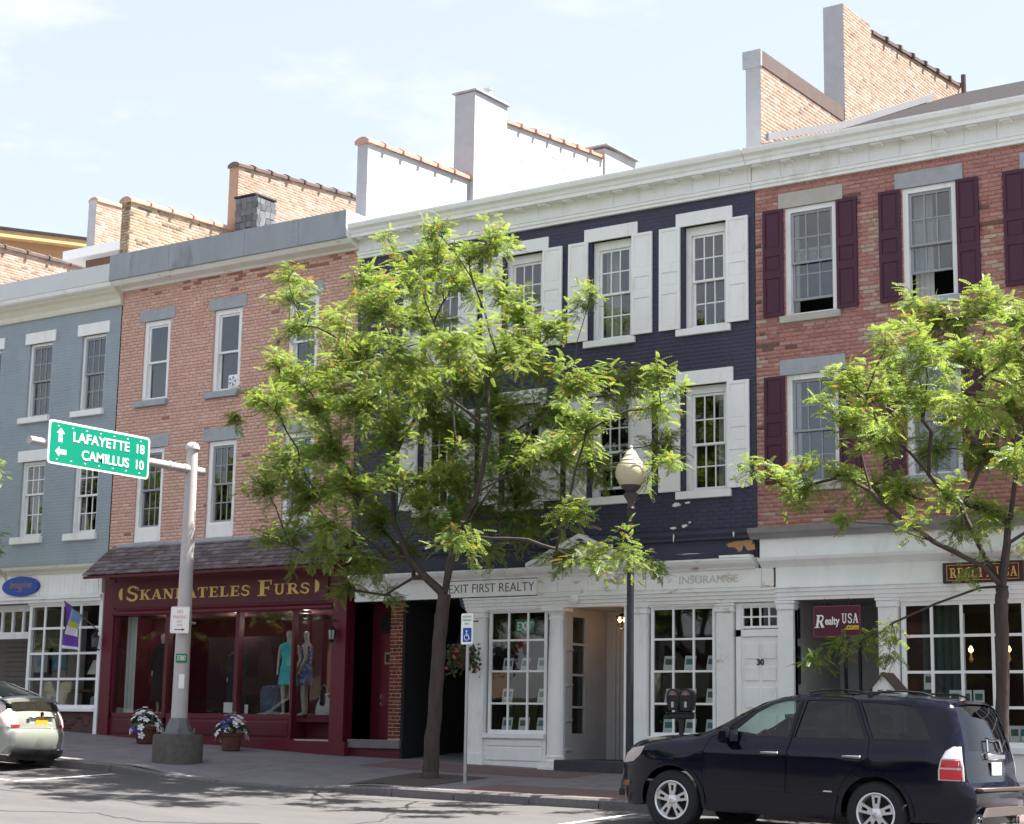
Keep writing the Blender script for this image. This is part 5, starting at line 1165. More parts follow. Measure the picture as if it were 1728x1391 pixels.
L.build('foliage', mat('basket_leaf', (.045, .075, .02), .6), hb_)['kind'] = 'stuff'; P_.build('pink_flowers', mat('petal_pink', (.5, .06, .12), .6), hb_)['kind'] = 'stuff'
# dolls house shaped leaflet box behind the suv
dx_, dy_ = -10.56, -.95; dz_ = zpave(dx_, dy_)
dh = thing('leaflet_house', 'small white house shaped leaflet box with a dark pitched roof behind the dark suv', 'leaflet box', (dx_, dy_, dz_))
MB().bbox(dx_-.05, dx_+.05, dy_-.05, dy_+.05, dz_-.02, 2.2, .006).build('post', white, dh)
MB().prism([(dx_-.17, 2.2), (dx_+.17, 2.2), (dx_+.17, 2.5), (dx_, 2.68), (dx_-.17, 2.5)], dy_-.14, dy_+.2).build('wall', white, dh)
for s_ in (-1, 1): MB().prism([(dx_+s_*.22, 2.44), (dx_+s_*.215, 2.475), (dx_, 2.715), (dx_, 2.68)], dy_-.19, dy_+.25).build('roof', mat('small_roof', (.09, .06, .06), .8, namt=.2), dh)
for x in (-.09, .05): MB().box(dx_+x, dx_+x+.08, dy_-.145, dy_-.138, 2.36, 2.46).build('window', mat('small_window', (.15, .17, .2), .3), dh)
# listing sheets on the realty shelves: each one a card of its own
cb = [mat('photo_%s' % n, c, .4, namt=.5, nscale=25) for n, c in (('green', (.08, .14, .08)), ('blue', (.1, .2, .3)), ('teal', (.06, .2, .22)))]
spots = []
for z, lbls in ((1.77, ('lowest shelf',)), (2.27, ('middle shelf',)), (2.81, ('upper shelf',))):
    for k, x in enumerate((-18.2, -17.84, -17.46)):
        if z == 2.27 and k == 1: continue
        spots.append((x, z, 'window left of the round column', lbls[0], ('left', 'middle', 'right')[k]))
    for k, x in enumerate((-14.92, -14.52, -14.12)):
        spots.append((x, z, 'window behind the parking meter', lbls[0], ('left', 'middle', 'right')[k]))
for x, z, wn, sh_, pos in spots:
    t = thing('listing_card', 'white property card, %s on the %s of the %s' % (pos, sh_, wn), 'card', (x, .2, z), 'property cards in the realty windows', rotz=R.uniform(-.25, .25))
    q = MB().box(-.1, .1, -.004, .004, 0, .25).build('sheet', card, t, local=True); q.rotation_euler = (rad(-14), 0, 0)
    p = MB().box(-.075, .075, -.006, -.003, .1, .2).build('photo', R.choice(cb), t, local=True); p.rotation_euler = (rad(-14), 0, 0)
for i, (x, z) in enumerate(((-10.35, 2.5), (-9.95, 2.24), (-9.78, 2.24), (-9.58, 2.24), (-9.05, 1.72), (-8.9, 1.72))):
    t = thing('listing_card', ['property card at mid height in front of the green curtain', 'leftmost low property card in the right shop window', 'second low property card in the right shop window', 'third low property card in the right shop window', 'property card at the foot of the right window by the trunk', 'outermost property card at the foot of the right window'][i], 'card', (x, .18, z), 'property cards in the right shop', rotz=R.uniform(-.2, .2))
    MB().box(-.085, .085, -.004, .004, 0, .25).build('sheet', card, t, local=True); MB().box(-.06, .06, -.006, -.003, .1, .2).build('photo', R.choice(cb), t, local=True)
ex = thing('exit_sign', 'green and white EXIT realty sign hanging high in the left white shop window', 'sign', (-17.85, .2, 3.6))
MB().box(-18.03, -17.64, .19, .205, 3.48, 3.73).build('board', mat('exit_green', (.02, .22, .15), .4), ex); o = text('EXIT', .2, (-17.835, .186, 3.6), FRONT, signwhite, ex, ext=.002, off=.006); fit(o, .32, .15)
rs = thing('red_banner', 'dark red banner hanging at the left end inside the left white shop window', 'banner', (-18.15, .5, 3.5)); MB().box(-18.25, -18.05, .6, .62, 3.2, 3.84).build('cloth', mat('banner_red', (.3, .04, .03), .8), rs)
pt = thing('potted_plant', 'green potted plant at the foot of the window behind the parking meter', 'plant', (-14.93, .35, 1.75))
MB().lathe([(.06, 0), (.09, .16), (.0, .16)], (-14.93, .35, 1.75), 12).build('pot', mat('blue_pot', (.1, .2, .35), .4), pt); L = MB()
for i in range(120): c = Vector((-14.93+R.gauss(0, .07), .35+R.gauss(0, .05), 2.02+R.gauss(0, .07))); d = Vector((R.uniform(-1, 1), R.uniform(-1, 1), R.uniform(-.3, 1))).normalized()*.04; u = d.orthogonal()*.4; L.quad(c-d, c+u, c+d, c-u)
L.build('leaves', mat('houseplant', (.05, .16, .03), .6), pt)['kind'] = 'stuff'
# blue grey shop window display
tl = thing('table_lamp', 'white shaded table lamp standing in the blue grey shop window', 'lamp', (-29.05, .5, 2.55))
MB().lathe([(.22, 0), (.1, .3)], (-29.05, .5, 2.82), 18).build('lamp_shade', mat('shade_white', (.62, .6, .55), .8), tl, smooth=True); MB().lathe([(.08, 0), (.07, .03), (.05, .1), (.06, .2), (.02, .3)], (-29.05, .5, 2.5), 12).build('base', mat('dark_green_glaze', (.02, .05, .03), .3), tl, smooth=True)
tbm = thing('display_table', 'dark display table carrying the lamp in the blue grey shop window', 'table', (-29.1, .6, 2.06))
MB().bbox(-29.9, -28.7, .3, .9, 2.44, 2.5, .01).build('tabletop', mat('dark_wood', (.06, .035, .02), .5), tbm)
for a, b in ((-29.85, .34), (-28.75, .34), (-29.85, .86), (-28.75, .86)): MB().box(a-.025, a+.025, b-.025, b+.025, 2.06, 2.44).build('leg', mat('dark_wood', (.06, .035, .02)), tbm)
pf = thing('framed_picture', 'dark framed picture on the clapboard entry wall at far left', 'picture', (-31.6, 1.25, 3.2))
MB().box(-31.95, -31.4, 1.2, 1.27, 2.85, 3.45).build('frame', blackmetal, pf); MB().box(-31.9, -31.45, 1.192, 1.2, 2.9, 3.4).build('mount', mat('picture_mount', (.3, .3, .3), .6), pf); MB().box(-31.78, -31.56, 1.186, 1.193, 3.03, 3.26).build('print', cb[1], pf)
for i, (x, z, c, lb) in enumerate(((-30.3, 2.06, (.06, .09, .12), 'dark patterned cushion heap left in the blue grey shop window'), (-28.85, 2.06, (.3, .33, .35), 'pale folded throw at the right foot of the blue grey shop window'), (-30.1, 2.9, (.05, .16, .28), 'blue hanging cloth at the left of the blue grey shop window'))):
    t = thing(['cushion', 'folded_throw', 'hanging_cloth'][i], lb, ['cushion', 'throw', 'cloth'][i], (x, .4, z))
    MB().bbox(x-.2, x+.2, .3, .45, z, z+.3+.1*(i == 2), .05).build('fabric', mat('display_cloth_%s' % ('dark', 'pale', 'blue')[i], c, .9, namt=.4, nscale=12), t)
# fur shop display: mannequins, bag, cards
skin = mat('mannequin_skin', (.42, .36, .3), .5, namt=.04)
def mannequin(x, y, z, face, label, cloth, kind, h=1.72):
    t = thing('mannequin', label, 'mannequin', (x, y, z), 'mannequins in the fur shop windows', rotz=face)
    k = h/1.72
    J = {'pel': (0, 0, .92, .115), 'wst': (0, 0, 1.08, .095), 'chs': (0, .01, 1.28, .12), 'nk0': (0, .01, 1.42, .06), 'nk1': (0, 0, 1.5, .045), 'hd0': (0, -.02, 1.58, .075), 'hd1': (0, -.01, 1.68, .07),
         'hl': (-.09, 0, .86, .095), 'kl': (-.085, -.02, .48, .055), 'al': (-.08, .02, .08, .035), 'fl': (-.085, -.12, .03, .03), 'hr': (.09, 0, .86, .095), 'kr': (.09, -.03, .48, .055), 'ar': (.085, .0, .08, .035), 'fr': (.09, -.14, .03, .03),
         'sl': (-.17, 0, 1.39, .05), 'el': (-.22, .03, 1.13, .036), 'wl': (-.2, -.06, .9, .026), 'dl': (-.19, -.09, .8, .025), 'sr': (.17, 0, 1.39, .05), 'er': (.23, .03, 1.13, .036), 'wr': (.19, -.08, .92, .026), 'dr': (.17, -.12, .83, .025)}
    Ed = [('pel', 'wst'), ('wst', 'chs'), ('chs', 'nk0'), ('nk0', 'nk1'), ('nk1', 'hd0'), ('hd0', 'hd1'), ('pel', 'hl'), ('hl', 'kl'), ('kl', 'al'), ('al', 'fl'), ('pel', 'hr'), ('hr', 'kr'), ('kr', 'ar'), ('ar', 'fr'), ('chs', 'sl'), ('sl', 'el'), ('el', 'wl'), ('wl', 'dl'), ('chs', 'sr'), ('sr', 'er'), ('er', 'wr'), ('wr', 'dr')]
    ks = list(J); me = bpy.data.meshes.new('body'); me.from_pydata([tuple(v*k for v in J[q][:3]) for q in ks], [(ks.index(a), ks.index(b)) for a, b in Ed], [])
    me.materials.append(skin); o = ob('body', me, t, local=True)
    m = o.modifiers.new('skin', 'SKIN'); sl_ = me.skin_vertices[0].data if me.skin_vertices else None
    if sl_ is None:
        bmx = bmesh.new(); bmx.from_mesh(me); bmx.verts.layers.skin.verify(); bmx.to_mesh(me); bmx.free(); sl_ = me.skin_vertices[0].data
    for i, q in enumerate(ks): sl_[i].radius = (J[q][3]*k, J[q][3]*k*.9); sl_[i].use_root = (q == 'pel')
    s2 = o.modifiers.new('sub', 'SUBSURF'); s2.levels = s2.render_levels = 1
    prof = {'dress': [(.175, .62), (.165, .8), (.15, .95), (.125, 1.08), (.145, 1.27), (.16, 1.36), (.08, 1.44)], 'coat': [(.22, .3), (.2, .7), (.18, 1.0), (.18, 1.25), (.2, 1.38), (.1, 1.47)]}[kind]
    mb = MB(); n = 18; b = 0
    for r_, hh in prof:
        for i in range(n): a = 2*math.pi*i/n; rr = r_*(1+.05*math.sin(a*6+hh*9)); mb.v.append((rr*math.cos(a)*1.12*k, rr*math.sin(a)*.8*k, hh*k))
    for i in range(len(prof)-1):
        for j in range(n): mb.f.append((i*n+j, i*n+(j+1) % n, (i+1)*n+(j+1) % n, (i+1)*n+j)); mb.m.append(0)
    mb.build('dress' if kind == 'dress' else 'coat', cloth, t, local=True, smooth=True)
    if kind == 'coat':
        mb = MB(); [mb.tube([(s_*.19*k, 0, 1.38*k), (s_*.25*k, .02, 1.12*k), (s_*.22*k, -.06, .9*k)], [.07, .06, .055], 8) for s_ in (-1, 1)]; mb.build('sleeve', cloth, t, local=True, smooth=True)
    return t
mannequin(-23.5, .35, 1.97, rad(20), 'mannequin in a teal sleeveless dress, in the fur shop window', mat('teal_cloth', (.03, .42, .44), .6, namt=.25, nscale=9), 'dress')
mannequin(-23.32, .66, 1.97, rad(-60), 'mannequin in a navy patterned dress beside the white handbag', mat('navy_print', (.06, .08, .22), .7, namt=.2, nscale=10, col2=(.3, .32, .45), c2scale=14, c2pos=(.5, .56)), 'dress')
mannequin(-27.05, .45, 1.97, rad(10), 'mannequin in a long dark fur coat left of the mast', mat('dark_fur', (.025, .018, .016), .95, namt=.4, nscale=30), 'coat')
mannequin(-25.1, .6, 1.9, rad(0), 'mannequin in a dark wrap with a pale collar behind the mast', mat('charcoal_fur', (.03, .028, .035), .95, namt=.4, nscale=30), 'coat', 1.6)
ts = thing('display_cloth', 'tall crimson cloth hanging beside the pale curtain in the fur shop', 'cloth', (-27.5, .6, 2)); MB().bbox(-27.72, -27.25, .7, .76, 2.6, 3.98, .02).build('fabric', mat('magenta_cloth', (.22, .015, .07), .7, namt=.25, nscale=5), ts)
hbg = thing('handbag', 'white slouchy handbag with a dark scarf in the fur shop doorway window', 'handbag', (-22.87, .72, 1.97)); HB = Vector((-.55, -.03, 0))
mb = MB(); mb.lathe([(.0, 0), (.17, .01), (.22, .08), (.2, .2), (.13, .34), (.06, .42), (.03, .44)], (-22.32, .75, 1.99), 16); [setattr(mb, 'v', [(x, .75+(y-.75)*.45, z) for x, y, z in mb.v])]; mb.v = [(a+HB.x, b+HB.y, c) for a, b, c in mb.v]; mb.build('bag', mat('white_leather', (.6, .58, .56), .5, namt=.08), hbg, smooth=True)
MB().tube([(-22.95, .69, 2.38), (-22.93, .69, 2.55), (-22.87, .69, 2.6), (-22.8, .69, 2.55), (-22.77, .69, 2.38)], .014, 6).build('handle', mat('bag_handle', (.25, .22, .2), .5), hbg); MB().bbox(-22.91, -22.79, .59, .65, 2.2, 2.5, .03).build('scarf', mat('dark_scarf', (.02, .02, .03), .8), hbg)
sc_ = thing('sale_card', 'white price card propped low in the dark middle window', 'card', (-24.85, .15, 2.05)); MB().bbox(-24.98, -24.72, .13, .145, 2.04, 2.24, .004).build('sheet', card, sc_)
sc_ = thing('sale_card', 'tiny white card at the left foot of the teal dress window', 'card', (-24.38, .15, 2.05)); MB().bbox(-24.42, -24.33, .13, .145, 2.03, 2.2, .004).build('sheet', card, sc_)
vs_ = thing('display_stool', 'mottled fabric covered stool left of the teal dress mannequin', 'stool', (-24.0, .6, 1.97)); MB().lathe([(.0, .62), (.25, .6), (.3, .5), (.28, .05), (.25, 0)], (-24.0, .55, 1.97), 18).build('cover', mat('mottled_fabric', (.05, .06, .12), .8, namt=.5, nscale=10, col2=(.2, .25, .28), c2scale=8), vs_, smooth=True)

# ================================================================== trees
def leafmat(name, c, tr):
    m = bpy.data.materials.new(name); m.use_nodes = True; t = m.node_tree; MATS[name] = m; t.nodes.remove(t.nodes['Principled BSDF'])
    a = N(t, 'ShaderNodeBsdfDiffuse'); a.inputs[0].default_value = (*c, 1); b = N(t, 'ShaderNodeBsdfTranslucent'); b.inputs[0].default_value = (*tr, 1)
    g = N(t, 'ShaderNodeBsdfGlossy'); g.inputs['Roughness'].default_value = .45; g.inputs[0].default_value = (.9, .95, 1, 1)
    x = N(t, 'ShaderNodeMixShader'); x.inputs[0].default_value = .45; y = N(t, 'ShaderNodeMixShader'); y.inputs[0].default_value = .025
    t.links.new(a.outputs[0], x.inputs[1]); t.links.new(b.outputs[0], x.inputs[2]); t.links.new(x.outputs[0], y.inputs[1]); t.links.new(g.outputs[0], y.inputs[2]); t.links.new(y.outputs[0], t.nodes['Material Output'].inputs[0]); return m
LEAF = [leafmat('leaf_green', (.13, .19, .032), (.32, .44, .07)), leafmat('leaf_lime', (.155, .215, .045), (.36, .46, .085)), leafmat('leaf_deep', (.1, .15, .028), (.24, .36, .05)), leafmat('leaf_amber', (.22, .15, .04), (.38, .24, .05))]
def frond_template():
    V = []; n = 6
    for i in range(n):
        t = (i+.7)/n; x = .185*t; z = -.04*t*t; l = .05*(1-.35*abs(t-.45)*1.6); wd = .0125
        for s in (-1, 1):
            a = rad(58-20*t)*s; dx, dy = math.cos(a), math.sin(a); px, py = -dy*wd*s, dx*wd*s; dz = -.012
            b = Vector((x, 0, z)); V += [b, b+Vector((dx*l*.5+px, dy*l*.5+py, dz*.4)), b+Vector((dx*l, dy*l, dz)), b+Vector((dx*l*.5-px, dy*l*.5-py, dz*.4))]
    return np.array([tuple(v) for v in V])
FT = frond_template()
def fronds(P, D, size, mix):
    """P (n,3) bases, D (n,3) directions"""
    n = len(P); D = D/np.linalg.norm(D, axis=1, keepdims=True)
    up = np.array([[0, 0, 1.]])+NR.normal(0, .45, (n, 3)); Y = np.cross(up, D); Y /= np.linalg.norm(Y, axis=1, keepdims=True); Z = np.cross(D, Y)
    s = NR.uniform(.75, 1.25, n)*size; Rm = np.stack([D, Y, Z], 2)*s[:, None, None]
    V = np.einsum('nij,kj->nki', Rm, FT)+P[:, None, :]
    k = len(FT); F = np.arange(n*k).reshape(-1, 4); mi = np.repeat(NR.choice(4, n, p=mix), k//4)
    return V.reshape(-1, 3), F, mi
def tree(name, label, trunk, leaders, blobs, dens=1.0, r0=.13, size=.86, mix=(.42, .44, .08, .06)):
    base = trunk[0]; t = thing(name, label, 'tree', base, 'honey locust street trees' if 'street' in label else None)
    nodes = []; par_ = []
    def add(p, q): nodes.append(Vector(p)); par_.append(q); return len(nodes)-1
    prev = -1; trunk_ids = []
    for p in trunk: prev = add(p, prev); trunk_ids.append(prev)
    fork = prev
    for Ld in leaders:
        prev = fork
        for p in Ld: prev = add(p, prev)
    first = len(trunk)-1; fp = nodes[fork]
    cnt0 = {}
    tips = {}
    for (x, y, z, r_) in sorted(blobs, key=lambda b: (Vector(b[:3])-fp).length):
        c = Vector((x, y, z)); best = None
        for i in range(first, len(nodes)):
            d = c-nodes[i]; L = d.length; dl = (nodes[i]-fp).length
            cost = L+.25*dl+(1.2*max(0, nodes[i].z-z-.15))
            if par_[i] >= 0 and L > .01:
                dirn = (nodes[i]-nodes[par_[i]]).normalized(); cost += .35*L*(1-dirn.dot(d/L))
            if best is None or cost < best[0]: best = (cost, i)
        i = best[1]; a = nodes[i]; L = (c-a).length; k = max(1, int(L/.28)); prev = i
        for j in range(1, k+1):
            f = j/k; p = a.lerp(c, f)+Vector((R.gauss(0, .03), R.gauss(0, .03), .12*L*math.sin(math.pi*f)*.5+R.gauss(0, .025)))*(1 if j < k else 0)
            prev = add(p, prev)
        tips[prev] = r_
    n = len(nodes); load = [0.]*n
    for i in range(n-1, -1, -1):
        load[i] += tips.get(i, 0)**1.2*2+.03
        if par_[i] >= 0: load[par_[i]] += load[i]
    tot = load[fork]; rr = [max(.007, r0*.82*(l/tot)**.5) for l in load]
    for q, i in enumerate(trunk_ids): rr[i] = r0*(1.28 if q == 0 else 1.06 if q == 1 else 1-.12*q/len(trunk))
    kids = [[] for _ in range(n)]
    for i in range(1, n): kids[par_[i]].append(i)
    tp, tr_ = [], []
    for q, (i, j) in enumerate(zip(trunk_ids, trunk_ids[1:]+[trunk_ids[-1]])):
        kk = 6 if i != j else 1
        for f in range(kk): tp.append(nodes[i].lerp(nodes[j], f/kk)+Vector((R.gauss(0, .006), R.gauss(0, .006), 0))); tr_.append((rr[i]+(rr[j]-rr[i])*f/kk)*R.uniform(.95, 1.06))
    MB().tube(tp, tr_, 16).build('trunk', bark, t, smooth=True)
    mb = MB(); stack = [(fork, k) for k in kids[fork]]
    while stack:
        p, i = stack.pop(); path = [nodes[p], nodes[i]]; rad_ = [min(rr[p], rr[i]*1.15), rr[i]]
        while kids[i]:
            ks = sorted(kids[i], key=lambda q: -load[q]); stack += [(i, q) for q in ks[1:]]; i = ks[0]; path.append(nodes[i]); rad_.append(rr[i])
        rad_[-1] *= .6; mb.tube(path, rad_, 7 if rad_[0] > .02 else 5)
    # twigs and fronds
    P, D = [], []
    for (x, y, z, r_) in blobs:
        c = Vector((x, y, z)); nt_ = max(4, int(12*dens*(r_/.35)))
        near = min(range(first, n), key=lambda i: (nodes[i]-c).length)
        od = (c-nodes[par_[near]]); od = od.normalized() if od.length > 1e-4 else Vector((0, 0, 1))
        for q in range(nt_):
            d = (od*.7+Vector((R.gauss(0, .75), R.gauss(0, .75), R.gauss(.05, .55)))).normalized(); L = r_*R.uniform(.7, 2.0)
            a = c-od*r_*R.uniform(0, .5); m_ = a+d*L*.55+Vector((0, 0, .05)); e = a+d*L+Vector((0, 0, -.12*L))
            mb.tube([a, m_, e], [.006, .0045, .003], 4, cap=False)
            k = max(5, int(24*dens*L/.4))
            for j in range(k):
                f = R.uniform(.15, 1); p = (a.lerp(m_, f/.55) if f < .55 else m_.lerp(e, (f-.55)/.45))+Vector((R.gauss(0, .05), R.gauss(0, .05), R.gauss(0, .05)))
                s_ = Vector((R.gauss(0, 1), R.gauss(0, 1), R.gauss(-.05, .35))).normalized()
                P.append(p+s_*.01); D.append(s_*1.0+d*.5+Vector((0, 0, -.1)))
    mb.build('branches', bark, t, smooth=True)
    V, F, mi = fronds(np.array([tuple(p) for p in P]), np.array([tuple(d) for d in D]), size, mix)
    ob('crown', np_mesh('crown', V, F, LEAF, mi), t)
    return t
T1 = [(-16.81, -3.95, 9.63, 0.25), (-17.79, -2.72, 9.6, 0.36), (-17.68, -3.42, 9.12, 0.41), (-17.52, -2.48, 9.21, 0.42), (-19.1, -2.4, 10.24, 0.17), (-17.68, -4.64, 8.85, 0.3), (-17.25, -4.85, 8.27, 0.42), (-19.12, -1.55, 8.97, 0.48), (-15.81, -3.86, 9.26, 0.28), (-16.19, -3.96, 9.09, 0.24), (-17.53, -0.92, 10.36, 0.17), (-20.87, -3.02, 9.64, 0.23), (-22.03, -1.55, 9.66, 0.33), (-20.5, -2.99, 8.73, 0.33), (-20.38, -2.34, 8.96, 0.23), (-19.83, -4.3, 7.69, 0.28), (-21.16, -2.36, 7.95, 0.48), (-21.13, -1.43, 8.34, 0.49), (-19.28, -2.81, 8.1, 0.46), (-22.55, -1.93, 7.83, 0.24), (-22.72, -2.21, 7.41, 0.2), (-19.6, -4.64, 6.91, 0.39), (-21.0, -1.87, 7.47, 0.56), (-19.34, -2.54, 7.32, 0.53), (-17.41, -3.69, 7.35, 0.5), (-15.89, -4.78, 7.56, 0.41), (-18.12, -1.44, 7.81, 0.54), (-16.26, -3.01, 7.74, 0.48), (-16.48, -2.02, 8.56, 0.4), (-17.31, -1.38, 9.21, 0.33), (-15.87, -2.04, 8.28, 0.35), (-15.83, -1.22, 8.95, 0.22), (-14.26, -3.32, 8.5, 0.12), (-16.45, -1.7, 7.8, 0.36), (-14.81, -3.12, 7.09, 0.35), (-15.49, -1.16, 7.44, 0.36), (-14.78, -1.38, 7.44, 0.35), (-12.41, -4.51, 6.75, 0.22), (-12.21, -4.36, 6.46, 0.17), (-12.79, -4.03, 6.39, 0.24), (-14.31, -1.04, 6.46, 0.31), (-13.19, -3.16, 5.71, 0.23), (-20.23, -2.39, 6.58, 0.54), (-20.16, -3.7, 6.29, 0.42), (-21.29, -2.87, 5.85, 0.38), (-19.89, -3.36, 5.61, 0.5), (-18.74, -3.5, 5.62, 0.51), (-18.52, -2.56, 6.63, 0.52), (-18.36, -2.56, 5.81, 0.52), (-18.47, -1.28, 7.02, 0.57), (-17.66, -2.17, 6.01, 0.55), (-17.53, -1.18, 7.17, 0.56), (-17.18, -1.47, 6.27, 0.55), (-16.71, -0.94, 7.13, 0.53), (-15.73, -2.21, 6.16, 0.5), (-13.76, -4.25, 6.09, 0.36), (-15.41, -1.46, 6.05, 0.35), (-17.22, -1.04, 5.61, 0.47), (-17.92, -1.28, 5.42, 0.47), (-17.92, -2.62, 5.18, 0.37), (-19.39, -2.04, 5.21, 0.47), (-18.75, -4.06, 4.97, 0.4), (-21.72, -1.57, 5.27, 0.39), (-21.49, -2.61, 5.05, 0.21), (-19.24, -3.76, 4.64, 0.29), (-18.96, -2.86, 4.51, 0.34), (-19.3, -1.48, 4.85, 0.27), (-16.92, -0.94, 5.2, 0.36), (-13.86, -4.55, 4.84, 0.27), (-15.93, -1.7, 4.58, 0.29), (-14.26, -3.26, 4.33, 0.23), (-13.11, -4.3, 4.32, 0.25), (-13.54, -2.72, 4.29, 0.21), (-19.68, -2.44, 4.12, 0.24), (-18.95, -2.38, 4.0, 0.18), (-15.63, -4.72, 4.57, 0.26), (-16.71, -2.44, 4.65, 0.21), (-17.09, -4.72, 7.51, 0.37), (-18.44, -2.03, 7.22, 0.51), (-19.05, -3.58, 8.35, 0.22)]
T2 = [(-9.65, -1.78, 7.97, 0.26), (-9.31, -1.38, 7.83, 0.37), (-8.09, -3.28, 7.38, 0.29), (-8.36, -1.31, 7.73, 0.31), (-9.12, -4.06, 6.94, 0.25), (-8.26, -4.99, 6.51, 0.34), (-8.49, -2.9, 6.84, 0.4), (-7.14, -5.17, 6.29, 0.33), (-9.44, -4.51, 6.33, 0.25), (-10.17, -3.67, 6.17, 0.2), (-9.82, -2.86, 6.48, 0.35), (-8.4, -4.68, 5.97, 0.38), (-7.61, -5.13, 5.75, 0.4), (-8.22, -1.83, 6.33, 0.38), (-9.16, -4.04, 5.66, 0.36), (-9.51, -1.47, 5.89, 0.4), (-8.71, -1.71, 5.71, 0.39), (-7.58, -3.79, 5.34, 0.27), (-9.92, -3.46, 5.97, 0.24), (-11.59, -3.22, 5.49, 0.15), (-11.46, -2.72, 5.41, 0.21), (-10.9, -2.92, 5.28, 0.25), (-10.92, -3.06, 5.52, 0.17), (-10.39, -2.82, 5.39, 0.3), (-10.4, -1.54, 5.42, 0.31), (-9.16, -3.27, 4.96, 0.27), (-8.54, -3.58, 4.89, 0.23), (-11.23, -2.42, 5.06, 0.17), (-9.63, -4.35, 4.55, 0.14), (-8.75, -4.1, 4.46, 0.17), (-9.21, -1.39, 4.76, 0.27), (-8.19, -3.22, 4.75, 0.25), (-7.92, -3.11, 4.59, 0.2), (-8.35, -3.29, 3.97, 0.14), (-10.69, -3.05, 2.88, 0.15), (-9.93, -2.95, 3.1, 0.16), (-9.45, -3.29, 3.14, 0.14), (-10.34, -2.93, 3.02, 0.15), (-9.69, -2.92, 2.8, 0.13), (-6.58, -5.06, 6.61, 0.43), (-7.17, -2.79, 6.4, 0.47), (-6.84, -3.43, 5.57, 0.45), (-7.36, -2.58, 5.09, 0.39), (-6.37, -3.89, 6.51, 0.37), (-6.89, -2.47, 6.03, 0.47), (-7.62, -2.35, 4.5, 0.29)]
tz = zpave(-17.75, -2.6)
tree('street_tree', 'honey locust street tree in front of the navy building, left of the lamp', [(-17.74, -2.6, tz-.05), (-17.72, -2.6, tz+.25), (-17.66, -2.6, 2.4), (-17.58, -2.6, 3.6), (-17.53, -2.6, 3.95)],
     [[(-17.9, -2.65, 4.25), (-18.3, -2.6, 4.6), (-18.55, -2.7, 5.2), (-18.7, -2.6, 6.2), (-18.75, -2.7, 7.5)], [(-17.46, -2.6, 4.5), (-17.3, -2.5, 5.1), (-16.9, -2.6, 5.6), (-16.75, -2.5, 6.6), (-16.9, -2.4, 7.6)], [(-17.2, -2.8, 4.6), (-16.6, -3.1, 5.2), (-15.7, -3.3, 6.0)], [(-17.6, -2.2, 4.9), (-17.7, -2.1, 6.2), (-17.8, -2.3, 8.0)]], T1, r0=.12)
tree('street_tree', 'honey locust street tree before the red brick building, behind the dark suv', [(-8.14, -3.0, zpave(-8.1, -3)-.05), (-8.13, -3.0, 1.3), (-8.09, -3.0, 2.5), (-8.07, -3.0, 3.5), (-8.06, -3, 3.75)],
     [[(-8.3, -3.0, 4.2), (-8.6, -2.9, 4.8), (-9.1, -3.0, 5.6)], [(-7.95, -3.05, 4.3), (-7.75, -3.2, 5.2), (-7.6, -3, 6.2)], [(-8.2, -3.3, 4.0), (-8.7, -3.7, 4.3), (-9.5, -3.6, 4.9)], [(-8.4, -2.9, 3.75), (-9.0, -2.95, 3.55), (-9.6, -3, 3.3)]], T2, r0=.092)
T3 = [(-29.3, -2.6, 6.9, .3), (-29.55, -2.9, 6.6, .35), (-29.2, -2.6, 5.55, .3), (-29.6, -2.4, 5.3, .4), (-30.3, -2.7, 7.2, .6), (-30.6, -2.5, 6.2, .6), (-30.4, -2.9, 5.2, .5), (-31.2, -2.4, 7.6, .7), (-31.5, -2.8, 6.6, .7), (-31.2, -3.2, 5.4, .6), (-32, -2.6, 7.0, .7), (-31.6, -2.2, 8.3, .5)]
T3 = [(x-.08, y, z, r_) for x, y, z, r_ in T3]
tree('street_tree', 'honey locust street tree whose leaf tips enter at the left edge', [(-31.9, -2.7, zpave(-31.9, -2.7)), (-31.88, -2.7, 2.2), (-31.8, -2.7, 3.6), (-31.75, -2.7, 4.3)], [[(-31.3, -2.7, 5.0), (-30.9, -2.6, 5.8)], [(-32, -2.6, 5.2), (-32, -2.5, 6.5)]], T3, dens=.8)
# trees across the street, mirrored in the panes
def park_tree(x, y, h, label):
    bl = []
    for i in range(60):
        a, e = R.uniform(0, 6.28), R.uniform(-.5, 1.4); r_ = h*.33; bl.append((x+r_*math.cos(a)*math.cos(e)*R.uniform(.5, 1), y+r_*math.sin(a)*math.cos(e)*R.uniform(.5, 1), h*.62+r_*math.sin(e)*R.uniform(.6, 1), h*.085))
    return tree('park_tree', label, [(x, y, -.5), (x, y, 1.5), (x+.1, y, h*.35)], [[(x+.3, y, h*.5), (x+.2, y, h*.7)]], bl, dens=.4, r0=.2, size=4.5)
pt0 = park_tree(-52, -41, 15, 'broad tree across the street mirrored in the middle lower panes')
for x, y, sc, lb in ((-70, -42, 1.05, 'broad tree across the street mirrored in the salmon wall panes'), (-37, -41, .95, 'broad tree across the street mirrored in the navy wall panes'), (-22, -42, .9, 'broad tree across the street mirrored in the plum shuttered panes'), (-86, -43, 1.0, 'broad tree across the street mirrored in the blue grey wall panes')):
    c = copy_tree(pt0); c.location = (x, y, -.5); c.rotation_euler = (0, 0, R.uniform(0, 6)); c.scale = (sc,)*3; c['label'] = lb

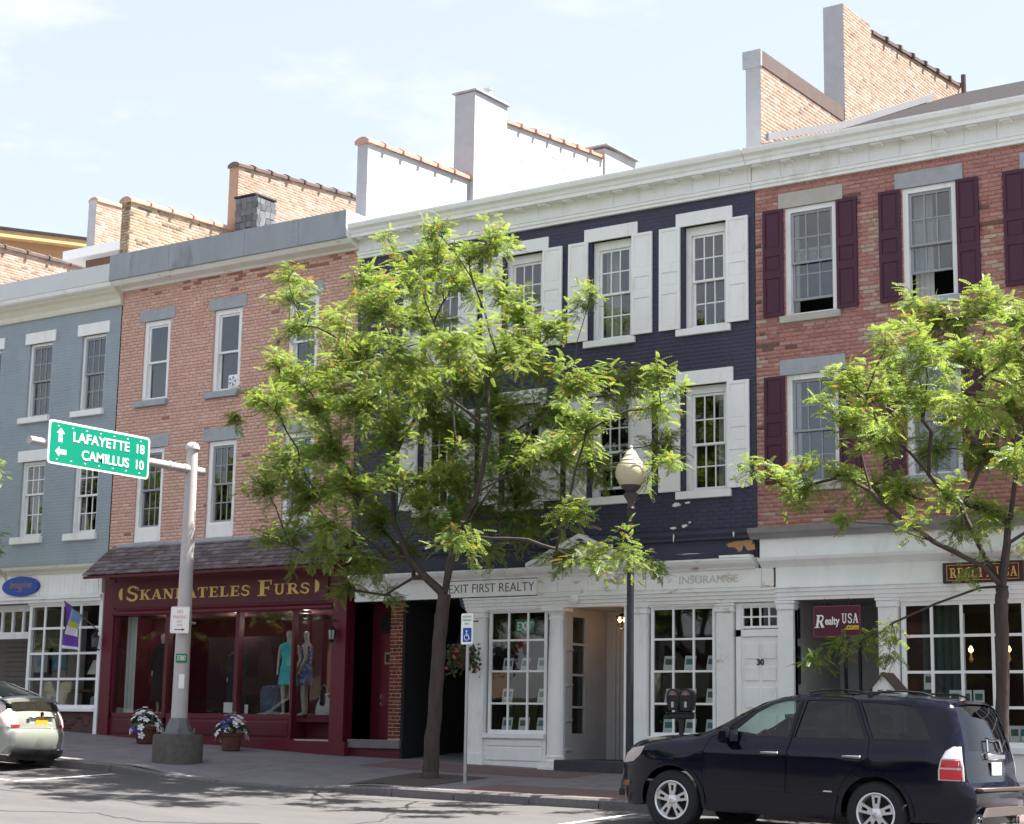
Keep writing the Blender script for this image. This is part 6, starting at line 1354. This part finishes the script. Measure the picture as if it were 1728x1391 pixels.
# ================================================================== cars
def pip(p, poly):
    x, y = p; c = False; n = len(poly); j = n-1
    for i in range(n):
        xi, yi = poly[i]; xj, yj = poly[j]
        if (yi > y) != (yj > y) and x < (xj-xi)*(y-yi)/(yj-yi)+xi: c = not c
        j = i
    return c
def densify(poly, step, closed=True):
    out = []; n = len(poly)
    for i in range(n if closed else n-1):
        a, b = Vector(poly[i]), Vector(poly[(i+1) % n]); k = max(1, int((b-a).length/step))
        out += [tuple(a.lerp(b, j/k)) for j in range(k)]
    if not closed: out.append(tuple(poly[-1]))
    return out
def smooth(pts, it=2):     # Chaikin on an open line
    for _ in range(it):
        o = [pts[0]]
        for a, b in zip(pts, pts[1:]): o += [(a[0]*.75+b[0]*.25, a[1]*.75+b[1]*.25), (a[0]*.25+b[0]*.75, a[1]*.25+b[1]*.75)]
        pts = o+[pts[-1]]
    return pts
class Car:
    def __init__(s, root, W, top, rnd=.09):
        s.root = root; s.W = W; s.top = [Vector(p) for p in top]; s.rnd = rnd
    def dist(s, x, z):
        p = Vector((x, z)); best = 9
        for a, b in zip(s.top, s.top[1:]):
            d = b-a; t = max(0, min(1, (p-a).dot(d)/max(d.dot(d), 1e-9))); best = min(best, (p-a-d*t).length)
        return best
    def y(s, x, z):
        d = s.dist(x, z); w_ = s.W(x, z)
        if d < s.rnd: w_ -= s.rnd*(1-math.sqrt(max(0, 1-(1-d/s.rnd)**2)))
        return w_
    def panel(s, poly, holes=(), step=.05, off=0, side=-1, rim=0):
        E = []; V = []
        for L in [poly]+list(holes):
            L = densify(L, step); b = len(V); V += L; E += [(b+i, b+(i+1) % len(L)) for i in range(len(L))]
        xs = [p[0] for p in poly]; zs = [p[1] for p in poly]
        x = min(xs)+step*.5
        nb_ = len(V)
        while x < max(xs):
            z = min(zs)+step*.5
            while z < max(zs):
                if pip((x, z), poly) and not any(pip((x, z), h) for h in holes) and all((abs(v[0]-x)+abs(v[1]-z)) > step*.45 for v in V[:nb_]): V.append((x, z))
                z += step
            x += step
        r_ = delaunay_2d_cdt([Vector(v) for v in V], E, [], 0, 1e-5)
        vs_, fs = r_[0], r_[2]; F = []
        for f in fs:
            c = sum((vs_[i] for i in f), Vector((0, 0)))/len(f)
            if pip(c, poly) and not any(pip(c, h) for h in holes): F.append(tuple(f))
        mb = MB(); mb.add([(v.x, side*(s.y(v.x, v.y)+off), v.y) for v in vs_], F)
        if rim:   # give the sheet an edge so that gaps read as depth
            for L in [poly]+list(holes):
                L = densify(L, step)
                for a, b in zip(L, L[1:]+L[:1]):
                    mb.quad((a[0], side*(s.y(*a)+off), a[1]), (b[0], side*(s.y(*b)+off), b[1]), (b[0], side*(s.y(*b)+off-rim), b[1]), (a[0], side*(s.y(*a)+off-rim), a[1]))
        return mb
    def loft(s, pts, bulge, n=14, t0=-1, t1=1, off=0, mb=None):
        mb = mb or MB(); b0 = len(mb.v); m = len(pts)
        for i, p in enumerate(pts):
            a, c = Vector(pts[max(i-1, 0)]), Vector(pts[min(i+1, m-1)]); d = (c-a).normalized(); nx, nz_ = -d.y, d.x
            bl = bulge(p) if callable(bulge) else bulge; w_ = s.y(*p)
            for k in range(n+1):
                t = t0+(t1-t0)*k/n; h = bl*(1-abs(t)**2.6)+off; mb.v.append((p[0]+nx*h, t*w_, p[1]+nz_*h))
        for i in range(m-1):
            for k in range(n): q = b0+i*(n+1)+k; mb.f.append((q, q+1, q+n+2, q+n+1)); mb.m.append(mb.mi)
        return mb
    def b(s, mb, name, m, parent=None, sm=True): return mb.build(name, m, parent or s.root, smooth=sm, local=True)
def circ(cx, cz, r_, a0, a1, n=14): return arc(cx, cz, r_, r_, a0, a1, n)
def wheel(root, x, y, z, r_, wd, spokes, name='wheel', out=-1, twin=True, rimm=None):
    w_ = bpy.data.objects.new(name, None); C.objects.link(w_); w_.parent = root; w_.location = (x, y, z)
    s = out; rr = r_*.64
    t = MB().lathe([(rr, .42*wd*s), (rr+.02, .5*wd*s), (r_-.03, .5*wd*s), (r_-.008, .42*wd*s), (r_, .3*wd*s), (r_, -.3*wd*s), (r_-.03, -.5*wd*s), (rr, -.5*wd*s)], (0, 0, 0), 40, 'y', cap=False).build('tyre', rubber, w_, smooth=True, local=True)
    rimm = rimm or alloy
    mb = MB(); mb.lathe([(rr+.004, .47*wd*s), (rr-.006, .49*wd*s), (rr-.022, .45*wd*s), (rr-.03, .2*wd*s), (rr-.03, -.3*wd*s)], (0, 0, 0), 36, 'y', cap=False)
    mb.lathe([(.0, .44*wd*s), (.03, .44*wd*s), (.04, .41*wd*s), (.075, .38*wd*s), (.08, .3*wd*s)], (0, 0, 0), 20, 'y')
    yo, yi = .4*wd*s, .27*wd*s
    for k in range(spokes):
        a = 2*math.pi*k/spokes+math.pi/2; ca, sa = math.cos(a), math.sin(a)
        def P(u, v): return (u*ca-v*sa, u*sa+v*ca)
        R0, R1 = .06, rr-.018; w0, w1 = .036, .06
        if twin:
            for sg in (-1, 1): mb.prism([P(R0, sg*.004), P(R0, sg*w0), P(R1, sg*w1), P(R1, sg*.026), P(R0+.05, sg*.014)], yi, yo)
            mb.prism([P(R0, -w0), P(R0+.055, -w0-.004), P(R0+.055, w0+.004), P(R0, w0)], yi, yo-.002*s); mb.prism([P(R1-.035, -w1+.004), P(R1, -w1), P(R1, w1), P(R1-.035, w1-.004)], yi, yo-.002*s)
        else: mb.prism([P(R0, -w0*.8), P(R1, -w0*.6), P(R1, w0*.6), P(R0, w0*.8)], yi, yo)
    mb.build('rim', rimm, w_, smooth=True, local=True)
    MB().lathe([(rr-.03, .05*wd*s), (.0, .04*wd*s)], (0, 0, 0), 24, 'y').build('brake', mat('brake_dark', (.02, .02, .02), .8), w_, local=True)
    return w_
paint = mat('midnight_paint', (.003, .0035, .012), .14, namt=0, spec=.17, coat=.36)
clad = mat('lower_cladding', (.011, .011, .014), .5, namt=.05)
suv = thing('dark_suv', 'dark midnight blue suv parked at the kerb, seen from its left rear', 'suv', (-12.1, -5.32, .61)); suv.rotation_euler = (0, rad(1.35), 0)
topl = [(.1, .3), (.04, .44), (.02, .6), (.05, .8), (.1, .935), (.24, 1.01), (.55, 1.085), (.9, 1.14), (1.2, 1.18), (1.46, 1.28), (1.76, 1.455), (2.05, 1.6), (2.3, 1.675), (2.7, 1.72), (3.2, 1.735), (3.7, 1.725), (4.1, 1.705), (4.38, 1.67), (4.47, 1.6), (4.54, 1.4), (4.6, 1.18), (4.635, .96), (4.655, .78), (4.715, .715), (4.75, .64), (4.745, .46), (4.69, .32)]
fr_ = 0
def Wsuv(x, z):
    w_ = .955-(max(0, .55-z))*.1
    if z > 1.0: w_ -= .07*min(1, (z-1.0)/.18)
    if z > 1.2: w_ -= (z-1.2)*.27
    if x < .75: w_ -= .27*((.75-x)/.75)**2.2
    if x > 4.15: w_ -= .11*((x-4.15)/.63)**2
    if .45 < x < 1.35 and z < .95: w_ += .012*math.sin(math.pi*(x-.45)/.9)
    if 3.1 < x < 4.1 and z < .95: w_ += .014*math.sin(math.pi*(x-3.1)/1.0)
    return w_
cs = Car(suv, Wsuv, topl, .075)
bot = [(4.69, .32), (4.08, .3)]+circ(3.6, .37, .43, -8, 188)+[(3.1, .27), (1.4, .27)]+circ(.9, .37, .43, -8, 188)+[(.36, .28), (.1, .3)]
outline = topl+bot[1:-1]
win = {'front': [(1.66, 1.2), (1.99, 1.475), (2.2, 1.585), (2.36, 1.625), (2.56, 1.645), (2.46, 1.2)],
       'rear': [(2.535, 1.2), (2.65, 1.65), (2.95, 1.665), (3.2, 1.655), (3.25, 1.63), (3.44, 1.215)],
       'quarter': [(3.54, 1.22), (3.34, 1.645), (3.9, 1.625), (4.0, 1.6), (4.14, 1.45), (4.24, 1.25), (4.2, 1.23)]}
d1 = [(1.37, .42), (1.33, .75), (1.34, 1.0), (1.42, 1.16), (1.6, 1.235), (1.99, 1.53), (2.2, 1.63), (2.4, 1.672), (2.6, 1.69), (2.5, 1.2), (2.46, 1.02), (2.45, .42)]
d2 = [(2.462, .42), (2.472, 1.02), (2.512, 1.2), (2.615, 1.692), (2.95, 1.7), (3.22, 1.69), (3.3, 1.645), (3.5, 1.2), (3.5, 1.0), (3.38, .9), (3.22, .74), (3.13, .58), (3.1, .42)]
def shrink(poly, d):
    c = Vector((sum(p[0] for p in poly)/len(poly), sum(p[1] for p in poly)/len(poly))); out = []
    n = len(poly); ar = sum(poly[i][0]*poly[(i+1) % n][1]-poly[(i+1) % n][0]*poly[i][1] for i in range(n)); sg = 1 if ar > 0 else -1
    for i in range(n):
        a, b, e = Vector(poly[i-1]), Vector(poly[i]), Vector(poly[(i+1) % n]); d1_ = (b-a).normalized(); d2_ = (e-b).normalized()
        nn = Vector((-d1_.y-d2_.y, d1_.x+d2_.x))*sg; l = nn.length
        out.append(tuple(b+nn/l*d) if l > 1e-6 else tuple(b))
    return out
fbul = lambda p: .05+.1*(1-min(1, max(0, p[0])/.8))
body = MB()
for sd_ in (-1, 1):
    body_part = cs.panel(outline, [shrink(d1, -.002), shrink(d2, -.002), win['quarter']], .055, 0, sd_); b0 = len(body.v); body.v += body_part.v; body.f += [tuple(b0+i for i in f) for f in body_part.f]; body.m += [0]*len(body_part.f)
hoodp = [p for p in densify(smooth(topl, 1), .06, False)]
seg = lambda a, b: [p for p in hoodp if a[0] <= hoodp.index(p) <= b[0]]
def cut(x0, z0, x1, z1):
    i0 = min(range(len(hoodp)), key=lambda i: (hoodp[i][0]-x0)**2+(hoodp[i][1]-z0)**2); i1 = min(range(len(hoodp)), key=lambda i: (hoodp[i][0]-x1)**2+(hoodp[i][1]-z1)**2); return hoodp[i0:i1+1]
cs.loft(cut(1.2, 1.175, 2.3, 1.675), .05, t0=-1, t1=-.88, n=3, mb=body); cs.loft(cut(1.2, 1.175, 2.3, 1.675), .05, t0=.88, t1=1, n=3, mb=body)
cs.loft(cut(2.3, 1.675, 4.38, 1.67), .03, mb=body); cs.loft(cut(.02, .6, .27, 1.0), fbul, mb=body)
cs.loft(cut(4.38, 1.67, 4.47, 1.6), .06, mb=body)
body_o = cs.b(body, 'body', paint)
cs.b(cs.loft(cut(.24, .98, 1.2, 1.175), fbul), 'hood', paint)
cs.b(cs.loft(cut(.1, .3, .02, .6), fbul), 'front_bumper', paint)
cs.b(cs.loft(cut(1.2, 1.175, 2.3, 1.675), .05, t0=-.88, t1=.88, off=-.006), 'windshield', carglass)
tg = MB(); cs.loft(cut(4.47, 1.6, 4.6, 1.18), .05, t0=-1, t1=-.87, n=3, mb=tg); cs.loft(cut(4.47, 1.6, 4.6, 1.18), .05, t0=.87, t1=1, n=3, mb=tg); cs.loft(cut(4.6, 1.18, 4.655, .78), .045, mb=tg); tg_o = cs.b(tg, 'tailgate', paint)
cs.b(cs.loft(cut(4.47, 1.6, 4.6, 1.18), .05, t0=-.87, t1=.87, off=-.008), 'rear_window', privacy)
rbm = cs.b(cs.loft(cut(4.655, .78, 4.69, .32), .04), 'rear_bumper', paint)
for k, (d_, nm) in enumerate(((d1, 'front'), (d2, 'rear'))):
    for sd_ in (-1, 1):
        do = cs.b(cs.panel(shrink(d_, .005), [win[nm]], .05, .0, sd_, rim=.03), 'door', paint)
        cs.b(cs.panel(win[nm], (), .12, -.014, sd_), 'side_window', carglass if nm == 'front' else privacy, do)
        cs.b(cs.panel([(a, b) for a, b in shrink(win[nm], -.012)], [shrink(win[nm], .004)], .12, .003, sd_), 'window_seal', clad, do)
        hx = (2.13, 2.37) if nm == 'front' else (3.19, 3.43); yy = sd_*(cs.y(hx[0], 1.0)+.022)
        mb = MB(); mb.bbox(hx[0], hx[1], yy-.012, yy+.012, .985, 1.02, .008); h = cs.b(mb, 'handle', chrome, do)
        cs.b(MB().bbox(hx[0]+.03, hx[1]-.03, yy-.02*1, yy-.016 if sd_ < 0 else yy+.0, .97, 1.035, .001) if False else cs.panel([(hx[0]+.05, .965), (hx[1]-.05, .965), (hx[1]-.05, 1.04), (hx[0]+.05, 1.04)], (), .08, .003, sd_), 'handle_recess', clad, do)
for sd_ in (-1, 1):
    cs.b(cs.panel(win['quarter'], (), .12, -.012, sd_), 'side_window', privacy)
    cs.b(cs.panel(shrink(outline, .03), [win['front'], win['rear'], win['quarter']], .09, -.045, sd_), 'inner_shell', mat('car_inner', (.012, .012, .013), .9, namt=0))
    # lower cladding, sill and arch trim
    cs.b(cs.panel([(1.42, .275), (3.08, .275), (3.1, .4), (3.14, .55), (1.36, .55), (1.4, .4)], (), .08, .014, sd_, rim=.02), 'sill_cladding', paint)
    for cx in (.9, 3.6):
        P = circ(cx, .37, .475, -2, 182, 22)+circ(cx, .37, .425, 182, -2, 22); cs.b(cs.panel(P, (), .06, .016, sd_, rim=.03), 'wheel_arch_trim', paint)
    # tail lamps
    lampo = cs.b(cs.panel([(4.36, .79), (4.36, .9), (4.385, 1.02), (4.43, 1.12), (4.5, 1.17), (4.58, 1.175), (4.625, .95), (4.635, .79)], (), .05, .004, sd_, rim=.02), 'tail_lamp', mat('lamp_housing', (.5, .48, .5), .15, namt=.05))
    cs.b(cs.panel([(4.38, .8), (4.38, .915), (4.615, .915), (4.625, .8)], (), .05, .009, sd_), 'red_lens', mat('red_lens', (.5, .02, .03), .12, namt=.12, nscale=40), lampo)
    cs.b(cs.panel([(4.385, .935), (4.4, 1.02), (4.6, 1.02), (4.61, .935)], (), .05, .009, sd_), 'red_lens', mat('red_lens', (.5, .02, .03)), lampo)
    cs.b(cs.panel([(4.41, 1.035), (4.45, 1.115), (4.5, 1.155), (4.57, 1.16), (4.595, 1.035)], (), .05, .009, sd_), 'clear_lens', mat('clear_lens', (.62, .64, .68), .08, namt=.1, nscale=30), lampo)
    # head lamps
    cs.b(cs.panel([(.1, .79), (.17, .91), (.28, .985), (.5, 1.02), (.42, .9), (.3, .82)], (), .04, .006, sd_), 'headlight', mat('headlight_lens', (.45, .38, .36), .1, namt=.1))
    cs.b(cs.panel([(.09, .52), (.12, .58), (.24, .58), (.22, .51)], (), .04, .004, sd_), 'marker_lamp', mat('amber_lens', (.25, .06, .01), .2, namt=0))
    # mirrors
    ym = sd_*(cs.y(1.75, 1.2)+.02); mb = MB(); mb.bbox(1.6, 1.8, min(ym, ym+sd_*.24), max(ym, ym+sd_*.24), 1.1, 1.29, .05); mo = cs.b(mb, 'mirror', paint)
    cs.b(MB().box(1.8, 1.806, min(ym+sd_*.03, ym+sd_*.22), max(ym+sd_*.03, ym+sd_*.22), 1.125, 1.265), 'mirror_glass', mat('mirror_glass', (.7, .8, .85), .03, metal=1, namt=0), mo)
    # roof rail
    P = smooth([(2.45, sd_*.62, 0), (2.6, sd_*.62, 0)], 0)
    for a, b in ((2.6, 3.36), (3.42, 4.16)): cs.b(MB().tube([(a, sd_*.6, 1.735), (a+.12, sd_*.6, 1.77), ((a+b)/2, sd_*.6, 1.785), (b-.12, sd_*.6, 1.77), (b, sd_*.6, 1.735)], .012, 7), 'roof_rail', clad)
    # exhaust tips
    yx = sd_*.62; cs.b(MB().lathe([(.055, -.14), (.058, .0), (.046, .0), (.044, -.1)], (4.74, yx, .33), 16, 'x'), 'exhaust_tip', chrome)
    wheel(suv, .9, sd_*.83, .37, .37, .235, 5, out=sd_); wheel(suv, 3.6, sd_*.83, .37, .37, .235, 5, out=sd_)
cs.b(MB().box(.4, 4.5, -.8, .8, .3, .36), 'underbody', clad)
cs.b(cs.panel([(2.95, .585), (3.06, .585), (3.06, .6), (2.95, .6)], (), .05, .006, -1), 'side_badge', chrome)
cs.b(MB().bbox(4.6, 4.815, -.74, .74, .675, .72, .01), 'bumper_step', mat('bumper_top', (.06, .045, .035), .5, namt=.1), rbm)
cs.b(MB().prism([(-.6, .5), (.6, .5), (.72, .4), (-.72, .4)], 4.79, 4.825, 'x'), 'skid_plate', mat('skid_silver', (.12, .1, .095), .5, metal=.2, namt=.05), rbm)
cs.b(MB().bbox(4.66, 4.715, -.27, .27, 1.03, 1.1, .012), 'tailgate_handle', chrome, tg_o)
lpz = cs.b(MB().bbox(4.69, 4.71, -.155, .155, .85, 1.0, .006), 'licence_plate', mat('plate_white', (.8, .8, .78), .4, namt=.03), tg_o)
text('CBH 4170', .08, (4.737, 0, .93), RIGHT, mat('plate_blue', (.05, .1, .35), .5, namt=0), lpz, 'plate_lettering', ext=.001, local=True) if False else None
cs.b(MB().tube([(4.68, -.24, 1.12), (4.66, -.2, 1.25), (4.66, .2, 1.25), (4.68, .24, 1.12)], .016, 6), 'plate_surround', chrome, tg_o)
cs.b(MB().tube([(4.66, 0, 1.3), (4.64, .3, 1.22)], .008, 5), 'wiper', clad, tg_o)
# cabin
leather = mat('car_seat', (.12, .11, .1), .7)
for sx_, sy_ in ((1.95, -.4), (1.95, .4), (2.95, -.4), (2.95, .4)):
    mb = MB(); mb.bbox(sx_, sx_+.5, sy_-.24, sy_+.24, .75, .93, .05); mb.bbox(sx_+.42, sx_+.6, sy_-.24, sy_+.24, .85, 1.3, .06); mb.bbox(sx_+.5, sx_+.6, sy_-.13, sy_+.13, 1.33, 1.5, .04); cs.b(mb, 'seat', leather)
cs.b(MB().bbox(1.3, 1.75, -.72, .72, .7, 1.13, .06), 'dashboard', mat('dashboard', (.03, .03, .03), .7))
cs.b(MB().tube([(1.86+.06*math.sin(a), -.4+.18*math.cos(a), 1.1+.17*math.sin(a)) for a in [2*math.pi*i/20 for i in range(21)]], .014, 6), 'steering_wheel', mat('dashboard', (.03, .03, .03)))
cs.b(MB().bbox(2.02, 2.05, -.1, .12, 1.42, 1.48, .01).tube([(2.04, 0, 1.42), (2.04, 0, 1.28)], .012, 5), 'rear_view_mirror', clad)
cs.b(MB().box(1.3, 4.4, -.8, .8, .6, .7), 'cabin_floor', clad)

# pale green hatchback at the left edge
th = rad(9); rx, ry, rz = -24.6, -4.8, 1.02; L_ = 4.42
hb2 = thing('hatchback', 'pale green hatchback parked at the left edge, seen from behind', 'car', (rx-L_*math.cos(th), ry-L_*math.sin(th), rz+L_*.042))
hb2.rotation_euler = (0, .042, th)
pg = mat('pale_green_paint', (.29, .305, .27), .28, namt=0, spec=.5, coat=1, metal=.25)
ptop = [(.08, .25), (0, .45), (.08, .68), (.5, .86), (1.0, .98), (1.55, 1.28), (2.05, 1.46), (2.5, 1.49), (3.1, 1.42), (3.7, 1.25), (4.08, 1.12), (4.15, 1.075), (4.19, .98), (4.24, .92), (4.33, .74), (4.345, .65), (4.4, .58), (4.42, .48), (4.38, .3), (4.3, .22)]
def Wp(x, z):
    w_ = .84-(max(0, .5-z))*.1
    if z > .85: w_ -= (z-.85)*.36
    if x < .8: w_ -= .25*((.8-x)/.8)**2
    if x > 3.9: w_ -= .16*((x-3.9)/.52)**2
    return w_
cp = Car(hb2, Wp, ptop, .07)
pbot = [(4.3, .22), (3.95, .22)]+circ(3.56, .31, .36, -10, 190)+[(3.15, .2), (1.25, .2)]+circ(.87, .31, .36, -10, 190)+[(.4, .2), (.08, .25)]
pout = ptop+pbot[1:-1]
pw_ = [(1.3, 1.0), (1.75, 1.28), (2.1, 1.4), (2.6, 1.42), (3.2, 1.34), (3.55, 1.22), (3.6, 1.06), (2.4, .96)]
hoodp = densify(smooth(ptop, 1), .06, False)
bd = MB()
for sd_ in (-1, 1):
    q = cp.panel(pout, [pw_], .06, 0, sd_); b0 = len(bd.v); bd.v += q.v; bd.f += [tuple(b0+i for i in f) for f in q.f]; bd.m += [0]*len(q.f)
    cp.b(cp.panel(pw_, (), .12, -.01, sd_), 'side_window', privacy)
cp.loft(cut(0, .45, 1.0, .98), .06, mb=bd); cp.loft(cut(2.05, 1.46, 2.7, 1.47), .02, mb=bd)
for a in (-1, .86): cp.loft(cut(2.7, 1.47, 4.08, 1.12), .03, t0=a, t1=a+.14, n=3, mb=bd)
cp.b(bd, 'body', pg)
cp.b(cp.loft(cut(1.0, .98, 2.05, 1.46), .05), 'windshield', privacy)
cp.b(cp.loft(cut(2.7, 1.47, 4.08, 1.12), .03, t0=-.86, t1=.86, off=-.004), 'rear_window', privacy)
hg2 = MB(); cp.loft(cut(4.19, .98, 4.345, .65), .1, mb=hg2); hgo = cp.b(hg2, 'hatch', pg)
cp.b(cp.loft([(4.17, 1.07), (4.2, 1.0), (4.235, .93)], .11, t0=-.84, t1=.84, off=.012), 'lower_rear_glass', mat('dark_rear_glass', (.02, .018, .015), .06, namt=.3, nscale=6), hgo)
sp = MB(); cp.loft([(4.03, 1.125), (4.1, 1.13), (4.18, 1.11), (4.185, 1.09), (4.13, 1.08)], .08, mb=sp); cp.b(sp, 'spoiler', pg)
bmp = cp.b(cp.loft(cut(4.345, .65, 4.3, .22), .09), 'rear_bumper', pg)
cp.b(cp.loft([(4.4, .29), (4.4, .26), (4.34, .18)], .1, off=.012), 'bumper_valance', clad, bmp)
cp.b(MB().bbox(4.395, 4.45, -.34, .34, .84, .868, .008), 'hatch_handle', chrome, hgo)
cp.b(MB().bbox(4.4, 4.42, -.3, .3, .69, .84, .01), 'plate_recess', mat('plate_recess', (.6, .6, .52), .35), hgo)
lp2 = cp.b(MB().bbox(4.418, 4.432, -.155, .155, .70, .83, .005), 'licence_plate', mat('plate_orange', (.72, .36, .03), .45, namt=.05), hgo)
cp.b(MB().lathe([(.0, .0), (.045, 0), (.045, -.008)], (4.425, 0, .905), 14, 'x'), 'badge', chrome, hgo)
for sd_ in (-1, 1):
    lo = cp.b(cp.panel([(4.1, 1.05), (4.16, 1.04), (4.25, .9), (4.325, .74), (4.33, .68), (4.2, .68), (4.12, .8)], (), .05, .006, sd_, rim=.02), 'tail_lamp', mat('pale_lamp', (.6, .5, .48), .12, namt=.1))
    mb = MB(); cp.loft(cut(4.19, .98, 4.345, .67), .1, t0=sd_*.8, t1=sd_*1.0, n=4, off=.008, mb=mb); cp.b(mb, 'lens', mat('pale_lamp', (.6, .5, .48)), lo)
    mb = MB(); cp.loft(cut(4.33, .74, 4.345, .66), .1, t0=sd_*.78, t1=sd_*1.0, n=4, off=.012, mb=mb); cp.b(mb, 'red_lens', mat('red_lens', (.5, .02, .03)), lo)
    wheel(hb2, .87, sd_*.72, .31, .31, .19, 6, out=sd_, twin=False); wheel(hb2, 3.56, sd_*.72, .31, .31, .19, 6, out=sd_, twin=False)
cp.b(MB().box(.3, 4.25, -.72, .72, .22, .5), 'underbody', clad)

# lettering becomes plain mesh
bpy.context.view_layer.update(); dg = bpy.context.evaluated_depsgraph_get()
for o in [o for o in C.objects if o.type == 'FONT']:
    me = bpy.data.meshes.new_from_object(o.evaluated_get(dg)); nm = o.name
    n_ = bpy.data.objects.new(nm, me); C.objects.link(n_)
    n_.parent = o.parent; n_.matrix_parent_inverse = o.matrix_parent_inverse.copy(); n_.location = o.location; n_.rotation_euler = o.rotation_euler; n_.scale = o.scale
    bpy.data.objects.remove(o); n_.name = nm
